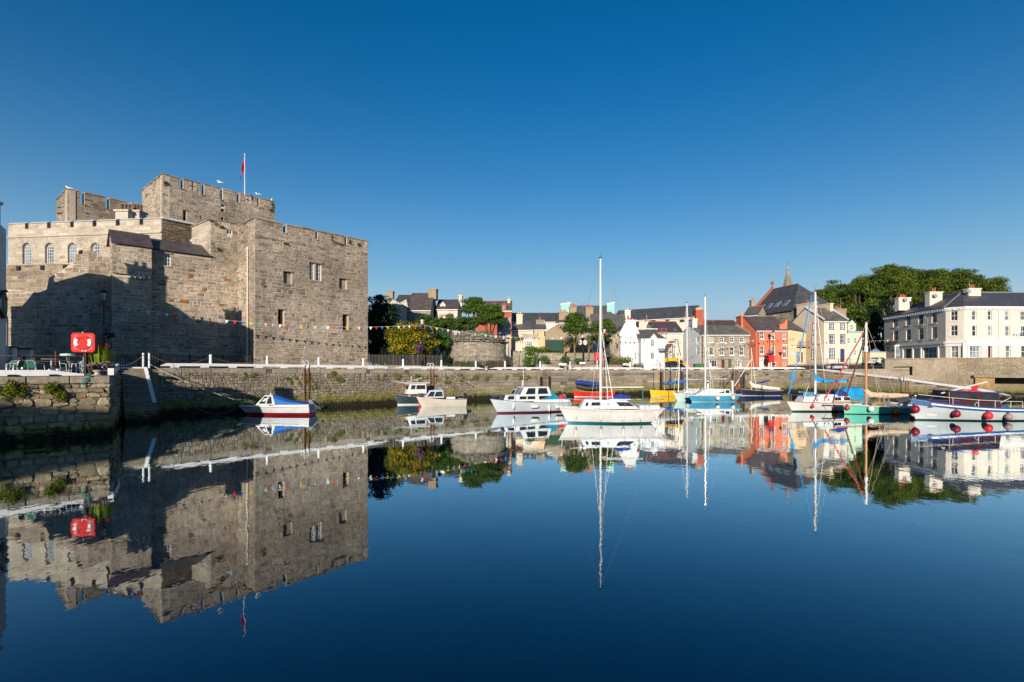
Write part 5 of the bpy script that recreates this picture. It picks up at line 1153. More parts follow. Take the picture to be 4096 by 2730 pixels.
hot(h2, [(3801, 1244, 3830, 1284, HW), (3801, 1302, 3830, 1345, HW), (3803, 1380, 3832, 1432, dict(HW, pane='pale_glass'))])
hot(h3, [(3888, 1243, 3906, 1282, HW1), (3951, 1243, 3968, 1282, HW1), (4019, 1244, 4038, 1282, dict(HW1, pane='pale_glass')), (4082, 1245, 4102, 1282, HW), (3889, 1302, 3907, 1346, HW1), (3952, 1303, 3968, 1346, HW1), (4020, 1304, 4040, 1346, dict(HW1, pane='pale_glass')), (4084, 1304, 4104, 1348, HW),
         (3879, 1380, 3922, 1432, dict(HW, nx=3, pane='pale_glass')), (3952, 1380, 3969, 1436, 'd'), (4023, 1383, 4043, 1432, HW1), (4085, 1383, 4105, 1432, HW1)])
mb = MB(); slab(mb, Fac(HD, HD + Vector((0, 12))), [(0, GZ), (12, GZ), (12, HE), (0, HE)], (), .35); slab(mb, Fac(HA + Vector((12, 0)), HA), [(0, GZ), (12, GZ), (12, HE), (0, HE)], (), .35); obj('wall', mb, 'hotel_wall', ht)
mb = MB()
for fc in (h1, h2, h3):
    for (z, o, hh) in ((HE - .12, .14, .3), (HE - .42, .06, .2)): mb.bar(fc.pt(-.08, z, o), fc.pt(fc.L + .08, z, o), .3, hh)
obj('cornice', mb, 'white_paint', ht)
for fc in (h1, h2, h3):
    n = int(fc.L / .62); m2 = MB()
    for k in range(n): m2.box(fc.pt((k + .5) * fc.L / n, HE - .36, .2), (.16, .26, .18), atan2(fc.e.y, fc.e.x))
    stuff(obj('brackets', m2, 'white_paint', ht))
zc = Z(1370, 87.5)
for fc, ua, ub_ in ((h1, h1.u(3607), h1.L), (h2, 0, h2.L), (h3, 0, h3.L)):
    mb = MB(); mb.bar(fc.pt(ua, zc, .14), fc.pt(ub_, zc, .14), .32, .34); mb.bar(fc.pt(ua, zc - .42, .07), fc.pt(ub_, zc - .42, .07), .14, .45); obj('shop_cornice', mb, 'white_paint', ht)
for fc, xs in ((h1, (3612, 3652, 3685, 3754)), (h3, (3853, 3871, 3930))):
    for x in xs: mb = MB(); mb.box(fc.pt(fc.u(x), (GZ + zc) / 2, .08), (.34, .18, zc - GZ - .3), atan2(fc.e.y, fc.e.x)); obj('pilaster', mb, 'white_paint', ht)
mb = MB(); mb.tube([h3.pt(h3.u(3993), 5, .1), h3.pt(h3.u(3993), HE - .3, .1)], .05, 6); obj('drainpipe', mb, 'white_paint', ht)
# bay window
r = h1.rect(3553, 1380, 3606, 1440); bw0, bw1 = max(0.2, r[0]), r[2]; mb = MB(); zt_ = Z(1381, 102); pl = [h1.pt(bw0, GZ, .0), h1.pt(bw0 + .5, GZ, .9), h1.pt(bw1 - .5, GZ, .9), h1.pt(bw1, GZ, .0)]
mb.prism(pl, (0, 0, zt_ - GZ)); bay = obj('bay_window', mb, 'white_paint', ht)
for i in range(3):
    fc = Fac(pl[i], pl[i + 1]); m2 = MB(); q = [fc.pt(.15, GZ + .9, .01), fc.pt(fc.L - .15, GZ + .9, .01), fc.pt(fc.L - .15, zt_ - .3, .01), fc.pt(.15, zt_ - .3, .01)]; m2.prism(q, fc.pt(0, 0, .02) - fc.pt(0, 0, 0)); obj('pane', m2, 'pale_glass', bay)
rm = MB(); roof_plane(rm, h1.pt(bw0 - .1, zt_, 1.05), h1.pt(bw1 + .1, zt_, 1.05), h1.pt(bw1 - .3, zt_ + .8, 0), h1.pt(bw0 + .3, zt_ + .8, 0), .08); obj('bay_roof', rm, 'slate_grey', bay)
# hotel roofs
e = .3; K0, K1, K2 = Vector((80.6, 100.5, HR)), Vector((80.3, 93.3, HR)), Vector((97, 93.4, HR))
a0, a1, a2, a3, a4 = h1.pt(-e, HE, e), h1.pt(h1.L, HE, e), h2.pt(h2.L, HE, e), h3.pt(h3.L + 1, HE, e), None
rm = MB(); roof_plane(rm, a0, a1, K1, K0, .12); roof_tri(rm, a1, a2, K1, .12); obj('roof', rm, 'slate_purple', ht)
rm = MB(); roof_plane(rm, a2, a3, K2, K1, .12); roof_plane(rm, Vector((87, 106, HE)), Vector((97, 100, HE)), K2, K1, .12); roof_plane(rm, Vector((87, 106.2, HE)), Vector((85.9, 99.9, HE)), K1, K0, .12); roof_tri(rm, a0, Vector((87, 106.2, HE)), K0, .12); obj('roof', rm, 'slate_blue', ht)
mb = MB(); mb.bar(K0 + Vector((0, 0, .16)), K1 + Vector((0, 0, .16)), .3, .14); mb.bar(K1 + Vector((0, 0, .16)), K2 + Vector((0, 0, .16)), .3, .14); mb.bar(a1 + Vector((0, 0, .14)), K1 + Vector((0, 0, .14)), .3, .12); obj('ridge_tiles', mb, 'lead_grey', ht)
for (x0, x1, y0, y1, dd, n) in ((3595, 3644, 1190, 1230, 101, 3), (3719, 3770, 1167, 1215, 95, 2), (3875, 3924, 1153, 1200, 91.5, 2)): chim_px(ht, x0, y0, x1, y1, dd, 1.1, mat='hotel_wall', pots=n, pot='pot_red', ph=.7)
for (x, y, dd) in ((3621, 1200, 100.6), (3741, 1184, 94.6), (3874, 1167, 91.0)):
    mb = MB(); mb.lathe(P(x, y, dd), [(.0, .0), (.34, .0), (.38, .1), (.3, .04)], 12, axis=Matrix.Rotation(1.2, 3, 'X')); obj('satellite_dish', mb, 'lead_grey', ht)
aerial(ht, 3878, 1126, 1155, 91.5, .6)
# wall lamp on the hotel
mb = MB(); p = h1.pt(h1.u(3713), Z(1363, 94), .2); mb.tube([p, p + Vector((-.02, -.05, 4.0))], .035, 6); mb.tube([p + Vector((-.02, -.05, 4.0)), p + Vector((-.7, -.5, 4.1))], .03, 5); mb.ell(p + Vector((-.8, -.55, 4.05)), (.28, .14, .09), 8, 5); obj('bracket_lamp', mb, 'lead_grey', ht)
# ---------------------------------------------------------------- foliage
def leafmesh(mb, R, c, rad, n, size, squash=1.0, tb=0.5, ts=0.22, shell=0.55, flat=0.35):
    c = Vector(c)
    for _ in range(n):
        d = Vector((R.gauss(0, 1), R.gauss(0, 1), R.gauss(0, 1)))
        if d.length < 1e-3: continue
        d.normalize(); r = shell + (1 - shell) * R.random() ** 0.6
        r *= 1 + 0.10 * sin(5 * d.x + 3 * d.y) + R.gauss(0, .05)
        p = c + Vector((d.x * rad[0] * r, d.y * rad[1] * r, d.z * rad[2] * r))
        nn = (d * R.uniform(.3, 1.0) + Vector((R.gauss(0, .5), R.gauss(0, .5), R.gauss(0, .5) + flat))).normalized()
        t1 = nn.orthogonal().normalized(); t1 = (Matrix.Rotation(R.uniform(0, 6.28), 3, nn) @ t1); t2 = nn.cross(t1); s = size * R.uniform(.6, 1.35)
        a, b = t1 * s, t2 * s * .55
        mb.add([p - a, p - a * .1 + b, p + a, p - a * .1 - b], [(0, 1, 2, 3)], min(1, max(0, R.gauss(tb, ts))))
def crown(mb, R, c, rad, nb, br, nl, size, tb=.5, ts=.22, bottom=-.5):
    """clumps spread over an ellipsoid; returns the clump centres"""
    cs_ = []; c = Vector(c)
    for k in range(nb):
        for _ in range(20):
            d = Vector((R.gauss(0, 1), R.gauss(0, 1), R.gauss(0, 1))).normalized()
            if d.z > bottom: break
        q = R.uniform(.55, .95); p = c + Vector((d.x * rad[0] * q, d.y * rad[1] * q, d.z * rad[2] * q)); s = br * R.uniform(.65, 1.3); cs_.append(p)
        leafmesh(mb, R, p, (s * R.uniform(.9, 1.6), s * R.uniform(.9, 1.4), s * R.uniform(.35, .8)), int(nl * R.uniform(.6, 1.3)), size, tb=tb + R.gauss(0, .12), ts=ts, shell=.25)
    return cs_
def tree(name, label, base, ctr, rad, nb, br, nl, size, mat, seed, trunk_r=.3, tb=.5, ts=.22, cat='tree', group=None, bark='bark', bottom=-.5, limbs=9):
    R = random.Random(seed); t = thing(name, label, cat, base, group=group); mb = MB(); cs_ = crown(mb, R, ctr, rad, nb, br, nl, size, tb, ts, bottom)
    o = obj('crown', mb, mat, t, fixn=False)
    tm = MB(); base = Vector(base); ctr = Vector(ctr); mid = base.lerp(ctr, .55) + Vector((R.uniform(-.3, .3), R.uniform(-.3, .3), 0))
    tm.tube([base, base.lerp(mid, .5), mid, ctr], [trunk_r, trunk_r * .8, trunk_r * .6, trunk_r * .25], 8)
    for p in cs_[:limbs]:
        m1 = mid.lerp(p, .5) + Vector((0, 0, -.1 * (p - mid).length)); tm.tube([mid, m1, p], [trunk_r * .45, trunk_r * .28, trunk_r * .1], 5)
    obj('trunk', tm, bark, t); return t
plain('bark', (0.10, 0.075, 0.05), 0.9, 0.3, 8.0, bmp=0.5)
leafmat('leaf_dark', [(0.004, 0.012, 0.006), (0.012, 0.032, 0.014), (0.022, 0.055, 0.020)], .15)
leafmat('leaf_beech', [(0.010, 0.028, 0.005), (0.055, 0.10, 0.014), (0.12, 0.17, 0.02), (0.21, 0.245, 0.03)], .3)
leafmat('leaf_mid', [(0.02, 0.05, 0.010), (0.05, 0.105, 0.015), (0.09, 0.155, 0.022), (0.14, 0.21, 0.03)], .3)
leafmat('leaf_bright', [(0.03, 0.09, 0.008), (0.07, 0.18, 0.015), (0.11, 0.25, 0.02)], .3)
leafmat('leaf_gold', [(0.05, 0.08, 0.008), (0.17, 0.20, 0.012), (0.34, 0.29, 0.015), (0.52, 0.34, 0.02), (0.50, 0.25, 0.03)], .3)
leafmat('leaf_red', [(0.05, 0.06, 0.02), (0.16, 0.09, 0.04), (0.28, 0.08, 0.06)], .2)
leafmat('leaf_weed', [(0.05, 0.09, 0.01), (0.13, 0.17, 0.015), (0.22, 0.26, 0.025)], .3)
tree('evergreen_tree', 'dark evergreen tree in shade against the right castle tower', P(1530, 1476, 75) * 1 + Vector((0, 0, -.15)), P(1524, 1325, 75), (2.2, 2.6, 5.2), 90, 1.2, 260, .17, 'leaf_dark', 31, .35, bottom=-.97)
tree('golden_shrub', 'golden yellow leafed shrub tree behind the iron railings by the castle', P(1655, 1470, 68), P(1652, 1366, 68.3), (3.2, 2.4, 2.6), 85, .8, 240, .12, 'leaf_gold', 32, .22, tb=.33, ts=.24, bottom=-.8)
tree('ivy_shrub', 'bright green ivy clad shrub just left of the round stone tower', P(1765, 1466, 72), P(1767, 1372, 72.2), (.9, 1.0, 1.6), 16, .6, 200, .10, 'leaf_bright', 33, .12, cat='shrub', bottom=-.9)
tree('broadleaf_tree', 'rounded broadleaf tree standing highest behind the round stone tower', P(1900, 1476, 88) + Vector((0, 0, -.1)), P(1893, 1232, 88), (1.7, 1.6, 1.9), 36, .85, 230, .14, 'leaf_mid', 34, .25)
tree('broadleaf_tree', 'lower bushy broadleaf tree right of the rounded one behind the tower', P(1965, 1470, 86), P(1962, 1270, 86), (2.0, 1.8, 2.4), 46, .9, 230, .14, 'leaf_mid', 35, .25)
for k, (x, y, w, h) in enumerate(((1705, 1296, 1.6, 1.2), (1755, 1300, 1.8, 1.1), (1815, 1290, 1.9, 1.3), (1872, 1298, 1.7, 1.3))):
    tree('garden_bush', ('mid green bush beside the lamp head behind the golden shrub', 'low mid green bush left of the round tower roof', 'wide mid green bush touching the top of the round tower roof', 'green bush under the highest rounded tree')[k], P(x, 1460, 82 + k), P(x, y, 82 + k), (w, 1.4, h), 30, .75, 220, .13, 'leaf_mid', 36 + k, .12, cat='bush', bottom=-.9)
# big trees on the right
for k, (x, y, rw, rh, d_, nb, lab) in enumerate(((3345, 1215, 4.6, 5.6, 122, 52, 'leftmost big green tree rising behind the tall cream house'), (3440, 1250, 4.2, 7.0, 116, 46, 'big green tree behind the mint green house'), (3560, 1160, 5.6, 6.2, 124, 60, 'tallest big green tree left of the hotel chimneys'),
        (3700, 1165, 6.0, 5.2, 126, 58, 'big green tree behind the left hotel chimneys'), (3830, 1152, 6.0, 4.6, 126, 56, 'big green tree behind the middle of the hotel roof'), (3930, 1168, 4.6, 3.9, 126, 44, 'rightmost big green tree behind the hotel roof'), (3530, 1320, 4.0, 7.0, 113, 40, 'shaded green tree filling the gap left of the hotel'), (3640, 1150, 5.0, 5.0, 130, 46, 'big green tree behind the leftmost hotel chimney'), (3470, 1175, 4.6, 5.0, 128, 44, 'big green tree sloping up from the church hall side'), (3765, 1140, 5.0, 4.4, 130, 44, 'big green tree behind the second hotel chimney'))):
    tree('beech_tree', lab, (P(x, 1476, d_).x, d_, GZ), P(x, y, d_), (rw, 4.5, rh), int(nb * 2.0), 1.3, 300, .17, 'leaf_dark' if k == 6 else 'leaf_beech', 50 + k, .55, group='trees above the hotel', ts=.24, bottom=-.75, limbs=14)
def hedge(name, label, pts, mat, seed, r=.5, n=260, size=.1, cat='hedge', ts=.22):
    R = random.Random(seed); mb = MB()
    for p in pts: leafmesh(mb, R, p, (r * R.uniform(.9, 1.4), r * R.uniform(.8, 1.2), r * R.uniform(.7, 1.1)), n, size, ts=ts, shell=.3)
    o = single(name, mb, mat, label, cat); return o
def row(x0, x1, y, d0, d1, n): return [P(x0 + (x1 - x0) * k / max(1, n - 1), y, d0 + (d1 - d0) * k / max(1, n - 1)) for k in range(n)]
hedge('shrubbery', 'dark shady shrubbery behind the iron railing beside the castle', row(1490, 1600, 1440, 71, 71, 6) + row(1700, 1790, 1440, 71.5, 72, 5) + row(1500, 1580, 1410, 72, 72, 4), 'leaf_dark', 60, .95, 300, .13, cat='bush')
hedge('trailing_hedge', 'trailing grey green hedge along the top of the garden wall', row(2150, 2240, 1413, 83.5, 83.2, 6), 'leaf_mid', 61, .7)
hedge('yellow_hedge', 'clipped yellow green hedge below the french window', row(2110, 2190, 1398, 84.5, 84, 5), 'leaf_weed', 62, .6)
hedge('climber', 'tall green climber covering the garden gate pillar', row(2112, 2136, 1425, 77.5, 78, 2) + row(2108, 2140, 1445, 77.5, 78, 3) + [P(2122, 1410, 78)], 'leaf_bright', 63, .62, cat='shrub')
hedge('round_bush', 'round bright green bush at the railings left of the clock', [P(2168, 1438, 78.6), P(2186, 1440, 78.6), P(2178, 1432, 78.8)], 'leaf_bright', 64, .55, cat='bush')
hedge('round_bush', 'small round green bush below the left palm tree', [P(2255, 1440, 79.5), P(2270, 1441, 79.5), P(2262, 1435, 79.6)], 'leaf_mid', 65, .5, cat='bush')
hedge('round_bush', 'small green bush at the foot of the clock post', [P(2308, 1443, 80.5), P(2320, 1443, 80.5)], 'leaf_bright', 66, .45, cat='bush')
hedge('quay_bush', 'spreading green bush in front of the whitewashed gable', row(2455, 2515, 1440, 82, 82.5, 5), 'leaf_weed', 67, .75, cat='bush')
hedge('red_bush', 'reddish bush growing through the railings under the round tower', row(1962, 2015, 1455, 70.5, 71.5, 4), 'leaf_red', 68, .5, cat='bush')
hedge('low_bush', 'low green bushes in front of the round stone tower', row(1830, 1900, 1455, 69.8, 70, 4) + row(1915, 1950, 1457, 70, 70.2, 2), 'leaf_mid', 69, .5, cat='bush')
hedge('roof_grass', 'grassy weeds growing on the roof of the round tower', [P(1820 + 17 * k, 1336 + (k * 7 % 4) * 8, 73.6 + .1 * k) for k in range(11)], 'leaf_weed', 70, .36, 80, .07, cat='weeds')
hedge('garden_hedge', 'dark hedge behind the palms in the harbour garden', row(2250, 2420, 1418, 85, 86, 8), 'leaf_mid', 71, .8)
hedge('flower_bush', 'bushy flowering shrub beside the stone shed', row(2395, 2440, 1425, 83.5, 84, 3), 'leaf_mid', 72, .7, cat='bush')
tree('garden_tree', 'leafy green garden tree left of the tall yacht mast', P(2315, 1462, 86), P(2300, 1310, 86), (1.9, 1.8, 2.2), 44, .9, 220, .14, 'leaf_mid', 73, .22)
tree('garden_tree', 'leafy green garden tree right of the tall yacht mast', P(2400, 1462, 87), P(2408, 1340, 87), (2.1, 1.8, 2.8), 48, .9, 220, .14, 'leaf_mid', 74, .22)
def palm(label, x, yb, yt, d_, lean, seed, r=1.25):
    R = random.Random(seed); b, t_ = P(x, yb, d_), P(x + lean, yt, d_); o = thing('palm_tree', label, 'palm tree', b); mb = MB(); mid = b.lerp(t_, .5) + Vector((-lean * .004, 0, 0)); mb.tube([b, mid, t_], [.16, .13, .12], 7); obj('trunk', mb, plain('palm_bark', (.26, .17, .10), .9, .3, 9.0), o)
    mb = MB()
    for k in range(170):
        a = R.uniform(0, 6.283); e = R.uniform(-.7, 1.45); dd = Vector((cos(a) * cos(e), sin(a) * cos(e), sin(e))); l = r * R.uniform(.75, 1.1); s = dd.cross(Vector((0, 0, 1)))
        s = s.normalized() * .035 if s.length > .01 else Vector((.035, 0, 0)); m_ = t_ + dd * l * .6; tip = t_ + dd * l + Vector((0, 0, -.22 * l * cos(e)))
        mb.add([t_ - s * .5, m_ - s, tip, m_ + s, t_ + s * .5], [(0, 1, 3, 4), (1, 2, 3)], R.random())
    obj('fronds', mb, leafmat('leaf_palm', [(.06, .07, .02), (.12, .15, .035), (.22, .22, .07), (.26, .18, .07)], .25), o, fixn=False); return o
palm('cabbage palm with a leaning trunk at the left of the harbour garden', 2253, 1437, 1376, 81, 14, 81, 1.5); palm('cabbage palm just left of the clock in the harbour garden', 2300, 1440, 1366, 82, -4, 82, 1.4); palm('cabbage palm just right of the clock near the yacht mast', 2352, 1440, 1380, 82, 6, 83, 1.2)
# weeds on the quay wall
for k, (x, y, n, s) in enumerate(((42, 1560, 5, .34), (80, 1548, 3, .3), (196, 1555, 5, .3), (225, 1575, 3, .26), (15, 1545, 3, .3))):
    f_ = fN; u, z = f_.uz(x, y); R = random.Random(90 + k); mb = MB()
    for q in range(n): leafmesh(mb, R, f_.pt(u + R.uniform(-.35, .35), z + R.uniform(-.35, .25), .2), (s, .16, s), 170, .055, shell=.2)
    single('wall_weed', mb, 'leaf_weed', ('largest tuft of green weed on the near quay wall', 'tuft of green weed right of the largest tuft, near quay wall', 'bushy green weed below the right drain slot of the near quay wall', 'lower hanging green weed on the near quay wall', 'green weed at the left picture edge on the near quay wall')[k], 'weed')
R = random.Random(99); mb = MB()
for (x, y) in ((1240, 1510), (1215, 1525), (1245, 1545), (1345, 1500), (1355, 1515), (1520, 1510), (1590, 1510), (1670, 1508), (1690, 1511), (1735, 1515), (1780, 1520), (1840, 1508), (1905, 1505), (1948, 1510), (2030, 1505), (2080, 1515), (2115, 1512), (1160, 1520), (990, 1500), (3210, 1495), (2990, 1492), (3060, 1495)):
    p, z, dd = qpath(x); n = qn(dd); c = Vector((p.x, p.y, Z(y, p.y))) + Vector((n.x, n.y, 0)) * .1
    for q in range(4): leafmesh(mb, R, c + Vector((dd.x, dd.y, 0)) * R.uniform(-.5, .5) + Vector((0, 0, R.uniform(-.4, .3))), (.28, .1, .26), 60, .06, shell=.2)
stuff(tag(obj('wall_weeds', mb, 'leaf_weed', fixn=False), 'small green weeds growing from the joints of the quay wall', 'weeds'))
R = random.Random(98); mb = MB()
for (x, y, fc) in ((1050, 1140, fl), (656, 735, f11), (670, 738, f11), (1085, 815, f11), (1087, 830, f11), (1083, 845, f11), (1146, 985, f1), (1330, 955, f1), (1355, 975, f1), (1405, 972, f1), (1440, 976, f1), (880, 1002, f2), (886, 905, f2), (850, 890, f2)):
    u, z = fc.uz(x, y)
    for q in range(2): leafmesh(mb, R, fc.pt(u + R.uniform(-.3, .3), z + R.uniform(-.25, .25), .1), (.3, .14, .2), 45, .07, shell=.2)
stuff(tag(obj('castle_weeds', mb, leafmat('leaf_moss', [(.04, .05, .01), (.08, .085, .02), (.12, .11, .03)], .2), fixn=False), 'tufts of weed growing from the castle walls', 'weeds'))

# ---------------------------------------------------------------- round tower
rt_ = thing('round_tower', 'squat round stone tower with a weedy conical stone roof', 'tower', (*G(1903, 76.4), GZ)); c = G(1903, 76.4); r_ = 4.4; NF = 30; st = []; mb = MB(); zt = Z(1366, 73)
mb.lathe((c.x, c.y, GZ), [(r_ - .02, 0), (r_ - .08, zt - GZ)] + [(r_ + .05 + (.5 - r_) * q_ * .95, zt - GZ + (Z(1321, 76) - zt) * (q_ ** .8) - .08) for q_ in (0, .2, .4, .6, .8, 1.0)], 40); obj('core', mb, 'house_mortar', rt_)
for k in range(NF):
    a0, a1 = 2 * pi * k / NF, 2 * pi * (k + 1) / NF
    p0, p1 = Vector((c.x + r_ * cos(a0), c.y + r_ * sin(a0))), Vector((c.x + r_ * cos(a1), c.y + r_ * sin(a1)))
    if (p0.y + p1.y) / 2 > c.y + 1.2: continue
    fc = Fac(p0, p1); st += stones(fc, [(0, GZ), (fc.L, GZ), (fc.L, zt), (0, zt)], (), (.16, .34), (.22, .5), (.0, .06), .03, .012, 400 + k, course=False)
build_stones(rt_, st, MATS['house_stone'], 80)
R = random.Random(5); sm = []; 
for j in range(9):
    f0 = j / 9.0; rr = r_ + .12 + (.5 - r_) * f0 * .95; zz = zt + (Z(1321, 76) - zt) * (f0 ** .8); n = max(8, int(44 * (1 - f0 * .85)))
    for k in range(n):
        a = 2 * pi * (k + R.uniform(-.2, .2)) / n; q = Vector((c.x + rr * cos(a), c.y + rr * sin(a), zz)); 
        if q.y > c.y + 1.5: continue
        m = MB(); m.box(q + Vector((0, 0, R.uniform(-.06, .03))), (.7, (2 * pi * rr / n) * R.uniform(.7, 1.0), R.uniform(.10, .16)), a + R.gauss(0, .1), R.random(), .8)
        sm.append(m)
mm = MB()
for m in sm: mm.add(m.v, m.f, m.t[0])
stuff(obj('roof_slabs', mm, stone('roof_rubble', [(.14, .13, .10), (.22, .21, .165), (.30, .28, .22)], 5.0, lichen=(.2, .2, .08)), rt_))

# ---------------------------------------------------------------- garden walls and small buildings of the harbour garden
def low_wall(name, label, A, B, z0, z1, mat='house_stone', th=.4, st=True, cat='wall'):
    fc = Fac(A, B); t = thing(name, label, cat, (A[0], A[1], z0)); mb = MB(); slab(mb, fc, [(0, z0), (fc.L, z0), (fc.L, z1), (0, z1)], (), th); obj('core', mb, 'house_mortar' if st else mat, t)
    if st: build_stones(t, stones(fc, [(0, z0), (fc.L, z0), (fc.L, z1), (0, z1)], (), (.16, .3), (.25, .6), (.01, .06), .03, .014, len(label), course=False), MATS[mat], 25)
    mb = MB(); mb.bar(fc.pt(0, z1 + .06, -th / 2), fc.pt(fc.L, z1 + .06, -th / 2), th + .1, .1); obj('coping', mb, 'coping_stone', t); return t
low_wall('garden_wall', 'stone garden wall below the trailing hedge', G(2140, 82.5), G(2420, 83.5), GZ, Z(1415, 83))
low_wall('garden_wall', 'stone garden wall beside the gate right of the round tower', G(2052, 80), G(2106, 80), GZ, Z(1408, 80))
low_wall('plinth_wall', 'low stone plinth under the railings of the harbour garden', G(2148, 77.0), G(2400, 80.5), GZ, Z(1462, 78.5))
low_wall('plinth_wall', 'low stone plinth under the railings by the whitewashed house', G(2425, 81), G(2560, 82.6), GZ, Z(1463, 82))
low_wall('plinth_wall', 'low stone plinth under the iron railings beside the castle', G(1473, 64.5), G(1790, 67.5), GZ, Z(1466, 66))
low_wall('boundary_wall', 'stone boundary wall between mint green house and hotel', G(3450, 104), G(3545, 106), GZ, Z(1412, 104))
t, f, fl_, fr = house('garden_room', 'cream garden room with white french windows and a stone parapet', G(2062, 85), G(2152, 85), 5, GZ + .8, Z(1354, 85), 0, 'warm_cream', 'slate_grey', [('w', 2098, 1365, 2130, 1402, dict(nx=4, nz=4, recess=.1))], style='flat')
mb = MB(); fc = Fac(f.pt(f.u(2090), 0, -.4), f.pt(f.L, 0, -.4)); slab(mb, fc, [(0, Z(1354, 85) + .16), (fc.L, Z(1354, 85) + .16), (fc.L, Z(1338, 85)), (0, Z(1335, 85))], (), .4); obj('parapet', mb, 'house_stone', t)
pg = thing('pergola', 'brown wooden pergola beside the cream garden room', 'pergola', (*G(2018, 83), GZ)); mb = MB()
for x in (2035, 2045): pp_ = P(x, 1362, 83); m2 = MB(); m2.bar((pp_.x, pp_.y, GZ), pp_, .14); obj('post', m2, 'brown_wood', pg)
for k in range(3): m2 = MB(); a, b = P(2016, 1357, 82.5 + k * .8), P(2090, 1350, 84 + k * .8); m2.bar(a, b, .1, .18); obj('beam', m2, 'brown_wood', pg)
for k in range(7): m2 = MB(); a = P(2020 + 10 * k, 1352, 82.2); m2.bar(a, a + Vector((.2, 2.6, .1)), .08, .12); obj('rafter', m2, 'brown_wood', pg)
fn = thing('garden_fence', 'dark green wooden garden fence behind the rose bushes', 'fence', (*G(2182, 86), GZ))
fc = Fac(G(2182, 86), G(2256, 87))
for k in range(10): m2 = MB(); w = fc.L / 10; m2.box(fc.pt((k + .5) * w, (Z(1400, 86) + Z(1372, 86)) / 2, 0), (w - .02, .05, Z(1372, 86) - Z(1400, 86) + 1.0), atan2(fc.e.y, fc.e.x)); obj('panel', m2, plain('fence_green', (.03, .07, .055), .6), fn)
# ---------------------------------------------------------------- iron railings
def railing(label, pts, z0, z1, step=.14, finial=True, name='railing', rails=(.12, .9), posts=3.0, mat='black_iron', pr=.016):
    t = thing(name, label, 'railing', (pts[0].x, pts[0].y, z0)); pk = MB(); 
    for i in range(len(pts) - 1):
        a, b = pts[i], pts[i + 1]; L = (b - a).length; n = max(1, int(L / step))
        for rr in rails:
            m = MB(); m.bar((a.x, a.y, z0 + (z1 - z0) * rr), (b.x, b.y, z0 + (z1 - z0) * rr), .04, .04); obj('rail', m, mat, t)
        for k in range(n):
            p = a.lerp(b, (k + .5) / n); pk.bar((p.x, p.y, z0 + .02), (p.x, p.y, z1), pr * 2, pr * 2)
        for k in range(int(L / posts) + 1):
            p = a.lerp(b, min(1, k * posts / L)); m = MB(); m.bar((p.x, p.y, z0), (p.x, p.y, z1 + .12), .07); obj('post', m, mat, t)
    if step < 5: stuff(obj('pickets', pk, mat, t))
    return t
railing('black iron railing at the foot of the castle wall', [G(400, 50), G(640, 52.5), G(760, 54), G(1005, 56)], GZ, GZ + 1.55, .2)
railing('black iron railing between the castle tower and the round tower', [G(1476, 64.6), G(1770, 67.4)], GZ + .35, Z(1420, 66), .17, pr=.024)
railing('black iron railing in front of the round stone tower', [G(1815, 68.2), G(2020, 70.5)], GZ + .2, Z(1424, 69.5), .2)
railing('grey iron railing of the harbour garden', [G(2150, 77.1), G(2400, 80.6)], Z(1462, 78.5) + .1, Z(1441, 78.5), .19, pr=.02)
railing('grey iron railing by the whitewashed house', [G(2425, 81.1), G(2515, 82.1)], Z(1463, 82) + .1, Z(1445, 82), .19, pr=.02)
railing('black tubular railing along the road to the hotel', [G(3262, 92.5), G(3400, 94), G(3545, 88)], 4.6, 5.75, 50, rails=(.5, .98), posts=2.4)
gt = thing('iron_gate', 'black iron garden gate between round tower and climber', 'gate', (*G(2030, 73), GZ)); mb = MB()
a, b = G(2025, 72.5), G(2078, 74.5)
for k in range(22): p = a.lerp(b, k / 21); mb.bar((p.x, p.y, GZ + .1), (p.x, p.y, Z(1424, 73.5)), .035)
stuff(obj('bars', mb, 'black_iron', gt))
for x in (2077, 2147): m2 = MB(); p = G(x, 75.5); m2.bar((p.x, p.y, GZ), (p.x, p.y, Z(1418, 75.5)), .12); obj('gate_post', m2, 'black_iron', gt)
m2 = MB(); m2.bar((a.x, a.y, GZ + .25), (b.x, b.y, GZ + .25), .06); m2.bar((a.x, a.y, GZ + .3), (b.x, b.y, GZ + 1.4), .05); obj('gate_frame', m2, 'black_iron', gt)

# ---------------------------------------------------------------- white posts, chains, ladders
def post_mesh():
    mb = MB(); mb.lathe((0, 0, 0), [(.17, 0), (.17, .12), (.14, .16), (.115, .95), (.135, 1.0), (.125, 1.1), (.07, 1.17), (.01, 1.19)], 10); mb.smooth = True; return mb
PX = [847, 1073, 1280, 1458, 1618, 1771, 1908, 2025, 2166, 2286, 2408, 2526, 2641, 2752, 2848, 2967, 3080]
PL = ['first white chain post from the stairs', 'second white chain post from the stairs', 'white chain post in front of the middle of the castle tower', 'white chain post at the right corner of the castle tower', 'white chain post before the golden shrub', 'white chain post left of the round tower', 'white chain post in front of the round tower',
      'white chain post at the iron gate', 'white chain post above the ladder by the motor cruiser', 'white chain post below the palm trees', 'white chain post beside the red lifebuoy case near the mast', 'white chain post by the dark bench', 'white chain post before the dark car', 'white chain post before the pale blue gable',
      'white chain post in front of the stone terrace window', 'white chain post at the end of the stone terrace', 'white chain post in front of the coral house']
ptops = []; p0 = None
for x, l in zip(PX, PL):
    p, z, dd = qpath(x); q = p - qn(dd) * .32; zz = z + .02
    if p0 is None:
        o = obj('chain_post', post_mesh(), 'beam_white', None, False); p0 = o
    else: o = p0.copy(); COL.objects.link(o)
    o.location = (q.x, q.y, zz); tag(o, l, 'post', 'white posts along the quay'); ptops.append(Vector((q.x, q.y, zz + 1.0)))
sp_ = Vector((*(STEP_R + Vector((.0, .3))), 0)); mb = MB(); pa = P(573, 1470, 43.6)
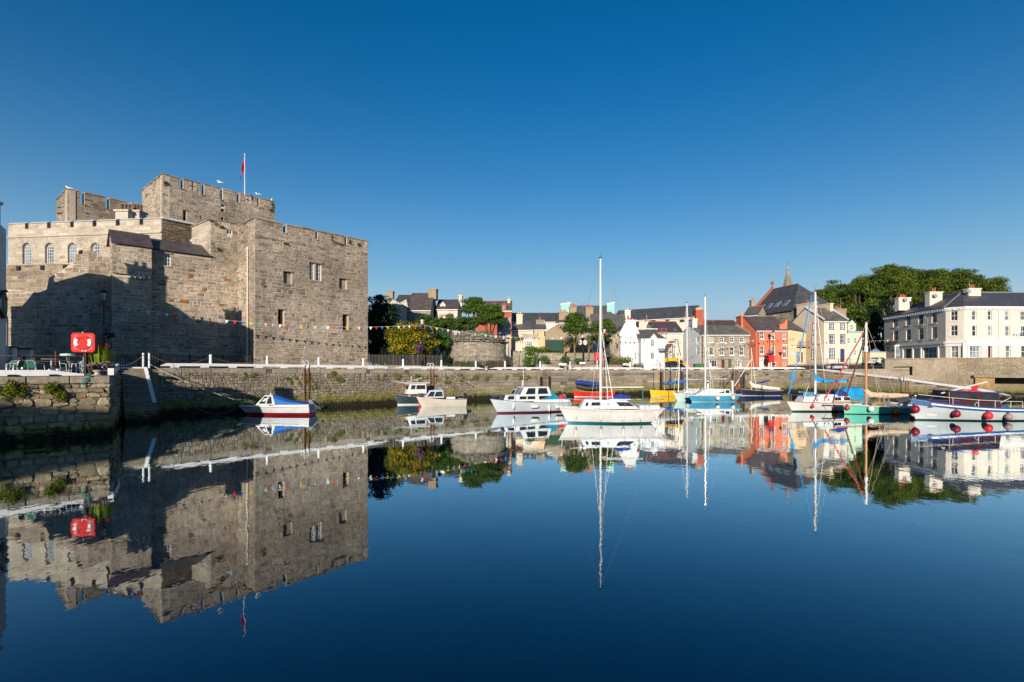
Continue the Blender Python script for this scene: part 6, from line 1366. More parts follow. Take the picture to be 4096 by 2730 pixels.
for k, dx in enumerate((0, .32)):
    mb = MB(); mb.tube([(pa.x + dx, pa.y + dx * .8, 3.95), (pa.x + dx, pa.y + dx * .8, 5.32)], .075, 8); single('stair_post', mb, 'beam_white', ('left of the paired white pipe posts at the stair head', 'right of the paired white pipe posts at the stair head')[k], 'post', 'paired pipe posts')
def chain(a, b, sag, label, mat='rust', r=.022, name='chain'):
    n = 18; pts = []
    for k in range(n + 1):
        t = k / n; p = a.lerp(b, t); p.z -= sag * 4 * t * (1 - t); pts.append(p)
    mb = MB(); mb.tube(pts, r, 5); return single(name, mb, mat, label, name)
chain(Vector((pa.x + .32, pa.y + .26, 5.2)), ptops[0], .75, 'rusty chain from the stair head to the first white post')
for i in range(len(ptops) - 1): chain(ptops[i].copy(), ptops[i + 1].copy(), .55 if i < 7 else .45, 'rusty chain right of the ' + PL[i].replace('white chain post ', 'white post ').replace('the middle of ', '').replace(' near the mast', '').replace('by the motor cruiser', 'by the cruiser'))
chain(Vector((pa.x, pa.y, 5.15)), P(400, 1432, 36) , .7, 'pale chain from the stair head toward the flower planter', 'galvanised', name='chain')
def ladder(x, label, ybot=1.0, w=.42):
    p, z, dd = qpath(x); n = qn(dd); t = thing('quay_ladder', label, 'ladder', (p.x, p.y, 0), group='iron ladders on the quay wall'); c = p + n * .2
    for s in (-1, 1):
        q = c + dd * (w / 2 * s); m = MB(); m.bar((q.x, q.y, .2), (q.x, q.y, z + .1), .07); obj('rail', m, 'rust', t)
        m = MB(); b_ = q - n * .75; m.tube([(q.x, q.y, z + .1), (q.x, q.y, z + .62), (q.x - n.x * .15, q.y - n.y * .15, z + .75), (b_.x + n.x * .15, b_.y + n.y * .15, z + .75), (b_.x, b_.y, z + .62), (b_.x, b_.y, z)], .04, 6); obj('hand_hoop', m, 'white_paint', t)
    k = .45
    while k < z: m = MB(); a, b = c - dd * (w / 2), c + dd * (w / 2); m.tube([(a.x, a.y, k), (b.x, b.y, k)], .022, 5); obj('rung', m, 'rust', t); k += .3
    return t
ladder(1222, 'rusty quay ladder behind the outboard of the blue canopied boat'); ladder(1724, 'rusty quay ladder above the dark blue fishing boat'); ladder(2175, 'rusty quay ladder between two black fender posts'); ladder(2650, 'rusty quay ladder behind the yellow boat'); ladder(2943, 'rusty quay ladder left of the navy sailing boat')
for (xs, lab) in ((2160, 'black fender post left of the ladder by the motor cruiser'), (2193, 'black fender post right of the ladder by the motor cruiser'), (2926, 'black fender post left of the ladder near the navy boat'), (2962, 'tall black fender post right of the ladder near the navy boat'), (2972, 'second tall black fender post near the navy boat'), (2640, 'dark fender pile behind the yellow boat'), (2725, 'dark fender pile behind the pale blue yacht')):
    p, z, dd = qpath(xs); n = qn(dd); mb = MB(); q = p + n * .28; mb.tube([(q.x, q.y, -.5), (q.x, q.y, z - (.9 if xs < 2500 else .35))], .16, 8); single('fender_post', mb, 'black_iron', lab, 'fender post', 'fender posts on the quay wall')
p, z, dd = Vector(S1), SZ[1], (S1 - S0).normalized(); 
lt = thing('quay_ladder', 'dark ladder on the slipway wall behind the mint green boat', 'ladder', (*G(3628, 75), 0)); c = G(3628, 74.7)
for s in (-1, 1): m = MB(); m.bar((c.x + s * .2, c.y, .2), (c.x + s * .2, c.y, 2.3), .06); obj('rail', m, 'rust', lt); m = MB(); m.tube([(c.x + s * .2, c.y, 2.3), (c.x + s * .2, c.y + .1, 2.95), (c.x + s * .2, c.y + .6, 2.95), (c.x + s * .2, c.y + .7, 2.2)], .035, 6); obj('hand_hoop', m, 'white_paint', lt)
for k in range(7): m = MB(); m.tube([(c.x - .2, c.y, .4 + .3 * k), (c.x + .2, c.y, .4 + .3 * k)], .022, 5); obj('rung', m, 'rust', lt)

# ---------------------------------------------------------------- lamp posts, baskets, bunting
def flowers(name, label, c, r, seed, cols, n=330, size=.06):
    R = random.Random(seed); mb = MB(); leafmesh(mb, R, c, (r, r, r * .95), n, size, shell=.75, tb=.5, ts=.33); leafmesh(mb, R, c + Vector((0, 0, -.05)), (r * .8, r * .8, r * .8), n // 2, size, shell=.6, tb=.05, ts=.05)
    m = leafmat('flowers_' + str(seed), cols, .15); t = thing(name, label, 'hanging basket', c + Vector((0, 0, -r))); stuff(obj('flowers', mb, m, t, fixn=False)); b2 = MB(); b2.lathe(c + Vector((0, 0, -r * .75)), [(.05, 0), (r * .5, r * .3), (r * .6, r * .7), (r * .5, r * .72)], 10); obj('basket', b2, 'black_iron', t); return t
def lamp(x, d_, ytop, zb_, label):
    top = Z(ytop, d_); p = G(x, d_); t = thing('lamp_post', label, 'lamp post', (p.x, p.y, zb_), group='black lamp posts on the quay'); mb = MB(); h = top - zb_
    mb.lathe((p.x, p.y, zb_), [(.2, 0), (.2, .15), (.12, .25), (.12, 1.1), (.075, 1.25), (.055, h - 1.2), (.1, h - 1.1), (.06, h - 1.02)], 8); obj('column', mb, 'black_iron', t)
    mb = MB(); z = top - 1.0; mb.lathe((p.x, p.y, z), [(.14, 0), (.15, .03), (.27, .6), (.28, .62)], 6); obj('lantern_glass', mb, plain('lantern_pane', (.55, .52, .42), .25, .05), t)
    mb = MB(); mb.lathe((p.x, p.y, z + .62), [(.36, 0), (.34, .05), (.2, .22), (.1, .27), (.05, .3), (.06, .36), (.01, .4)], 6)
    for k in range(6): a = 2 * pi * k / 6; mb.bar((p.x + .15 * cos(a), p.y + .15 * sin(a), z), (p.x + .28 * cos(a), p.y + .28 * sin(a), z + .62), .025)
    obj('lantern_top', mb, 'black_iron', t)
    mb = MB(); mb.bar((p.x - .35, p.y, z - .5), (p.x + .35, p.y, z - .5), .04); obj('crossbar', mb, 'black_iron', t); return p
lamp(415, 46, 1156, 3.75, 'black lamp post with lantern in front of the shaded castle wall'); lamp(1689, 65.5, 1267, GZ, 'black lamp post with lantern before the golden shrub'); lamp(2418, 80.5, 1308, GZ, 'black lamp post with lantern behind the yacht mast'); lamp(3093, 92.8, 1322, GZ, 'black lamp post with lantern in front of the coral house')
GR, PU, WH, RE, LI = (.02, .05, .015), (.16, .05, .34), (.6, .58, .55), (.5, .04, .03), (.34, .2, .5)
flowers('hanging_basket', 'white and purple hanging basket on the lamp post by the castle', P(438, 1331, 45.6), .7, 501, [GR, (.06, .10, .03), WH, PU, WH, (.75, .72, .7)]); flowers('hanging_basket', 'purple and red hanging basket on the lamp post before the golden shrub', P(1677, 1390, 65.4), .62, 502, [GR, PU, PU, LI, RE])
flowers('hanging_basket', 'hanging basket of mauve flowers on the lamp post behind the yacht mast', P(2432, 1410, 80.4), .7, 503, [GR, (.05, .08, .03), LI, WH, PU]); flowers('hanging_basket', 'dark purple hanging basket on the lamp post at the coral house', P(3083, 1413, 92.6), .62, 504, [GR, PU, (.06, .09, .03), LI])
FC = [('flag_red', (.58, .035, .04)), ('flag_blue', (.03, .14, .48)), ('flag_yellow', (.75, .48, .03)), ('flag_green', (.02, .28, .12)), ('flag_cream', (.72, .62, .32)), ('flag_lilac', (.34, .30, .62)), ('flag_white', (.78, .77, .74))]
FM = []
for n_, c_ in FC:
    plain(n_, c_, .8, .05)
    me = bpy.data.meshes.new(n_); me.from_pydata([(-.17, -.004, 0), (.17, -.004, 0), (.0, -.004, -.36), (-.17, .004, 0), (.17, .004, 0), (.0, .004, -.36)], [], [(0, 2, 1), (3, 4, 5), (0, 1, 4, 3), (1, 2, 5, 4), (2, 0, 3, 5)]); me.materials.append(MATS[n_]); FM.append(me)
def bunting(a, b, sag, n, label, seed, via=None):
    R = random.Random(seed); t = thing('bunting', label, 'bunting', a, group='bunting strung over the quay'); pts = []
    for k in range(41):
        s = k / 40.0; p = a.lerp(b, s); p.z -= sag * 4 * s * (1 - s); pts.append(p)
    mb = MB(); mb.tube(pts, .012, 4); obj('string', mb, 'white_paint', t); ang = atan2((b - a).y, (b - a).x)
    for k in range(n):
        s = (k + .5) / n; p = a.lerp(b, s); p.z -= sag * 4 * s * (1 - s)
        o = bpy.data.objects.new('flag', FM[k % 7]); COL.objects.link(o); o.parent = t; o.location = p - OFF[t]; o.rotation_euler = (R.gauss(0, .18), R.gauss(.0, .12), ang + R.gauss(0, .25))
L1p, L2p, L3p, L4p = P(415, 1217, 46), P(1689, 1300, 65.5), P(2418, 1332, 80.5), P(3093, 1350, 92.8)
bunting(L1p, L2p, .95, 44, 'string of coloured flags across the castle front', 1); bunting(L2p, L3p, 1.15, 38, 'string of coloured flags past the round tower and garden', 2); bunting(L3p, L4p, 1.3, 40, 'string of coloured flags past the white house and stone terrace', 3)
bunting(L4p, P(3560, 1360, 103), .55, 26, 'string of coloured flags from the coral house to the hotel', 4); bunting(P(3562, 1362, 102), P(4180, 1322, 84), .5, 26, 'string of coloured flags across the hotel front', 5)

# ---------------------------------------------------------------- quay furniture
plain('red_plastic', (.60, .02, .02), .6, .06, spec=.15); plain('red_deep', (.42, .02, .03), .5, .1)
def far_buoy(x, y, d_, label):
    p = P(x, y, d_); t = thing('lifebuoy_case', label, 'lifebuoy case', (p.x, p.y, GZ)); mb = MB(); mb.prism([p + Vector((a * .48, 0, b * .62)) for a, b in ((-.8, -1), (.8, -1), (1, -.8), (1, .8), (.8, 1), (-.8, 1), (-1, .8), (-1, -.8))], (0, .24, 0)); obj('case', mb, 'red_plastic', t)
    mb = MB(); mb.lathe(p + Vector((0, -.01, 0)), [(.16, 0), (.4, 0), (.36, .04), (.2, .04)], 14, axis=Matrix.Rotation(pi / 2, 3, 'X')); obj('ring_emblem', mb, 'red_deep', t); mb = MB(); mb.bar((p.x, p.y + .2, GZ), (p.x, p.y + .2, p.z), .14); obj('post', mb, 'white_paint', t)
far_buoy(2389, 1427, 80, 'red lifebuoy case on the quay beside the tall yacht mast'); far_buoy(3087, 1436, 92, 'red lifebuoy case under the hanging basket of the coral house')
ck = thing('street_clock', 'black street clock with round white faces among the palms', 'clock', (*G(2332, 81), GZ)); c = P(2336, 1371, 81); mb = MB(); mb.lathe((*G(2332, 81), GZ), [(.35, 0), (.35, .9), (.3, 1.0), (.12, 1.15), (.1, c.z - GZ - .6), (.2, c.z - GZ - .45)], 8); obj('column', mb, 'black_iron', ck)
hd = P(2332, 1371, 81.3); mb = MB(); mb.box(hd, (1.0, .9, 1.05), .6); mb.box(hd + Vector((0, 0, .62)), (.7, .7, .25), .6, taper=.4); obj('clock_head', mb, 'black_iron', ck)
for (rz, dx) in ((.6, .46), (.6 - pi / 2, .51)):
    n = Vector((sin(rz), -cos(rz), 0)); fcn = Fac((0, 0), (cos(rz), sin(rz))); ax = Matrix.Rotation(rz, 3, 'Z') @ Matrix.Rotation(pi / 2, 3, 'X'); mb = MB(); q = hd + n * dx; mb.lathe(q, [(.46, 0), (.46, .03), (.0, .035)], 20, axis=ax); cf = obj('clock_face', mb, 'white_paint', ck)
    mb = MB(); mb.lathe(q, [(.44, .0), (.5, .0), (.5, .05), (.44, .05)], 20, axis=ax)
    e_ = Vector((cos(rz), sin(rz), 0))
    for k in range(12): a = 2 * pi * k / 12; v = e_ * sin(a) + Vector((0, 0, cos(a))); mb.bar(q + n * .045 + v * .34, q + n * .045 + v * .42, .035, .01)
    mb.bar(q + n * .05, q + n * .05 + e_ * .22 + Vector((0, 0, -.1)), .05, .012); mb.bar(q + n * .055, q + n * .055 + e_ * -.3 + Vector((0, 0, -.1)), .035, .012); obj('hands', mb, 'black_iron', cf)
mb = MB(); p = P(2330, 1453, 79); mb.box(p, (.9, .05, .28)); t = thing('notice_board', 'small white notice board at the foot of the garden railings', 'sign', (p.x, p.y, GZ)); obj('board', mb, 'white_paint', t); mb = MB(); mb.bar((p.x, p.y + .05, GZ), p, .06); obj('post', mb, 'black_iron', t)
for (x, l) in ((2250, 'pale trough planter at the railings of the harbour garden'), (2506, 'pale trough planter by the whitewashed house')):
    p = P(x, 1459, 76.4 if x < 2300 else 80.5); mb = MB(); mb.box(p, (1.1, .4, .34), 0, taper=1.08); mb.box(p + Vector((0, 0, .17)), (1.0, .3, .04)); single('trough', mb, plain('trough_pale', (.58, .60, .56), .7), l, 'planter')
def bench(p, rz, label):
    t = thing('bench', label, 'bench', p, rz, 'benches on the quay')
    for s in (-.65, .65): mb = MB(); mb.box((s, 0, .22), (.07, .5, .44)); mb.box((s, .22, .65), (.07, .06, .5)); mb.box((s, -.02, .62), (.07, .45, .05)); obj('end_frame', mb, 'black_iron', t, False)
    for k in range(3): mb = MB(); mb.box((0, -.18 + .17 * k, .45), (1.5, .13, .04)); obj('seat_slat', mb, 'dark_frame', t, False)
    for k in range(3): mb = MB(); mb.box((0, .23, .56 + .14 * k), (1.5, .03, .1)); obj('back_slat', mb, 'dark_frame', t, False)
q = G(2556, 81.6); bench((q.x, q.y, GZ + .1), 0.05, 'dark bench facing the harbour beside the whitewashed house')
# car, van, bins
def car(p, rz, paint, label, L=4.2, hatch=True):
    t = thing('parked_car', label, 'car', p, rz); W = 1.7; pm = MATS[paint]
    prof = [(-2.1, .32), (-2.08, .62), (-1.95, .72), (-1.0, .86), (-.35, 1.32), (.1, 1.42), (.75, 1.40), (1.75, 1.0), (2.02, .92), (2.1, .6), (2.08, .32)]
    mb = MB(); n = len(prof)
    for s in (-1, 1):
        for (x, z) in prof: mb.v.append(Vector((x, s * W / 2 * (1.0 if z < .9 else .80), z)))
    for i in range(n - 1): mb.f.append((i, i + 1, n + i + 1, n + i)); mb.t.append(.5)
    mb.f.append((n - 1, 0, n, 2 * n - 1)); mb.t.append(.5)
    for s in (0, 1):
        for tr in tessellate_polygon([[Vector((x, z, 0)) for x, z in prof]]): mb.f.append(tuple(s * n + i for i in tr)); mb.t.append(.5)
    obj('body', mb, pm, t, False)
    for s in (-1, 1):
        for poly in ([(-.88, .9), (-.33, 1.28), (.02, 1.36), (.02, .92)], [(.10, .92), (.10, 1.36), (.72, 1.34), (1.45, 1.02), (1.3, .94)]):
            m = MB(); m.prism([Vector((x, s * (W / 2 * .80 + .052 - .1 * (z - .9)), z)) for x, z in poly], (0, s * .015, 0)); obj('side_window', m, 'cabin_glass', t, False)
        for x in (-1.28, 1.25):
            m = MB(); m.lathe((x, s * (W / 2 - .12), .31), [(.31, -.1), (.31, .1), (.2, .115)], 16, axis=Matrix.Rotation(-s * pi / 2, 3, 'X')); w = obj('wheel', m, 'black_iron', t, False); m = MB(); m.lathe((x, s * (W / 2 - .01), .31), [(.19, 0), (.17, .02), (.05, .03)], 12, axis=Matrix.Rotation(-s * pi / 2, 3, 'X')); obj('rim', m, 'galvanised', w, False)
        m = MB(); m.box((-2.03, s * .6, .62), (.12, .36, .14)); obj('headlight', m, 'pale_glass', t, False); m = MB(); m.box((2.04, s * .62, .74), (.1, .3, .18)); obj('tail_light', m, 'red_deep', t, False)
    m = MB(); m.box((-.66, 0, 1.11), (.03, 1.2, .62), rot=Matrix.Rotation(-.96 + 0.02, 3, 'Y')); obj('windscreen', m, 'cabin_glass', t, False); return t
plain('car_dark', (.012, .022, .02), .25, .05, spec=.6); plain('van_yellow', (.70, .36, .01), .35, .05, spec=.5); plain('bin_green', (.02, .12, .035), .5, .1)
q = G(2678, 85.6); car((q.x, q.y, GZ), 0.03, 'car_dark', 'dark green hatchback parked at the quay edge'); 
q = G(2692, 89.0); t = thing('parked_van', 'yellow van parked behind the dark hatchback', 'van', (q.x, q.y, GZ), 0.1); mb = MB()
prof = [(-2.3, .35), (-2.28, 1.7), (-2.1, 1.95), (.9, 1.98), (1.3, 1.75), (1.75, 1.05), (2.45, .9), (2.5, .35)]; mb.prism([Vector((x, -.85, z)) for x, z in prof], (0, 1.7, 0)); obj('body', mb, 'van_yellow', t, False)
for s in (-1, 1):
    m = MB(); m.prism([Vector((x, s * .851, z)) for x, z in ((.75, 1.1), (.75, 1.65), (1.2, 1.62), (1.55, 1.1))], (0, s * .01, 0)); obj('side_window', m, 'cabin_glass', t, False)
    for x in (-1.5, 1.65): m = MB(); m.lathe((x, s * .75, .33), [(.33, -.1), (.33, .12), (.18, .13)], 14, axis=Matrix.Rotation(-s * pi / 2, 3, 'X')); obj('wheel', m, 'black_iron', t, False)
for (x, d_, l, w) in ((2738, 90, 'green wheeled bin left of the pale blue gable corner', .9), (2795, 90.5, 'wide green skip bin at the pale blue gable', 1.5), (3540, 92, 'bright green wheeled bin at the end of the black railing', .8)):
    q = G(x, d_); zb_ = GZ if x < 3000 else 4.6; t = thing('wheeled_bin', l, 'bin', (q.x, q.y, zb_)); mb = MB(); mb.box((q.x, q.y, zb_ + .5), (w, .75, .9), 0, taper=1.12); obj('body', mb, 'bin_green', t); mb = MB(); mb.box((q.x, q.y, zb_ + .99), (w * 1.18, .9, .08), 0); obj('lid', mb, 'bin_green', t)
    for s in (-1, 1): mb = MB(); mb.lathe((q.x + s * w * .4, q.y + .3, zb_ + .08), [(.09, -.04), (.09, .04)], 8, axis=Matrix.Rotation(pi / 2, 3, 'Y')); obj('wheel', mb, 'black_iron', t)
# scaffolding
sc_ = thing('scaffolding', 'red and grey scaffolding against the cream house by the white annexe', 'scaffolding', (*G(2640, 91), GZ)); R = random.Random(8)
for (x, yt, yb, d_) in ((2588, 1312, 1345, 92), (2606, 1302, 1345, 92), (2625, 1318, 1352, 92), (2646, 1314, 1350, 92), (2666, 1314, 1450, 91), (2672, 1360, 1450, 89.5), (2692, 1362, 1450, 89.5), (2698, 1362, 1430, 90.5)): mb = MB(); mb.tube([P(x, yb, d_), P(x, yt, d_)], .045, 5); obj('upright', mb, 'rust' if x % 2 else 'galvanised', sc_)
for (x0, x1, y, d_) in ((2580, 2630, 1316, 92), (2585, 2630, 1330, 92), (2625, 2668, 1316, 92), (2625, 2668, 1326, 92), (2664, 2700, 1362, 89.5), (2664, 2700, 1374, 89.5), (2664, 2695, 1412, 89.5)): mb = MB(); mb.tube([P(x0, y, d_), P(x1, y + 1, d_ - .5)], .045, 5); obj('ledger', mb, 'red_deep' if x0 % 2 else 'galvanised', sc_)
for (x0, x1, y, d_) in ((2620, 2668, 1336, 92), (2662, 2700, 1388, 89.5)): mb = MB(); mb.bar(P(x0, y, d_), P(x1, y, d_), 1.0, .1); obj('platform', mb, 'brown_wood', sc_)
for (a, b) in (((2668, 1440, 89.5), (2696, 1416, 89.5)), ((2668, 1410, 89.5), (2696, 1430, 89.5))): mb = MB(); mb.tube([P(*a), P(*b)], .04, 5); obj('brace', mb, 'galvanised', sc_)
# flags
plain('flag_scarlet', (.62, .015, .02), .8, .1)
def flag(poly, x0, y0, y1, d_, label, pole_r=.05, th=.03, base=None, emblem=False):
    b, t_ = P(x0 - 3 if emblem else x0, y1, d_), P(x0, y0, d_); o = thing('flagpole', label, 'flagpole', b); mb = MB(); mb.tube([b, t_], pole_r, 6, r2=pole_r * .6); mb.ell(t_, (pole_r * 1.4,) * 3, 6, 4); obj('pole', mb, 'white_paint', o)
    n = 9; mb = MB(); L, R_ = poly; 
    for i in range(n):
        s = i / (n - 1.0); a = Vector(P(*L[0], d_)).lerp(P(*L[1], d_), s); c_ = Vector(P(*R_[0], d_)).lerp(P(*R_[1], d_), s)
        for k in range(5): q = a.lerp(c_, k / 4.0); q.y += .22 * sin(k * 2.1 + s * 2) * (1 if k < 4 else 0); mb.v.append(q)
    for i in range(n - 1):
        for k in range(4): a = i * 5 + k; mb.f.append((a, a + 1, a + 6, a + 5)); mb.t.append(.5)
    fl_ = obj('flag', mb, 'flag_scarlet', o, smooth=True)
    if emblem:
        mb = MB(); c_ = P(966, 682, d_ - .35)
        for k in range(3):
            a = 2 * pi * k / 3 + .5; e_ = Vector((cos(a) * .6, 0, sin(a))); e2 = Vector((cos(a + 1.2) * .6, 0, sin(a + 1.2))); mb.bar(c_, c_ + e_ * .3, .1, .02); mb.bar(c_ + e_ * .3, c_ + e_ * .3 + e2 * .28, .08, .02)
        obj('emblem', mb, 'white_paint', fl_)
flag((((962, 700), (958, 722)), ((978, 627), (978, 672))), 979, 617, 780, 79, 'tall white flagpole on the keep with a limp red flag', .07, emblem=False)
flag((((2583, 1268), (2583, 1290)), ((2587, 1262), (2587, 1284))), 2587, 1261, 1330, 91.5, 'thin pole with a small red flag over the white annexe', .03)
# sign posts and street details on the right
t = thing('give_way_sign', 'white and red triangular road sign in front of the coral house', 'sign', (*G(3137, 93), GZ)); c = P(3137, 1406, 92.9); mb = MB(); mb.prism([c + Vector((-.42, 0, .32)), c + Vector((.42, 0, .32)), c + Vector((0, 0, -.42))], (0, .03, 0)); obj('border', mb, 'red_plastic', t)
mb = MB(); mb.prism([c + Vector((-.28, -.006, .24)), c + Vector((.28, -.006, .24)), c + Vector((0, -.006, -.26))], (0, .005, 0)); obj('panel', mb, 'white_paint', t); mb = MB(); mb.bar((c.x, c.y + .06, GZ), (c.x, c.y + .06, c.z + .3), .06); obj('post', mb, 'galvanised', t)
t, f, fl_, fr = house('garage', 'small pale garage building left of the hotel', G(3480, 103), G(3545, 103.5), 3, GZ, Z(1410, 103), 0, 'tan_side', 'slate_grey', style='flat')
q = G(3508, 96); car((q.x, q.y, 4.72), 0.5, plain('car_white', (.7, .7, .68), .3, .03).name, 'white car parked by the railing left of the hotel')
# ---------------------------------------------------------------- boats
def gloss(name, c, rough=.32, var=.06, spec=.45, dirt=.4): return plain(name, c, rough, var, 1.5, spec, dirt=dirt, dirtc=tuple(v * .6 for v in c))
gloss('gel_white', (.62, .635, .65)); gloss('gel_cream', (.50, .47, .43)); gloss('gel_grey', (.47, .49, .54)); gloss('gel_paleblue', (.45, .53, .61)); gloss('gel_mist', (.46, .52, .56)); gloss('deck_grey', (.55, .58, .60), .6); gloss('deck_white', (.74, .74, .72), .6)
gloss('hull_navy', (.012, .022, .07)); gloss('hull_dark', (.018, .04, .055)); gloss('hull_red', (.52, .03, .025)); gloss('hull_yellow', (.78, .48, .015)); gloss('hull_pale', (.48, .66, .64)); gloss('hull_blue', (.055, .30, .50)); gloss('hull_mint', (.13, .50, .40))
gloss('anti_red', (.30, .012, .025), .5); gloss('anti_teal', (.02, .17, .20), .5); gloss('anti_green', (.008, .04, .035), .5); gloss('anti_maroon', (.12, .015, .05), .5); gloss('rail_blue', (.008, .075, .25)); gloss('wood_varnish', (.42, .19, .06), .35); gloss('wood_pale', (.50, .34, .18), .5); gloss('maroon_wood', (.06, .010, .012), .35)
plain('canvas_blue', (.02, .13, .45), .85, .15, 4.0, bmp=.3, bscale=5); plain('canvas_bright', (.01, .28, .62), .85, .12, 4.0, bmp=.3, bscale=5); plain('canvas_teal', (.01, .22, .33), .85, .12, 4.0, bmp=.3, bscale=5); plain('canvas_navy', (.015, .04, .22), .85, .12, 4.0, bmp=.3, bscale=5)
plain('canvas_white', (.62, .57, .52), .9, .15, 4.0, bmp=.3, bscale=5); plain('canvas_tan', (.55, .42, .30), .9, .12, 4.0, bmp=.3, bscale=5); plain('canvas_grey', (.26, .25, .23), .9, .12, 4.0, bmp=.3, bscale=5); plain('canvas_charcoal', (.05, .05, .055), .9, .12, 4.0, bmp=.3, bscale=5)
plain('fender_white', (.66, .64, .60), .5, .1, 4.0, dirt=.4, dirtc=(.35, .32, .27)); plain('fender_red', (.60, .03, .035), .4, .08); plain('fender_maroon', (.22, .012, .035), .4, .1); plain('fender_orange', (.60, .10, .02), .45, .1); plain('fender_pink', (.62, .14, .11), .5, .1); plain('fender_mauve', (.30, .20, .21), .5, .1)
plain('mast_white', (.68, .66, .62), .3, .04, spec=.5); plain('mast_alu', (.62, .64, .67), .3, .05, spec=.5); plain('rope_pale', (.55, .48, .36), .9, .15); plain('rope_blue', (.02, .22, .42), .9, .1); plain('rope_teal', (.02, .24, .24), .9, .1); plain('motor_grey', (.16, .18, .21), .35, .1); plain('motor_black', (.012, .012, .015), .35, .1)
class Boat:
    def __init__(s, name, label, x0, x1, d0, d1, W, hb, hm, hs, over=.5, tr=.8, trake=.1, draft=.35, cat='boat'):
        A, B = G(x0, d0), G(x1, d1); s.L = (B - A).length; m = (A + B) / 2; s.rz = atan2((B - A).y, (B - A).x); s.x0, s.x1, s.d0, s.d1 = x0, x1, d0, d1
        s.t = thing(name, label, cat, (m.x, m.y, 0), s.rz); s.M = Matrix.Translation((m.x, m.y, 0)) @ Matrix.Rotation(s.rz, 4, 'Z')
        s.W, s.hb, s.hm, s.hs, s.over, s.tr, s.trake, s.draft = W, hb, hm, hs, over, tr, trake, draft
    def lx(s, px):
        """position along the keel line seen at this pixel column"""
        A, B = G(s.x0, s.d0), G(s.x1, s.d1); f = Fac(A, B); return f.u(px) - s.L / 2
    def lz(s, px, y):
        A, B = G(s.x0, s.d0), G(s.x1, s.d1); f = Fac(A, B); return f.uz(px, y)[1]
    def h(s, t):                                                   # sheer height
        a, b, c = s.hb, s.hm, s.hs; return a * (1 - t) * (1 - 2 * t) + 4 * b * t * (1 - t) * 1 + c * t * (2 * t - 1)
    def plan(s, t):
        sm = .58; return (1 - (1 - min(t / sm, 1)) ** 2.3) * (1 - (1 - s.tr) * max(0, (t - sm) / (1 - sm)) ** 2)
    def pt(s, t, z, side):
        h = s.h(t); f = max(0, min(1, (z + s.draft) / (h + s.draft))); e = 1.0 + (.30 - 1.0) * min(1, t / .55); y = s.W / 2 * s.plan(t) * (f ** e)
        xs = -s.L / 2 + s.over * (1 - z / s.h(0)) ; xt = s.L / 2 - s.trake * (1 - z / s.h(1)); return Vector((xs + (xt - xs) * t, y * side, z))
    def rows(s, mb, f0, f1, n, N=18, lap=0.0, zabs=None):
        """skin between two height fractions (or absolute heights)"""
        for side in (-1, 1):
            for j in range(n):
                o = len(mb.v)
                for i in range(N + 1):
                    t = i / N; h = s.h(t)
                    def zz(fr): 
                        base = zabs if isinstance(zabs, (int, float)) else 0.0
                        return base + (h - base) * fr
                    a = f0 + (f1 - f0) * j / n; b = f0 + (f1 - f0) * (j + 1) / n
                    p, q = s.pt(t, zz(a), side), s.pt(t, zz(b), side)
                    if lap: p = p + Vector((0, side * lap * min(1, t * 6 + .2), 0))
                    mb.v += [p, q]
                for i in range(N): k = o + 2 * i; mb.f.append((k, k + 1, k + 3, k + 2)); mb.t.append(.5)
                if lap and j > 0:
                    pass
    def hull(s, mat, stripe=None, sh=.14, clinker=0, deck='deck_white', rail=None, railh=.07, band=None, deckz=-.06):
        mb = MB(); zs = sh if stripe else -.05; s.rows(mb, 0, 1, clinker or 5, lap=.018 if clinker else 0.0, zabs=zs)
        o = len(mb.v); pts = []                                     # transom
        for side in (-1, 1):
            for k in range(7): pts.append(s.pt(1, zs + (s.h(1) - zs) * (k / 6.0 if side < 0 else 1 - k / 6.0), side))
        mb.add(pts, [tuple(range(14))]); mb.smooth = not clinker; hl = obj('hull', mb, mat, s.t, False, fixn=False)
        if stripe:
            mb = MB(); N = 18
            for side in (-1, 1):
                o = len(mb.v)
                for i in range(N + 1): t = i / N; mb.v += [s.pt(t, -.3, side), s.pt(t, sh, side)]
                for i in range(N): k = o + 2 * i; mb.f.append((k, k + 1, k + 3, k + 2)); mb.t.append(.5)
            mb.add([s.pt(1, -.3, -1), s.pt(1, sh, -1), s.pt(1, sh, 1), s.pt(1, -.3, 1)], [(0, 1, 2, 3)]); obj('bottom_paint', mb, stripe, s.t, False, fixn=False)
        mb = MB(); N = 18
        for i in range(N + 1): t = i / N; a, b = s.pt(t, s.h(t), -1), s.pt(t, s.h(t), 1); a.z += deckz; b.z += deckz; mb.v += [a, b]
        for i in range(N): mb.f.append((2 * i, 2 * i + 1, 2 * i + 3, 2 * i + 2)); mb.t.append(.5)
        obj('deck', mb, deck, s.t, False, fixn=False)
        if rail: s.strake(rail, 0.0, railh, 'gunwale')
        if band: s.strake(band[0], band[1], band[2], 'band', .012)
    def strake(s, mat, dz, hh, name, out=.03, t0=0.0, t1=1.0):
        mb = MB(); N = 20
        for side in (-1, 1):
            o = len(mb.v)
            for i in range(N + 1):
                t = t0 + (t1 - t0) * i / N; z = s.h(t) + dz; p, q = s.pt(t, z - hh, side), s.pt(t, min(z, s.h(t)), side); q.z = z; w = Vector((0, side * out, 0)); mb.v += [p, p + w, q + w, q - Vector((0, side * .04, 0))]
            for i in range(N):
                k = o + 4 * i
                for j in range(4): mb.f.append((k + j, k + (j + 1) % 4, k + 4 + (j + 1) % 4, k + 4 + j)); mb.t.append(.5)
        return obj(name, mb, mat, s.t, False)
    def sheer(s, t, side, inset=0.0, dz=0.0):
        p = s.pt(t, s.h(t), side); p.y -= side * inset; p.z += dz; return p
    def T(s, x): return (x + s.L / 2) / s.L
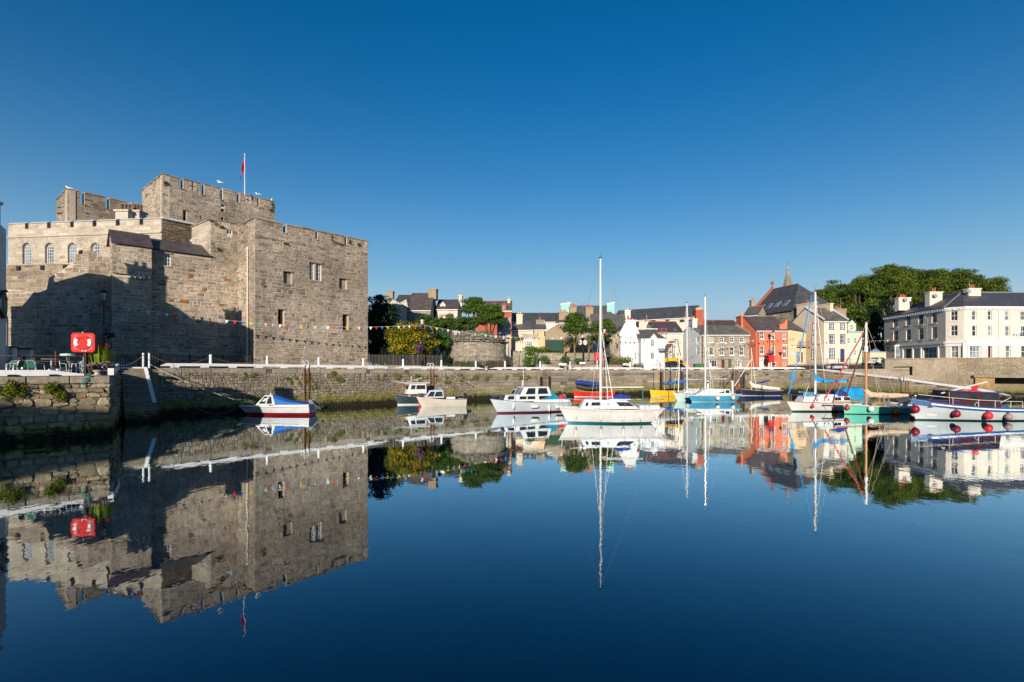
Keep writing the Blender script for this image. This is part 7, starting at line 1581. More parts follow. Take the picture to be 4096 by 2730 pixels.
    def box(s, name, xa, xb, wa, wb, z0, z1, mat, fs=.2, bs=.1, tin=.1, z0b=None, z1b=None, parent=None):
        """cabin-like block: xa bow end, xb stern end, wa wb widths at base, fs bs slopes, tin tumblehome; returns corner list"""
        z0b = z0 if z0b is None else z0b; z1b = z1 if z1b is None else z1b
        v = [Vector((xa, -wa / 2, z0)), Vector((xb, -wb / 2, z0b)), Vector((xb, wb / 2, z0b)), Vector((xa, wa / 2, z0)), Vector((xa + fs, -wa / 2 + tin, z1)), Vector((xb - bs, -wb / 2 + tin, z1b)), Vector((xb - bs, wb / 2 - tin, z1b)), Vector((xa + fs, wa / 2 - tin, z1))]
        mb = MB(); mb.add(v, [(0, 3, 2, 1), (4, 5, 6, 7), (0, 1, 5, 4), (1, 2, 6, 5), (2, 3, 7, 6), (3, 0, 4, 7)]); me_o = obj(name, mb, mat, parent or s.t, False)
        bv = me_o.modifiers.new('bevel', 'BEVEL'); bv.width = .05; bv.segments = 2; return v, me_o
    def panes(s, v, rects, side=-1, mat='cabin_glass', name='cabin_window', parent=None, sk=0.0):
        a, b, c, d = (v[0], v[1], v[5], v[4]) if side < 0 else (v[3], v[2], v[6], v[7]); n = (b - a).cross(d - a).normalized(); n = n if n.y * side > 0 else -n
        for (u0, w0, u1, w1) in rects:
            def q(u, w): return a.lerp(b, u).lerp(d.lerp(c, u), w) + n * .006
            mb = MB(); mb.prism([q(u0 - sk, w0), q(u1 + sk, w0), q(u1, w1), q(u0, w1)], n * .012); obj(name, mb, mat, parent or s.t, False)
    def front_pane(s, v, mat='cabin_glass', k=(.1, .1, .9, .9), n_=1, parent=None):
        a, b, c, d = v[0], v[3], v[7], v[4]; n = (b - a).cross(d - a).normalized(); n = n if n.x < 0 else -n
        for i in range(n_):
            u0 = k[0] + (k[2] - k[0]) * i / n_ + .02; u1 = k[0] + (k[2] - k[0]) * (i + 1) / n_ - .02
            def q(u, w): return a.lerp(b, u).lerp(d.lerp(c, u), w) + n * .006
            mb = MB(); mb.prism([q(u0, k[1]), q(u1, k[1]), q(u1, k[3]), q(u0, k[3])], n * .012); obj('windscreen', mb, mat, parent or s.t, False)
    def tube(s, name, pts, r, mat, n=6, r2=None, parent=None):
        mb = MB(); mb.tube(pts, r, n, r2=r2); return obj(name, mb, mat, parent or s.t, False, smooth=n > 5)
    def cover(s, name, pts, rads, mat, n=10, flat=1.0, parent=None):
        """lumpy bundle along pts"""
        mb = MB(); R = random.Random(len(pts) * 7 + int(abs(pts[0][0]) * 100)); N = 14; P_ = []; Rr = []
        for k in range(N + 1):
            t = k / N * (len(pts) - 1); i = min(len(pts) - 2, int(t)); f = t - i; P_.append(Vector(pts[i]).lerp(Vector(pts[i + 1]), f)); Rr.append((rads[i] + (rads[i + 1] - rads[i]) * f) * R.uniform(.88, 1.12))
        mb.tube(P_, Rr, n); return obj(name, mb, mat, parent or s.t, False, smooth=True)
    def rig(s, mx, ztop, zbase, r=.07, mat='mast_white', spread=None, boomz=None, boomx=None, stays=True, fore=None, back=None, shroud=True, rake=0.0):
        top = Vector((mx + rake, 0, ztop)); m = MB(); m.tube([(mx, 0, zbase), (mx + rake * .5, 0, (zbase + ztop) / 2), top], [r, r, r * .75], 8); ma = obj('mast', m, mat, s.t, False, smooth=True)
        m = MB(); m.box(top + Vector((.0, 0, .06)), (.24, .06, .08)); m.tube([top, top + Vector((.05, 0, .45))], .012, 4); obj('masthead', m, 'motor_black', ma, False)
        if spread:
            zz, w = spread; m = MB(); m.tube([(mx + .05, -w, zz), (mx, 0, zz), (mx + .05, w, zz)], .02, 5); obj('spreader', m, mat, ma, False)
        if boomx is not None: m = MB(); m.tube([(mx, 0, boomz), (boomx, 0, boomz + .02)], .05, 8); obj('boom', m, mat, s.t, False)
        if stays:
            def st(a, b): m = MB(); m.tube([a, b], .011, 4); obj('stay', m, 'galvanised', ma, False)
            tt = s.T(mx); st(top, fore or s.sheer(0.0, 1)); st(top, back or s.sheer(1.0, 1))
            if shroud:
                for sd in (-1, 1):
                    a = s.sheer(min(.95, tt + .04), sd, .1); 
                    if spread: w = spread[1]; m = MB(); m.tube([top, (mx + .05, sd * w, spread[0]), a], .011, 4); obj('stay', m, 'galvanised', ma, False)
                    else: st(top, a)
                    st(Vector((mx, 0, zbase + (ztop - zbase) * .52)), s.sheer(min(.95, tt + .1), sd, .1)); st(Vector((mx, 0, zbase + (ztop - zbase) * .52)), s.sheer(max(.05, tt - .08), sd, .1))
        return ma
    def pulpit(s, hh=.6, t1=.16, mat='steel'):
        a, b = s.sheer(t1, -1, .05), s.sheer(t1, 1, .05); c = s.sheer(.0, 1); c.x += .05; up = Vector((0, 0, hh)); m = MB(); m.tube([a, a + up, s.sheer(.05, -1, .0) + up * .98, c + up, s.sheer(.05, 1, .0) + up * .98, b + up, b], .016, 5); m.tube([s.sheer(.04, -1), s.sheer(.03, -1) + up], .014, 4); m.tube([s.sheer(.04, 1), s.sheer(.03, 1) + up], .014, 4); obj('pulpit', m, mat, s.t, False)
    def pushpit(s, hh=.6, t0=.86, mat='steel'):
        up = Vector((0, 0, hh)); a, b = s.sheer(t0, -1, .05), s.sheer(t0, 1, .05); c, d = s.sheer(.99, -1, .05), s.sheer(.99, 1, .05); m = MB(); m.tube([a, a + up, c + up, d + up, b + up, b], .016, 5); m.tube([c, c + up], .014, 4); m.tube([d, d + up], .014, 4); obj('pushpit', m, mat, s.t, False)
    def lifelines(s, ts, hh=.6, mat='steel'):
        for sd in (-1, 1):
            m = MB(); top = []
            for t in ts: p = s.sheer(t, sd, .05); m.tube([p, p + Vector((0, 0, hh))], .014, 4); top.append(p + Vector((0, 0, hh)))
            m.tube(top, .007, 3); obj('guard_rail', m, mat, s.t, False)
    def outboard(s, x, y, z, mat='motor_grey', tilt=.75, rz=0.0):
        Mx = Matrix.Translation((x, y, z)) @ Matrix.Rotation(-tilt, 4, 'Y'); m = MB(); m.box((0, 0, .32), (.34, .28, .34), taper=.8); m.box((.02, 0, .1), (.26, .22, .16)); m.v = [Mx @ v for v in m.v]; o = obj('outboard_motor', m, mat, s.t, False); bv = o.modifiers.new('bevel', 'BEVEL'); bv.width = .06; bv.segments = 2
        m = MB(); m.box((.04, 0, -.22), (.16, .1, .5)); m.box((.08, 0, -.52), (.36, .08, .1)); m.box((.12, 0, -.66), (.2, .03, .22)); m.lathe((.3, 0, -.53), [(.04, -.02), (.16, 0), (.16, .015), (.04, .03)], 6, axis=Matrix.Rotation(pi / 2, 3, 'Y')); m.v = [Mx @ v for v in m.v]; obj('motor_leg', m, 'motor_black', o, False)
    def w(s, p): return s.M @ Vector(p)
def fender(b, t, dz, kind, mat, label, r=.13, l=.55, side=-1, group=None):
    """fender hung from the rail of boat b at station t"""
    p = b.pt(t, max(.05, b.h(t) - .1 + dz), side); q = b.sheer(t, side); c = p + Vector((0, side * (r * .9 + .03), 0)); th = thing('fender', label, 'fender', b.w(c), b.rz, group); m = MB()
    if kind == 'long': m.lathe((0, 0, -l / 2), [(.02, -.06), (.03, 0), (r * .8, .06), (r, .14), (r, l - .14), (r * .8, l - .06), (.03, l), (.02, l + .06)], 10)
    elif kind == 'flat': m.lathe((-l / 2, 0, 0), [(.02, 0), (r * .8, .08), (r, .18), (r, l - .18), (r * .8, l - .08), (.02, l)], 10, axis=Matrix.Rotation(pi / 2, 3, 'Y'))
    else: m.ell((0, 0, 0), (r, r, r * 1.08), 14, 10)
    obj('body', m, mat, th, False, smooth=True)
    if kind == 'ball': m = MB(); m.lathe((0, 0, r * .95), [(.07, 0), (.06, .1), (.03, .13)], 8); obj('eye', m, 'hull_navy', th, False)
    off = q - c; top = Vector((off.x, off.y, off.z)); m = MB(); m.tube([(0, 0, (l / 2 if kind == 'long' else r)), top], .012, 4); obj('lanyard', m, 'rope_pale' if kind != 'ball' else 'motor_black', th, False); return th

# 1 blue-canopied cuddy boat
b = Boat('cuddy_boat', 'small white motor boat with blue canopy and red bottom near the stairs', 957, 1254, 45.7, 45.5, 2.1, .68, .72, .78, .75, .92, .06, .3); b.hull('gel_grey', 'anti_red', .22, clinker=6, rail='motor_black', railh=.03)
b.strake('gel_white', .12, .14, 'deck_moulding', .02)
v, o = b.box('coaming', b.lx(1000), b.lx(1250), 1.0, 1.8, .72, .92, 'gel_white', .9, .05, .1, z0b=.78, z1b=.96)
v, o = b.box('cuddy', b.lx(1036), b.lx(1118), 1.35, 1.6, .88, 1.72, 'gel_white', .78, .32, .16); b.panes(v, [(.13, .12, .48, .88), (.55, .12, .86, .88)]); b.front_pane(v, k=(.08, .12, .92, .9), n_=2)
m = MB(); a0, a1 = b.lx(1101), b.lx(1246)
prof = [(a0, 1.74, .68), (a0 + .5, 1.55, .74), (a0 + 1.2, 1.28, .8), (a1 - .5, 1.05, .82), (a1, .93, .82)]
for (x, z, w) in prof:
    for (yy, zz) in ((-w, .93), (-w * .97, .93 + (z - .93) * .7), (-w * .6, z), (w * .6, z), (w * .97, .93 + (z - .93) * .7), (w, .93)): m.v.append(Vector((x, yy, zz)))
for i in range(4):
    for k in range(5): q = i * 6 + k; m.f.append((q, q + 1, q + 7, q + 6)); m.t.append(.5)
obj('canopy', m, 'canvas_blue', b.t, False, smooth=True)
m = MB(); up = Vector((0, 0, .42)); p0, p1, p2 = b.sheer(.06, -1, .05), b.sheer(.16, -1, .08), b.sheer(.2, -1, .08)
for sd in (-1, 1): m.tube([b.sheer(.05, sd, .02), b.sheer(.02, sd) + up, b.sheer(.12, sd, .05) + up * .85, b.sheer(.2, sd, .08)], .016, 5)
m.tube([b.sheer(.02, -1) + up, b.sheer(.02, 1) + up], .016, 5); obj('bow_rail', m, 'steel', b.t, False)
b.outboard(b.L / 2 + .12, -.3, .95, tilt=.8); b.outboard(b.L / 2 + .15, .3, .98, tilt=.8); m = MB(); m.box((b.lx(1100), -.92, .86), (.16, .03, .16)); obj('vent', m, 'motor_black', b.t, False); m = MB(); m.lathe((b.lx(1083), 0, 1.7), [(.05, 0), (.05, .1), (.09, .16), (.03, .2)], 8); obj('lamp', m, 'gel_white', b.t, False)
# 2 dark blue fishing boat
b = Boat('fishing_boat', 'dark blue fishing boat with white wheelhouse below the quay ladder', 1578, 1722, 57.4, 59.4, 1.9, 1.48, 1.15, 1.1, .35, .85, .05); b.hull('hull_dark', 'gel_white', .13, clinker=7, rail='wood_varnish', railh=.05, band=('wood_pale', -.22, .04))
v, o = b.box('wheelhouse', b.lx(1622), b.lx(1700), 1.15, 1.35, 1.2, 2.35, 'gel_white', .35, .05, .08); b.panes(v, [(.12, .45, .36, .85), (.42, .45, .92, .85)]); b.front_pane(v, n_=2, k=(.08, .45, .92, .85))
m = MB(); m.box((b.lx(1665), 0, 2.42), (2.7, 1.5, .1)); obj('wheelhouse_roof', m, 'gel_white', b.t, False); m = MB(); m.tube([(b.lx(1645), 0, 2.45), (b.lx(1645), 0, 3.2)], .03, 5); m.tube([(b.lx(1630), .1, 2.5), (b.lx(1690), .1, 3.0)], .03, 5); m.tube([(b.lx(1575), 0, 2.6), (b.lx(1620), 0, 2.42)], .04, 5); obj('roof_mast', m, 'gel_white', b.t, False)
m = MB(); p = b.pt(.33, 1.05, -1); m.lathe(p + Vector((0, -.02, 0)), [(.05, 0), (.11, 0), (.11, .03), (.05, .04)], 10, axis=Matrix.Rotation(pi / 2, 3, 'X')); obj('porthole', m, 'gel_white', b.t, False)
fender(b, .62, -.62, 'ball', 'fender_red', 'big red ball fender between the dark blue and grey boats', .34)
# 3 grey clinker cuddy
b = Boat('cuddy_boat', 'pale grey clinker motor boat with small cuddy and dark windows', 1663, 1862, 54.6, 56.0, 2.0, 1.15, .86, .82, .62, .9, .05); b.hull('gel_cream', None, clinker=7, rail='motor_black', railh=.035)
v, o = b.box('cuddy', b.lx(1694), b.lx(1773), 1.2, 1.5, .95, 1.75, 'gel_grey', .62, .08, .14); b.panes(v, [(.12, .18, .42, .82), (.5, .18, .92, .82)], sk=.02); b.front_pane(v, n_=2)
m = MB(); m.prism([Vector((b.lx(1735), -.5, 1.76)), Vector((b.lx(1768), -.5, 1.76)), Vector((b.lx(1760), -.42, 2.1)), Vector((b.lx(1742), -.42, 2.1))], (0, .9, 0)); obj('spray_screen', m, 'pale_glass', b.t, False)
m = MB(); m.box((b.lx(1800), 0, .9), (.9, 1.2, .25)); obj('engine_box', m, 'gel_white', b.t, False); b.outboard(b.L / 2 + .05, -.15, .98, 'motor_black', .5); b.outboard(b.L / 2 - .12, .35, 1.0, 'motor_grey', .3)
m = MB()
for sd in (-1, 1): m.tube([b.sheer(.05, sd), b.sheer(.04, sd) + Vector((0, 0, .35)), b.sheer(.3, sd, .1) + Vector((0, 0, .3)), b.sheer(.32, sd, .1)], .014, 4)
obj('bow_rail', m, 'steel', b.t, False)
# 4 small blue hulled boat behind the cruiser
b = Boat('day_boat', 'small white and blue boat with blue cover moored behind the motor cruiser', 2014, 2245, 54.5, 57.5, 2.2, 1.05, .85, .85, .5, .85, .05); b.hull('rail_blue', None, rail='gel_white', railh=.16)
v, o = b.box('wheelhouse', b.lx(2045), b.lx(2112), 1.3, 1.5, .9, 1.85, 'gel_white', .45, .05, .12); b.panes(v, [(.12, .35, .4, .85), (.48, .35, .9, .85)]); b.front_pane(v, n_=2)
b.cover('boat_cover', [(b.lx(2112), 0, 1.6), (b.lx(2140), 0, 1.45), (b.lx(2200), 0, 1.0)], [.55, .6, .45], 'canvas_blue', 12); m = MB(); m.tube([(b.lx(2095), 0, 1.85), (b.lx(2093), 0, 4.2)], .025, 5); m.tube([(b.lx(2088), 0, 1.9), (b.lx(2090), 0, 2.8)], .05, 5); obj('aerial_mast', m, 'gel_white', b.t, False); b.outboard(b.L / 2, 0, 1.1, 'motor_black', .6)
# 5 motor cruiser
b = Boat('motor_cruiser', 'white and pale blue cabin cruiser with turquoise canopy', 1960, 2263, 46.5, 49.9, 2.6, 1.34, .98, .88, .75, .86, .08); b.hull('gel_paleblue', 'anti_maroon', .14, rail='rail_blue', railh=.04, band=('deck_grey', -.13, .03))
v, o = b.box('fore_cabin', b.lx(2004), b.lx(2140), 1.2, 1.9, 1.05, 1.72, 'gel_white', .3, .05, .14, z1b=1.62); b.panes(v, [(.08, .3, .26, .75), (.42, .3, .62, .75), (.65, .3, .88, .75)]); b.front_pane(v, n_=2)
v, o = b.box('wheelhouse', b.lx(2064), b.lx(2188), 1.7, 1.8, 1.5, 2.36, 'gel_white', .55, .2, .16); b.panes(v, [(.16, .22, .44, .85), (.56, .22, .88, .85)], sk=.02); b.front_pane(v, mat='pale_glass', n_=2)
b.box('coaming', b.lx(2120), b.lx(2262), 1.9, 1.9, .8, 1.18, 'gel_white', .05, .05, .05); b.box('canopy', b.lx(2178), b.lx(2228), 1.75, 1.75, 1.1, 2.2, 'canvas_teal', .0, .55, .12, z1b=1.62)
b.pulpit(.5, .25); m = MB(); m.box((b.lx(2236), -.4, 1.35), (.45, .2, .4)); obj('life_ring', m, 'red_plastic', b.t, False); b.outboard(b.L / 2 + .05, .2, 1.15, 'motor_grey', .5)
for (t, k, l) in ((.21, 'long', 'white fender at the bow of the motor cruiser'), (.46, 'flat', 'fat white fender lying along the bow side of the motor cruiser'), (.66, 'long', 'upright white fender amidships on the motor cruiser'), (.80, 'flat', 'fat white fender lying near the stern of the motor cruiser')): fender(b, t, -.42 if k == 'long' else -.28, k, 'fender_white', l, .12 if k == 'long' else .19, .55 if k == 'long' else .85, group='fenders of the motor cruiser')
# 6 white yacht
b = Boat('sailing_yacht', 'white sailing yacht with a tall mast in the middle of the harbour', 2233, 2648, 38.5, 38.8, 2.5, 1.27, 1.06, 1.14, .72, .62, .95, .3); b.hull('gel_white', 'anti_teal', .13, rail='gel_white', railh=.05, band=('wood_varnish', -.14, .025))
mb = MB()
v, o = b.box('coach_roof', b.lx(2314), b.lx(2546), 1.1, 1.75, 1.08, 1.74, 'gel_white', .38, .9, .16, z1b=1.70); b.panes(v, [(.07, .3, .12, .7), (.18, .35, .36, .72), (.70, .3, .98, .78)]); b.panes(v, [(.18, .35, .36, .72), (.70, .3, .98, .78)], 1)
m = MB(); q = v[0].lerp(v[1], .51).lerp(v[4].lerp(v[5], .51), .5); m.lathe(q + Vector((0, -.012, 0)), [(.0, 0), (.06, 0), (.085, .0), (.085, .02), (.0, .025)], 12, axis=Matrix.Rotation(pi / 2, 3, 'X')); obj('porthole', m, 'motor_black', b.t, False)
b.box('fore_hatch', b.lx(2335), b.lx(2375), .8, .9, 1.74, 1.8, 'gel_grey', .05, .05, .05); b.box('sliding_hatch', b.lx(2430), b.lx(2520), .9, .9, 1.71, 1.79, 'gel_white', .05, .05, .05); b.cover('tender', [(b.lx(2455), .1, 1.86), (b.lx(2485), .1, 1.92), (b.lx(2522), .1, 1.86)], [.16, .26, .15], 'canvas_navy')
b.box('cockpit_coaming', b.lx(2545), b.lx(2632), 1.7, 1.4, 1.05, 1.34, 'gel_white', .05, .1, .06)
mx = b.lx(2402); b.rig(mx, 12.15, 1.7, .085, 'mast_white', (7.0, .62), 2.62, b.lx(2573)); b.pulpit(.55, .1); b.pushpit(.62, .84); b.lifelines([.1, .36, .6, .8, .84], .58)
b.tube('boom_crutch', [(b.lx(2571), 0, 1.2), (b.lx(2571), 0, 2.6)], .03, 'rope_teal')
for (t, l) in ((.125, 'first white fender from the bow of the white yacht'), (.375, 'second white fender from the bow of the white yacht'), (.605, 'third white fender from the bow of the white yacht'), (.80, 'fourth white fender from the bow of the white yacht'), (.965, 'white fender at the stern of the white yacht')): fender(b, t, -.42, 'long', 'fender_white', l, .105, .58, group='fenders of the white yacht')
# 7 red boat
b = Boat('keelboat', 'red wooden sailing boat with navy boom cover moored at the quay behind the yacht', 2291, 2458, 74.5, 75, 1.9, .95, .72, .8, .25, .6, .2); b.hull('hull_red', 'gel_white', .08, rail='wood_varnish', railh=.06); b.rig(b.lx(2408), 6.9, .6, .06, 'wood_varnish', stays=True)
b.cover('boom_cover', [(b.lx(2302), 0, 1.95), (b.lx(2320), 0, 2.1), (b.lx(2360), 0, 1.85), (b.lx(2405), 0, 1.75)], [.2, .34, .3, .26], 'canvas_navy'); b.cover('sail_bundle', [(b.lx(2306), 0, 1.45), (b.lx(2350), 0, 1.2), (b.lx(2400), 0, 1.3)], [.15, .25, .22], 'canvas_charcoal'); b.tube('boom', [(b.lx(2440), 0, .95), (b.lx(2495), .2, 1.0)], .05, 'wood_pale')
# 8 yellow boat
b = Boat('keelboat', 'yellow wooden boat with blue boom cover and two thin masts', 2599, 2745, 76, 77.5, 1.8, .95, .8, .75, .2, .7, .15); b.hull('hull_yellow', 'gel_cream', .06, rail='wood_pale', railh=.05); b.rig(b.lx(2628), 5.1, .7, .05, 'wood_varnish', stays=False); b.rig(b.lx(2657), 6.4, .7, .05, 'wood_pale', stays=True, shroud=False); b.cover('boom_cover', [(b.lx(2652), 0, 1.8), (b.lx(2680), 0, 1.85), (b.lx(2725), 0, 2.1), (b.lx(2757), 0, 2.2)], [.15, .2, .24, .15], 'canvas_blue'); b.tube('bowsprit', [(b.lx(2610), 0, .85), (b.lx(2572), 0, .95)], .05, 'wood_varnish'); b.tube('halyard', [(b.lx(2661), -.05, .8), (b.lx(2659), -.05, 6.2)], .02, 'leaf_weed', 4)
# 9 pale yacht
b = Boat('sailing_yacht', 'pale blue green yacht moored left of the bright blue yacht', 2694, 2905, 65.2, 68.5, 2.4, .95, .9, .95, .55, .6, .5); b.hull('hull_pale', None, rail='gel_white', railh=.05)
v, o = b.box('coach_roof', b.lx(2722), b.lx(2850), 1.0, 1.6, .85, 1.5, 'gel_white', .9, .3, .16); b.panes(v, [(.4, .3, .6, .75), (.65, .3, .85, .75)]); b.rig(b.lx(2748), 12.3, 1.2, .085, 'mast_alu', (6.6, .6), 2.6, b.lx(2808)); b.pulpit(.6, .14); b.lifelines([.14, .3, .5, .7], .55); b.tube('foresail_spar', [b.sheer(.06, -1) + Vector((0, 0, .1)), (b.lx(2712), -.3, 6.0)], .05, 'mast_white')
# 10 blue yacht
b = Boat('sailing_yacht', 'bright blue yacht with white deck and two round white fenders', 2751, 2954, 62.8, 63.6, 2.4, .88, .86, .95, .55, .62, .75); b.hull('hull_blue', 'gel_cream', .06, rail='gel_white', railh=.10)
v, o = b.box('coach_roof', b.lx(2772), b.lx(2912), 1.0, 1.7, .85, 1.58, 'gel_white', 1.6, .12, .16); b.panes(v, [(.62, .3, .78, .85), (.82, .3, .95, .8)]); b.rig(b.lx(2821), 12.7, 1.3, .095, 'mast_white', (6.9, .6), 2.75, b.lx(2905)); b.pulpit(.55, .12); b.lifelines([.12, .35, .6, .85], .55); b.pushpit(.55)
b.cover('boom_cover', [(b.lx(2826), 0, 2.72), (b.lx(2870), 0, 2.9), (b.lx(2905), 0, 3.3)], [.08, .1, .06], 'canvas_grey')
for (t, l) in ((.49, 'round white fender amidships on the bright blue yacht'), (.82, 'round white fender near the stern of the bright blue yacht')): fender(b, t, -.25, 'ball', 'fender_white', l, .24)
# 11 navy boat
b = Boat('sailing_boat', 'navy blue sailing boat with white sail cover and varnished mast', 2949, 3123, 77.8, 78.3, 2.1, 1.12, .78, .82, .3, .75, .15); b.hull('hull_navy', 'gel_cream', .08, clinker=6, rail='wood_pale', railh=.06); b.rig(b.lx(3005), 7.2, .8, .085, 'wood_pale', stays=True)
b.cover('sail_cover', [(b.lx(2998), 0, 2.1), (b.lx(3010), 0, 1.5), (b.lx(3060), 0, 1.2), (b.lx(3118), 0, 1.0)], [.18, .34, .3, .2], 'canvas_white'); b.cover('mizzen_cover', [(b.lx(3030), .5, 1.8), (b.lx(3060), .5, 2.0), (b.lx(3085), .5, 2.25)], [.08, .14, .1], 'canvas_navy'); b.tube('mizzen_boom', [(b.lx(3080), .5, 2.2), (b.lx(3106), .5, 2.45)], .05, 'wood_pale')
b.tube('spar', [(b.lx(2935), -.2, 1.4), (b.lx(3002), -.2, 5.4)], .06, 'gel_white'); m = MB(); m.lathe((b.lx(2949), 0, 1.15), [(.28, 0), (.42, 0), (.42, .08), (.28, .08)], 14, axis=Matrix.Rotation(pi / 2, 3, 'Y')); obj('life_ring', m, 'fender_orange', b.t, False); m = MB(); m.box((b.L / 2 + .08, 0, .5), (.12, .08, .9)); obj('rudder', m, 'wood_varnish', b.t, False)
# 12 white yacht with blue sail cover
b = Boat('sailing_yacht', 'white yacht with bright blue sail cover and teak rail on the right', 3145, 3418, 48.6, 50.0, 2.4, 1.02, .86, .82, .65, .72, .1); b.hull('gel_white', 'anti_green', .12, rail='wood_varnish', railh=.07)
v, o = b.box('coach_roof', b.lx(3190), b.lx(3380), 1.1, 1.8, .82, 1.42, 'gel_white', .35, .1, .14); b.panes(v, [(.64, .35, .78, .85), (.84, .35, .97, .85)]); b.box('dog_house', b.lx(3255), b.lx(3330), 1.3, 1.4, 1.42, 1.6, 'deck_white', .3, .1, .1)
for u in (.28, .44, .52): m = MB(); q = v[0].lerp(v[1], u).lerp(v[4].lerp(v[5], u), .45); m.lathe(q + Vector((0, -.012, 0)), [(0, 0), (.05, 0), (.07, .0), (.07, .02), (0, .025)], 10, axis=Matrix.Rotation(pi / 2, 3, 'X')); obj('porthole', m, 'motor_black', b.t, False)
b.cover('spray_hood', [(b.lx(3332), 0, 1.5), (b.lx(3350), 0, 1.55), (b.lx(3378), 0, 1.35)], [.35, .5, .4], 'canvas_navy', 12); top = Vector((b.lx(3261), 0, 11.25)); b.rig(b.lx(3261), 11.25, 1.5, .1, 'mast_white', (6.4, .6), 2.75, b.lx(3392), fore=Vector((b.lx(3152), 0, 1.6)))
m = MB(); x0, x1 = b.lx(3257), b.lx(3393); pr = [(x0, 2.72, 3.75), (x0 + .35, 2.7, 3.35), (x0 + .8, 2.68, 3.05), (x0 + 1.6, 2.68, 2.98), (x1 - .3, 2.75, 2.98), (x1, 2.85, 2.95)]
for (x, za, zb_) in pr:
    for k in range(8): a = 2 * pi * k / 8; m.v.append(Vector((x, cos(a) * .12, (za + zb_) / 2 + sin(a) * (zb_ - za) / 2)))
for i in range(len(pr) - 1):
    for k in range(8): q = i * 8 + k; r_ = i * 8 + (k + 1) % 8; m.f.append((q, r_, r_ + 8, q + 8)); m.t.append(.5)
obj('sail_cover', m, 'canvas_bright', b.t, False, smooth=True)
b.tube('furled_jib', [(b.lx(3155), 0, 1.7), (b.lx(3200), 0, 5.6), (b.lx(3247), 0, 10.9)], .065, 'canvas_bright', 7, .05); m = MB(); q = Vector((b.lx(3165), 0, 3.1)); m.prism([q + Vector((.05, -.05, .5)), q + Vector((.42, -.05, .0)), q + Vector((-.1, -.05, -.12))], (0, .1, 0)); obj('jib_clew', m, 'canvas_bright', b.t, False)
b.pulpit(.62, .12); b.lifelines([.12, .35, .6, .8], .55); b.tube('stanchion_light', [b.sheer(.17, -1, .1), b.sheer(.22, -1, .1) + Vector((.1, 0, 1.5))], .03, 'gel_white'); 
fender(b, .25, -.3, 'ball', 'fender_red', 'red ball fender near the bow of the yacht with blue sail cover', .165); fender(b, .53, -.35, 'ball', 'fender_pink', 'faded pink ball fender amidships on the yacht with blue sail cover', .19)
# 13 mint gaffer
b = Boat('gaff_boat', 'mint green gaff rigged boat with tan sail cover and bowsprit', 3373, 3637, 46.0, 46.8, 2.2, .98, .72, .56, .12, .7, .45); b.hull('hull_mint', 'anti_green', .06, rail='deck_grey', railh=.07, band=('hull_dark', -.2, .012))
mx = b.lx(3464); m = MB(); m.tube([(mx, 0, .6), (mx, 0, 5.6)], .11, 8, r2=.1); ma = obj('mast', m, 'wood_varnish', b.t, False, smooth=True); m = MB(); m.tube([(mx, 0, 5.6), (mx + .02, 0, 8.1)], .1, 8, r2=.085); m.tube([(mx, 0, 5.5), (mx, 0, 6.0)], .16, 8); obj('topmast', m, 'mast_white', ma, False, smooth=True)
for a_, c_ in ((b.sheer(.4, -1), 7.9), (b.sheer(.4, 1), 7.9), (b.sheer(.48, -1), 5.7), (b.sheer(.48, 1), 5.7), (b.sheer(.98, 1), 8.0), (Vector((b.lx(3335), 0, 1.1)), 8.0)): m = MB(); m.tube([a_, (mx, 0, c_)], .012, 4); obj('stay', m, 'rope_pale', ma, False)
b.tube('bowsprit', [(b.lx(3445), -.1, 1.08), (b.lx(3330), -.1, 1.1)], .055, 'wood_varnish'); b.tube('furled_jib', [(b.lx(3300), 0, 1.4), (b.lx(3452), 0, 7.1)], .065, plain('sail_red', (.46, .07, .07), .8, .15, 5.0), 7, .06); b.tube('furled_staysail', [(b.lx(3382), 0, 1.35), (b.lx(3455), 0, 6.4)], .07, plain('sail_maroon', (.15, .035, .035), .8, .15, 5.0), 7, .06)
b.cover('sail_cover', [(b.lx(3460), 0, 2.2), (b.lx(3475), 0, 1.72), (b.lx(3540), 0, 1.6), (b.lx(3630), 0, 1.62)], [.2, .3, .27, .16], 'canvas_tan'); b.tube('boom', [(mx, 0, 1.5), (b.lx(3634), 0, 1.6)], .06, 'wood_pale')
m = MB(); x0, x1 = b.lx(3462), b.lx(3590); m.add([(x0, -.75, .72), (x1, -.7, .62), (x1, .7, .62), (x0, .75, .72), (x0 + .9, 0, 1.12), (x1 - .7, 0, .98)], [(0, 1, 5, 4), (2, 3, 4, 5), (1, 2, 5), (3, 0, 4)]); obj('cockpit_tent', m, 'canvas_grey', b.t, False); b.cover('furled_tan_sail', [(b.lx(3470), -.4, .9), (b.lx(3495), -.45, .95), (b.lx(3520), -.5, .85)], [.08, .12, .06], 'wood_varnish')
m = MB()
for x in (3522, 3538): m.bar((b.lx(x), -.5, .6), (b.lx(x) - .12, -.5, 1.7), .05)
obj('crutch', m, 'galvanised', b.t, False)
fender(b, .28, -.2, 'ball', 'fender_white', 'white ball fender at the bow of the mint green boat', .25); fender(b, .64, -.32, 'ball', 'fender_orange', 'orange ball fender amidships on the mint green boat', .27); fender(b, .91, -.1, 'ball', 'fender_red', 'small red ball fender at the stern of the mint green boat', .18)
fender(b, .02, -.3, 'ball', 'fender_red', 'red ball fender squeezed between the mint boat and the white yacht', .2)
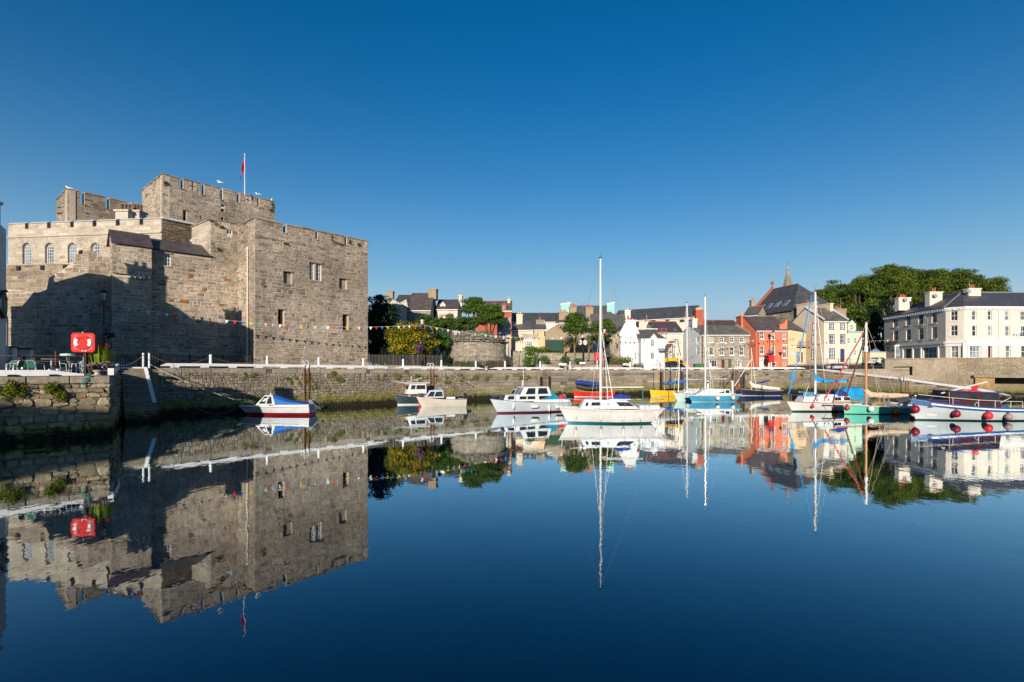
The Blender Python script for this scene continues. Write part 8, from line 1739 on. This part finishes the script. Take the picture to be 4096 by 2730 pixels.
# 14 white fishing boat with blue rail
b = Boat('fishing_launch', 'white launch with blue rail and maroon wheelhouse at the right edge', 3642, 4094, 40.7, 41.0, 2.8, 1.32, .86, .76, .42, .86, .05); b.hull('gel_mist', 'anti_green', .10)
b.strake('rail_blue', .34, .36, 'bulwark', .03, .0, .10); b.strake('rail_blue', .22, .30, 'rubbing_rail', .05); b.strake('gel_white', .16, .10, 'white_strake', .075, .12, .97); b.strake('rail_blue', .26, .07, 'cap_rail', .06)
v, o = b.box('fore_cabin', b.lx(3690), b.lx(3790), 1.1, 1.7, 1.0, 1.56, 'maroon_wood', .1, .0, .1, z1b=1.5); b.box('fore_cabin_roof', b.lx(3686), b.lx(3800), 1.2, 1.8, 1.56, 1.64, 'rail_blue', .05, .0, .05, z0b=1.5, z1b=1.58)
v, o = b.box('wheelhouse', b.lx(3760), b.lx(3966), 1.7, 1.7, .85, 2.28, 'maroon_wood', .02, .12, .08, z1b=2.12); b.panes(v, [(.03, .60, .14, .90), (.19, .58, .36, .92), (.42, .58, .56, .92), (.64, .52, .96, .88)]); b.panes(v, [(.14, .14, .30, .30), (.40, .14, .56, .32), (.74, .2, .88, .32)]); b.front_pane(v, n_=2, k=(.08, .58, .92, .92))
m = MB(); m.prism([Vector((b.lx(3756), -.95, 2.28)), Vector((b.lx(3970), -.95, 2.1)), Vector((b.lx(3970), -.95, 2.18)), Vector((b.lx(3756), -.95, 2.36))], (0, 1.9, 0)); obj('wheelhouse_roof', m, 'rail_blue', b.t, False); m = MB(); m.tube([(b.lx(3747), -.4, 2.1), (b.lx(3928), -.4, 2.98)], .055, 8); obj('lowered_mast', m, 'mast_alu', b.t, False)
m = MB(); m.prism([Vector((b.lx(3893), .1, 2.3)), Vector((b.lx(3912), .1, 2.3)), Vector((b.lx(3922), .1, 2.7)), Vector((b.lx(3893), .1, 2.62))], (0, .06, 0)); obj('red_flag', m, 'flag_scarlet', b.t, False); m = MB(); m.lathe((b.lx(3862), .1, 2.3), [(.28, 0), (.4, 0), (.4, .1), (.28, .1)], 14); obj('life_ring', m, 'fender_orange', b.t, False)
b.cover('stowed_lifejackets', [(b.lx(3890), .3, 2.28), (b.lx(3930), .3, 2.22)], [.1, .1], 'fender_red')
pts = [b.sheer(t, -1, .1) + Vector((0, 0, .75)) for t in (.05, .27, .48, .7, .85)]; m = MB(); m.tube(pts, .02, 5)
for t in (.27, .46, .6, .74, .85): p = b.sheer(t, -1, .1); m.tube([p, p + Vector((0, 0, .74))], .018, 5)
obj('hand_rail', m, 'gel_white', b.t, False); m = MB(); p = b.sheer(.03, -1, .05); m.tube([p, p + Vector((0, 0, .55))], .03, 6); m.ell(p + Vector((0, 0, .62)), (.1, .1, .1), 8, 6); p2 = b.sheer(.03, 1, .05); m.tube([p2, p2 + Vector((0, 0, .55))], .03, 6); obj('bow_fairlead', m, 'galvanised', b.t, False)
m = MB(); p = b.pt(.09, .42, -1); q = b.pt(.16, .42, -1); m.bar(p + Vector((0, -.02, 0)), q + Vector((0, -.02, 0)), .06, .06); obj('spray_rail', m, 'gel_white', b.t, False); m = MB(); m.lathe((b.lx(3864), -.88, 1.25), [(.14, 0), (.18, 0), (.18, .04), (.14, .04)], 12, axis=Matrix.Rotation(pi / 2, 3, 'X')); obj('rope_coil', m, 'rope_pale', b.t, False)
m = MB(); m.tube([(b.lx(4005), .3, 1.2), (b.lx(4060), .3, 1.75), (b.lx(4012), .3, 2.1)], .03, 5); obj('stern_frame', m, 'gel_white', b.t, False)
for (t, dz, mt, l, r) in ((.0, -.35, 'fender_maroon', 'large maroon ball fender hanging at the bow of the launch', .3), (.275, -.34, 'fender_maroon', 'dark maroon ball fender near the front of the launch wheelhouse', .27), (.515, -.28, 'fender_red', 'bright red ball fender amidships on the launch', .28), (.695, -.3, 'fender_mauve', 'greyish mauve ball fender on the launch', .25), (.95, -.18, 'fender_red', 'red ball fender at the stern of the launch', .27)): fender(b, t, dz, 'ball', mt, l, r)
# small craft
def dinghy(label, x0, x1, d0, d1, W, h, mat, cover=None, cz=.5, motor=False, name='dinghy'):
    b = Boat(name, label, x0, x1, d0, d1, W, h * 1.25, h, h, .2, .85, .03); b.hull(mat, None, rail=mat, railh=.05)
    if cover: b.cover('boat_cover', [(-b.L * .3, 0, h), (0, 0, h + cz * .4), (b.L * .4, 0, h + cz * .3)], [W * .3, W * .42, W * .36], cover, 12)
    if motor: b.outboard(b.L / 2, 0, h + .1, 'motor_black', .5)
    return b
dinghy('small black dinghy left of the small blue boat under the quay', 3155, 3200, 74, 75, 1.3, .62, 'motor_black'); dinghy('small sky blue dinghy with outboard under the quay', 3194, 3252, 75, 76, 1.4, .62, 'hull_blue', None, .4, True); dinghy('blue boat under a bright blue cover behind the mint green boat', 3335, 3455, 60, 61.5, 1.9, .8, 'hull_blue', 'canvas_bright', .9)
dinghy('grey inflatable with outboard behind the mint green boat', 3560, 3655, 51, 51.5, 1.5, .62, 'gel_grey', 'canvas_charcoal', .3, True)
q = G(3352, 85.5); t = thing('covered_tender', 'grey inflatable tender under a charcoal cover on the slipway', 'dinghy', (q.x, q.y, 3.95), .2); m = MB(); m.tube([(-1.5, -.6, .3), (.9, -.6, .3), (1.4, 0, .36), (.9, .6, .3), (-1.5, .6, .3)], .24, 10); obj('tube', m, 'gel_grey', t, False, smooth=True); m = MB(); m.box((.1, 0, .62), (2.3, 1.3, .62), 0, taper=.82); obj('cover', m, 'canvas_charcoal', t, False)
# floating pontoon piles
for (x, y0, y1, d_, l) in ((2832, 1523, 1556, 66, 'left white topped mooring pile behind the bright blue yacht'), (2930, 1523, 1568, 67, 'right white topped mooring pile behind the bright blue yacht')):
    c = P(x, y0, d_); m = MB(); m.tube([(c.x, c.y, -.5), c], .13, 8); single('mooring_pile', m, 'white_paint', l, 'pile')
# mooring ropes and small lines
def rope(pts, mat, label, r=.018, sag=.3):
    P_ = []
    for i in range(len(pts) - 1):
        a, c_ = pts[i], pts[i + 1]
        for k in range(12): s = k / 12.0; p = a.lerp(c_, s); p.z -= sag * 4 * s * (1 - s); P_.append(p)
    P_.append(pts[-1]); m = MB(); m.tube(P_, r, 5); single('mooring_rope', m, mat, label, 'rope')
rope([P(598, 1457, 43.5), P(957, 1604, 45.7)], 'rope_pale', 'pale rope from the quay to the bow of the blue canopied boat', .025, .25); rope([P(690, 1456, 44.6), P(800, 1640, 44.9), P(957, 1626, 45.7)], 'rope_blue', 'thin blue rope drooping to the bow of the blue canopied boat', .014, .5)
rope([P(345, 1500, 31.3), P(318, 1560, 31.2), P(190, 1680, 30.0)], 'rope_teal', 'teal rope hanging down the near quay wall', .03, .02); rope([P(1560, 1476, 59.5), P(1552, 1530, 58.6), P(1500, 1618, 58.2)], 'rope_blue', 'blue mooring rope on the wall left of the dark blue fishing boat', .02, .1); rope([P(1575, 1478, 59.8), P(1572, 1560, 59.2), P(1560, 1622, 59)], 'rope_pale', 'pale rope with orange end on the wall by the dark blue fishing boat', .03, .02)
rope([P(1778, 1476, 63), P(2015, 1570, 54.6)], 'rope_pale', 'slack rope from the quay to the small blue boat', .016, .5); rope([P(3260, 1478, 87), P(3180, 1602, 49.5)], 'rope_pale', 'pale rope from the slipway to the yacht with blue sail cover', .014, .5); rope([P(2025, 1482, 69), P(1875, 1580, 56)], 'rope_pale', 'long tan rope to the stern of the grey clinker boat', .014, .6)
rope([P(3598, 1504, 75.5), P(3500, 1590, 47)], 'rope_teal', 'thin green rope from the slipway to the mint green boat', .014, .4); rope([P(3790, 1540, 71), P(3700, 1600, 42)], 'rope_pale', 'rope from the slipway to the bow of the launch', .014, .4)

rope([P(2236, 1628, 38.5), P(2232, 1692, 38.3)], 'motor_black', 'dark mooring line hanging from the bow of the white yacht', .014, .0); rope([P(3143, 1612, 48.4), P(3142, 1650, 48.2)], 'galvanised', 'mooring chain at the bow of the yacht with blue sail cover', .016, .0)
rope([P(2645, 1632, 38.8), P(2650, 1690, 38.6)], 'rope_pale', 'stern line hanging from the white yacht into the water', .014, .0); rope([P(3300, 1612, 47.5), P(3376, 1655, 46.5)], 'motor_black', 'dark line slanting from the yacht side to the mint boat bow', .016, .1); rope([P(3640, 1620, 40.7), P(3634, 1686, 40.6)], 'motor_black', 'mooring line hanging from the bow of the launch', .016, .0)
m = MB(); R = random.Random(77)
for k in range(46):
    c = Vector((R.uniform(-18, 24), R.uniform(9, 40), .006)); s_ = R.uniform(.012, .05); a = R.uniform(0, 6.28); m.add([c + Vector((s_ * cos(a), s_ * sin(a), 0)), c + Vector((-s_ * .4 * sin(a), s_ * .4 * cos(a), .004)), c - Vector((s_ * cos(a), s_ * sin(a), 0)), c + Vector((s_ * .4 * sin(a), -s_ * .4 * cos(a), .004))], [(0, 1, 2, 3)], R.random())
stuff(tag(obj('floating_debris', m, leafmat('debris', [(.05, .05, .03), (.25, .22, .15), (.6, .6, .58)], .1), fixn=False), 'tiny floating leaves and feathers on the still water', 'debris'))
# ---------------------------------------------------------------- near terrace: lifebuoy, planter, furniture, pub
plain('alu', (.68, .69, .70), .3, .05, spec=.6, metal=.6); plain('weave_green', (.02, .10, .065), .7, .2, 12.0, bmp=.4, bscale=40); plain('picnic_wood', (.085, .055, .035), .85, .3, 6.0, bmp=.4); plain('lifering_white', (.75, .73, .70), .5, .08)
lb = P(332, 1371, 31.6); t = thing('lifebuoy_case', 'large square red lifebuoy housing on a dark post, left foreground', 'lifebuoy case', (lb.x, lb.y, DZ)); rz = .35; Mz = Matrix.Rotation(rz, 3, 'Z')
def loc(x, y, z): return lb + Mz @ Vector((x, y, z))
def rsq(hw, hh, c, n=5, bul=.0):
    pts = []
    for (sx, sz, a0) in ((1, 1, 0), (-1, 1, pi / 2), (-1, -1, pi), (1, -1, 3 * pi / 2)):
        for k in range(n + 1): a = a0 + pi / 2 * k / n; pts.append((sx * (hw - c) + c * cos(a), sz * (hh - c) + c * sin(a)))
    return pts
rp = rsq(.61, .585, .16); m = MB(); m.prism([loc(x * (1 - .05 * (z / .56) ** 2), 0, z) for x, z in rp], Mz @ Vector((0, .2, 0))); cse = obj('housing', m, 'red_plastic', t); bv = cse.modifiers.new('bevel', 'BEVEL'); bv.width = .05; bv.segments = 3; bv.limit_method = 'ANGLE'
m = MB(); m.prism([loc(x * .8, -.012, z * .8) for x, z in rp], Mz @ Vector((0, .02, 0))); obj('door_panel', m, plain('red_panel', (.40, .03, .02), .45, .15, 4.0), cse)
ax = Mz @ Matrix.Rotation(pi / 2, 3, 'X')
def ring_part(a0, a1, mat, name, r0=.24, r1=.46):
    m = MB(); n = 8; fr = []; 
    for k in range(n + 1):
        a = a0 + (a1 - a0) * k / n
        for (r, y) in ((r0, -.014), (r0 + .03, -.07), ((r0 + r1) / 2, -.085), (r1 - .03, -.07), (r1, -.014)): m.v.append(loc(r * cos(a), y, r * .97 * sin(a)))
    for k in range(n):
        for j in range(4): q = k * 5 + j; m.f.append((q, q + 1, q + 6, q + 5)); m.t.append(.5)
    obj(name, m, mat, cse, smooth=True)
for k in range(4): a = k * pi / 2; q = .6 if k % 2 == 0 else pi / 2 - .6; ring_part(a - q, a + q, 'lifering_white' if k % 2 == 0 else 'red_plastic', 'ring_band')
m = MB(); m.lathe(loc(0, -.01, 0), [(.22, 0), (.21, .03), (.0, .035)], 18, axis=ax); obj('ring_centre', m, 'red_plastic', cse)
for dx in (-.02, .14): m = MB(); m.box(loc(dx, -.03, -.5), (.09, .01, .05), rz); obj('sticker', m, 'lifering_white', cse)
m = MB(); m.bar((loc(.05, .25, 0).x, loc(.05, .25, 0).y, DZ), loc(.05, .25, .3), .16); obj('post', m, 'black_iron', t); m = MB(); m.ell(loc(0, 0, .6), (.05, .05, .07), 6, 5); obj('hanger', m, 'galvanised', t)
p = P(343, 1450, 32.3); m = MB(); m.lathe((p.x, p.y, DZ), [(.16, 0), (.15, .1), (.13, 1.0), (.14, 1.1), (.02, 1.2)], 10); single('chain_post', m, 'beam_white', 'white post behind the lifebuoy housing', 'post')
# planter
pc = P(400, 1482, 32.6); pc.z = DZ; t = thing('flower_planter', 'large brown planter full of flowers and tall yellow green leaves', 'planter', pc); m = MB(); m.lathe(pc, [(.62, 0), (.66, .08), (.78, .52), (.82, .55), (.8, .6), (.7, .58)], 14); obj('tub', m, plain('tub_brown', (.10, .055, .035), .8, .25, 4.0), t)
R = random.Random(12); m = MB()
for k in range(230):
    a, r = R.uniform(0, 6.28), R.uniform(0, .62); b0 = pc + Vector((cos(a) * r, sin(a) * r, .6)); ln = R.uniform(.7, 1.35); lean = Vector((cos(a), sin(a), 0)) * R.uniform(0, .5) * (r + .3); tp = b0 + Vector((0, 0, ln)) + lean; mid = b0.lerp(tp, .55) + Vector((0, 0, .08)); s = Vector((sin(a), -cos(a), 0)) * .028; m.add([b0 - s, mid - s, tp, mid + s, b0 + s], [(0, 1, 3, 4), (1, 2, 3)], R.random())
obj('blade_leaves', m, leafmat('leaf_iris', [(.10, .17, .01), (.22, .30, .02), (.36, .40, .04)], .4), t, fixn=False)
m = MB(); leafmesh(m, R, pc + Vector((0, 0, .6)), (.92, .92, .38), 1100, .055, shell=.6, ts=.33); leafmesh(m, R, pc + Vector((.45, -.35, .25)), (.4, .35, .3), 300, .05, ts=.3); obj('flowers', m, leafmat('flowers_planter', [(.02, .06, .01), (.06, .12, .02), (.22, .14, .42), (.62, .60, .58), (.55, .12, .28), (.5, .3, .03)], .2), t, fixn=False)
m = MB()
for k in range(40): a, r = R.uniform(0, 6.28), R.uniform(.1, .85); leafmesh(m, R, pc + Vector((cos(a) * r, sin(a) * r, R.uniform(1.75, 2.0))), (.07, .07, .05), 5, .05)
obj('red_blooms', m, leafmat('flowers_red', [(.3, .02, .01), (.55, .05, .015)], .2), t, fixn=False)
# a second planter off to the left of the view, like the first
pc2 = Vector((-31.0, 30.2, DZ)); o2 = copy_tree(t); o2.location = pc2; o2['label'] = 'matching flower planter standing by the pub corner at the left edge'
# mooring bollard on the near quay
c = P(388, 1490, 31.6); c.z = DZ; m = MB(); m.lathe(c, [(.26, 0), (.26, .05), (.15, .09), (.13, .2), (.23, .27), (.25, .31), (.15, .35), (.02, .36)], 14); m.smooth = True; single('mooring_bollard', m, plain('bollard_cream', (.50, .47, .40), .6, .15, 4.0, dirt=.4), 'squat cream mooring bollard at the near quay corner', 'bollard')
m = MB(); R = random.Random(4)
for k in range(3): pts = [Vector(fN.pt(fN.u(352 - 10 * k), 3.62 - .24 * k, .24)) + Vector((R.gauss(0, .015) + .06 * sin(q), R.gauss(0, .015), .09 * cos(q))) for q in [2 * pi * j / 10 for j in range(11)]]; m.tube(pts, .035, 5)
single('rope_knots', m, 'rope_teal', 'knotted teal rope loops on the near quay edge', 'rope')
for (x, d_, l) in ((1545, 60.2, 'blue capped mooring bollard on the quay left of the golden shrub'), (1945, 68.5, 'low cream bollard on the quay right of the round tower'), (2262, 77, 'low cream bollard on the quay by the palms')):
    c = G(x, d_); m = MB(); m.lathe((c.x, c.y, GZ), [(.24, 0), (.18, .1), (.16, .3), (.26, .36), (.24, .44), (.02, .46)], 12); single('mooring_bollard', m, 'plaque_blue' if x < 1600 else 'bollard_cream', l, 'bollard')
# cafe chairs
def chair():
    t = thing('cafe_chair', 'x', 'chair'); r = .018
    for s in (-1, 1):
        m = MB(); m.tube([(s * .25, -.24, 0), (s * .27, -.22, .42), (s * .27, -.2, .62), (s * .27, -.12, .66), (s * .26, .2, .68), (s * .23, .26, .78)], r, 6); obj('front_leg', m, 'alu', t, False, smooth=True)
        m = MB(); m.tube([(s * .25, .32, 0), (s * .25, .2, .42), (s * .24, .24, .6), (s * .22, .3, .8)], r, 6); obj('rear_leg', m, 'alu', t, False, smooth=True)
    m = MB(); m.tube([(-.22, .3, .8), (-.15, .32, .83), (.15, .32, .83), (.22, .3, .8)], r, 6); obj('top_rail', m, 'alu', t, False)
    m = MB(); m.box((0, 0, .43), (.5, .46, .025)); obj('seat', m, 'weave_green', t, False)
    m = MB(); m.add([(-.23, .2, .46), (.23, .2, .46), (.2, .3, .82), (-.2, .3, .82), (-.23, .215, .46), (.23, .215, .46), (.2, .315, .82), (-.2, .315, .82)], [(0, 1, 2, 3), (7, 6, 5, 4), (0, 4, 5, 1), (1, 5, 6, 2), (2, 6, 7, 3), (3, 7, 4, 0)]); obj('backrest', m, 'weave_green', t, False); return t
ch0 = chair()
CH_ = [(60, 29.3, -1.3, 'green woven aluminium chair nearest the left picture edge'), (55, 31.0, .4, 'green chair behind the leftmost chair, its back to the wall'), (112, 30.2, .9, 'green woven chair half hidden behind the chair facing us'), (144, 29.6, 3.0, 'green woven chair with its back toward the water, left of the small table'), (272, 30.3, 1.4, 'left of the two green chairs beside the lifebuoy post'), (302, 30.7, -.7, 'right of the two green chairs beside the lifebuoy post')]
for k, (x, d_, rz_, l) in enumerate(CH_):
    o = ch0 if k == 0 else copy_tree(ch0); q = G(x, d_); o.location = (q.x, q.y, DZ); o.rotation_euler = (0, 0, rz_); tag(o, l, 'chair', 'chairs on the terrace'); o.scale = (1.05, 1.05, 1.08)
q = G(205, 31.0); t = thing('cafe_table', 'small round metal cafe table between the green chairs', 'table', (q.x, q.y, DZ)); m = MB(); m.lathe((0, 0, .98), [(.45, 0), (.46, .015), (.45, .03)], 18); obj('top', m, 'alu', t, False); m = MB(); m.lathe((0, 0, 0), [(.25, 0), (.25, .03), (.04, .06), (.04, .98)], 10); obj('pedestal', m, 'alu', t, False)
def picnic(x, d_, rz_, label, L=2.2):
    q = G(x, d_); t = thing('picnic_table', label, 'picnic table', (q.x, q.y, DZ + .35), rz_, 'picnic tables on the terrace'); t.scale = (1.1, 1.1, 1.1)
    for k in range(5): m = MB(); m.box((0, -.36 + .18 * k, .80), (L, .165, .05), tone=.5); obj('table_plank', m, 'picnic_wood', t, False)
    for s in (-1, 1):
        for k in range(2): m = MB(); m.box((0, s * (.72 + .16 * k), .48), (L, .14, .05)); obj('bench_plank', m, 'picnic_wood', t, False)
    for sx in (-.75, .75):
        for s in (-1, 1): m = MB(); m.bar((sx, s * .2, .8), (sx, s * .78, 0), .1, .05); obj('leg', m, 'picnic_wood', t, False)
        m = MB(); m.bar((sx, -.9, .44), (sx, .9, .44), .1, .05); obj('bench_bearer', m, 'picnic_wood', t, False)
picnic(205, 33.2, .75, 'brown picnic table behind the small round table'); picnic(285, 34.2, .7, 'brown picnic table behind the lifebuoy post'); picnic(20, 33.0, .4, 'brown picnic table at the left picture edge')
q = G(222, 32.0); m = MB(); m.box((q.x, q.y, DZ + .2), (.6, .6, .42), .3, taper=.8); t = thing('parasol_stand', 'white concrete parasol stand with a rusty pole behind the cafe table', 'parasol stand', (q.x, q.y, DZ)); obj('base', m, 'white_paint', t); m = MB(); m.tube([(q.x, q.y, DZ + .42), (q.x, q.y, DZ + 1.5)], .03, 6); obj('pole', m, 'rust', t)
q = G(270, 36); m = MB(); m.lathe((q.x, q.y, DZ + 1.3), [(.05, -.95), (.05, 0), (.42, .02), (.4, .14), (.05, .2)], 14); single('bin_lid', m, 'hull_pale', 'pale round topped bin behind the picnic tables', 'bin')
# ---------------------------------------------------------------- pub at the left edge
wash('pub_wall', (.62, .61, .58), .3)
PA, PB = Vector((-32.75, 33.3)), Vector((-33.85, 34.95)); pb = thing('pub', 'pale harbour pub whose corner shows at the left picture edge', 'pub', (PA.x, PA.y, DZ)); ze = 13.3
fpS = Fac(PA, PB + (PB - PA).normalized() * 3.8); m = MB(); e1 = fpS.pt(fpS.L, 0)
foot = [PA, PB, Vector((-38.4, 38.8)), Vector((-53.5, 38.8)), Vector((-53.5, 33.3))]; m.prism([Vector((p.x, p.y, DZ - .3)) for p in foot], (0, 0, ze - DZ + .3)); obj('wall', m, 'pub_wall', pb)
def gable_roof(x0, x1, z0, z1, y0=33.0, y1=39.0, mat='slate_grey'):
    ym = (y0 + y1) / 2; m = MB(); roof_plane(m, (x0, y0, z0), (x1, y0, z0), (x1, ym, z1), (x0, ym, z1), .12); roof_plane(m, (x0, y1, z0), (x1, y1, z0), (x1, ym, z1), (x0, ym, z1), .12); m.prism([Vector((x1 - .02, y0, z0)), Vector((x1 - .02, ym, z1)), Vector((x1 - .02, y1, z0))], (-.1, 0, 0)); m.uv = None; return obj('roof', m, mat, pb)
m = MB(); roof_plane(m, (-38.7, 33.2, 13.2), (-32.9, 33.2, 13.2), (-35.3, 35.9, 13.9), (-38.7, 35.9, 13.9), .1); roof_plane(m, (-38.7, 38.6, 13.2), (-38.4, 38.6, 13.2), (-35.3, 35.9, 13.9), (-38.7, 35.9, 13.9), .1); obj('roof', m, 'slate_grey', pb)
m = MB(); m.prism([Vector((-48.5, 33.8, 12.5)), Vector((-48.5, 33.8, 15.6)), Vector((-44.0, 33.8, 16.5)), Vector((-42.6, 33.8, 16.3)), Vector((-39.3, 33.8, 14.2)), Vector((-38.7, 33.8, 12.5))], (0, 4.6, 0)); obj('tall_gable', m, 'pub_wall', pb)
m = MB(); m.prism([Vector((-53.5, 33.5, 12.0)), Vector((-50.4, 33.5, 15.2)), Vector((-48.5, 33.5, 15.7)), Vector((-48.5, 33.5, 12.0))], (0, 5, 0)); obj('hipped_end', m, 'slate_grey', pb)
for (x, w, z0, z1) in ((-36.3, 1.5, 13, 15.6), (-41.2, 1.2, 15, 18.0), (-49.6, .9, 15, 16.9)): chimney(pb, (x, 35.8), (w, 1.0), z1, z0, 'pub_wall', 2, 'pot_red')
sg = fpS.uz(12, 1240); m = MB(); u0 = fpS.u(26)
def so(u, z, o): return fpS.pt(u, z, o)
us = fpS.u(6); m.prism([so(us - .75 * cos(a) * 1, Z(1222, 34.4) + .95 * sin(a), .06) for a in [2 * pi * k / 20 for k in range(20)]], so(0, 0, .1) - so(0, 0, 0)); sb = obj('pub_sign', m, plain('sign_black', (.012, .02, .016), .4), pb)
m = MB(); m.prism([so(us - .5 * cos(a), Z(1222, 34.4) + .62 * sin(a), .165) for a in [2 * pi * k / 18 for k in range(18)]], so(0, 0, .012) - so(0, 0, 0)); obj('sign_picture', m, plain('sign_teal', (.03, .22, .20), .5, .4, 2.0), sb)
for y in (1168, 1198):
    m = MB(); ul = fpS.u(14); a = so(ul, Z(y, 34.6), .02); m.tube([a, a + Vector((.35, -.25, .05))], .02, 5); m.lathe(a + Vector((.38, -.27, .0)), [(.03, .08), (.08, .03), (.14, -.08)], 8); obj('wall_lamp', m, 'black_iron', pb)
m = MB(); a = so(fpS.u(22), Z(1272, 34.8), .05); m.lathe(a, [(.08, 0), (.08, .1), (.03, .16)], 8); m.tube([a, a + Vector((0, 0, -.3)), a + Vector((-.1, -.05, -.45))], .02, 5); obj('camera_dome', m, 'white_paint', pb)
m = MB(); m.tube([so(fpS.u(25), DZ, .06), so(fpS.u(25), 7.4, .06)], .045, 6); obj('drainpipe', m, 'pub_wall', pb)
# low shaded walls beside it
for (x0, x1, y0, y1, d_, l) in ((-60, 52, 1392, 1450, 35.6, 'low white yard wall in shade below the pub sign'), (70, 120, 1399, 1450, 37.5, 'short white yard wall panel right of the gap by the pub')):
    a, c = G(x0, d_), G(x1, d_); m = MB(); zt = Z(y0, d_); m.box(((a.x + c.x) / 2, d_ + .15, (DZ + zt) / 2), (c.x - a.x, .3, zt - DZ)); t = thing('yard_wall', l, 'wall', ((a.x + c.x) / 2, d_, DZ)); obj('panel', m, 'pub_wall', t); m = MB(); m.box(((a.x + c.x) / 2, d_ + .15, zt + .05), (c.x - a.x + .1, .45, .1)); obj('capping', m, 'black_iron', t)
# harbour-side house behind the photographer on the left: it shades the foot of the near wall
wash('rear_wall', (.60, .56, .50))
t, f, fl_, fr = house('waterfront_house', 'long rendered harbour house behind the photographer on the left bank', Vector((-78, -28)), Vector((-31.4, -28)), 8, 2.5, 9.7, 12.85, 'rear_wall', 'slate_grey')
# gulls
def gull(p, label, rz=0.0, fly=False):
    m = MB(); M_ = Matrix.Rotation(rz, 3, 'Z'); m.ell((0, 0, .12), (.2, .09, .09), 8, 6); m.ell((-.19, 0, .25), (.07, .055, .06), 6, 5); m.tube([(-.12, 0, .16), (-.18, 0, .24)], .05, 6); m.tube([(-.25, 0, .245), (-.33, 0, .23)], .018, 4, r2=.005); m.tube([(.15, 0, .12), (.33, 0, .1)], .05, 5, r2=.01)
    if fly:
        for s in (-1, 1): m.add([(-.08, s * .06, .15), (.1, s * .06, .15), (.02, s * .4, .32), (.08, s * .8, .2), (-.1, s * .38, .32)], [(0, 1, 2, 4), (4, 2, 3)])
    else: m.tube([(0, .03, .06), (0, .03, 0)], .012, 4); m.tube([(0, -.03, .06), (0, -.03, 0)], .012, 4)
    m.v = [M_ @ (v * 1.5) + Vector(p) for v in m.v]; single('gull', m, plain('gull_white', (.68, .68, .67), .7), label, 'gull')
gull(f9.pt(.3, TR + .12, -.4), 'gull standing on the corner of the rear castle tower', .3); gull(f11.pt(f11.L - .4, TK + .1, -.4), 'gull standing on the right end of the keep', 2.5); gull(P(1032, 782, 82), 'gull on the keep left of the corner gull', .2); gull(P(880, 735, 78), 'gull flying just over the keep battlements', .4, True); gull(P(2036, 1198, 115.8) , 'gull on the chimney of the red brick villa', 1.0)
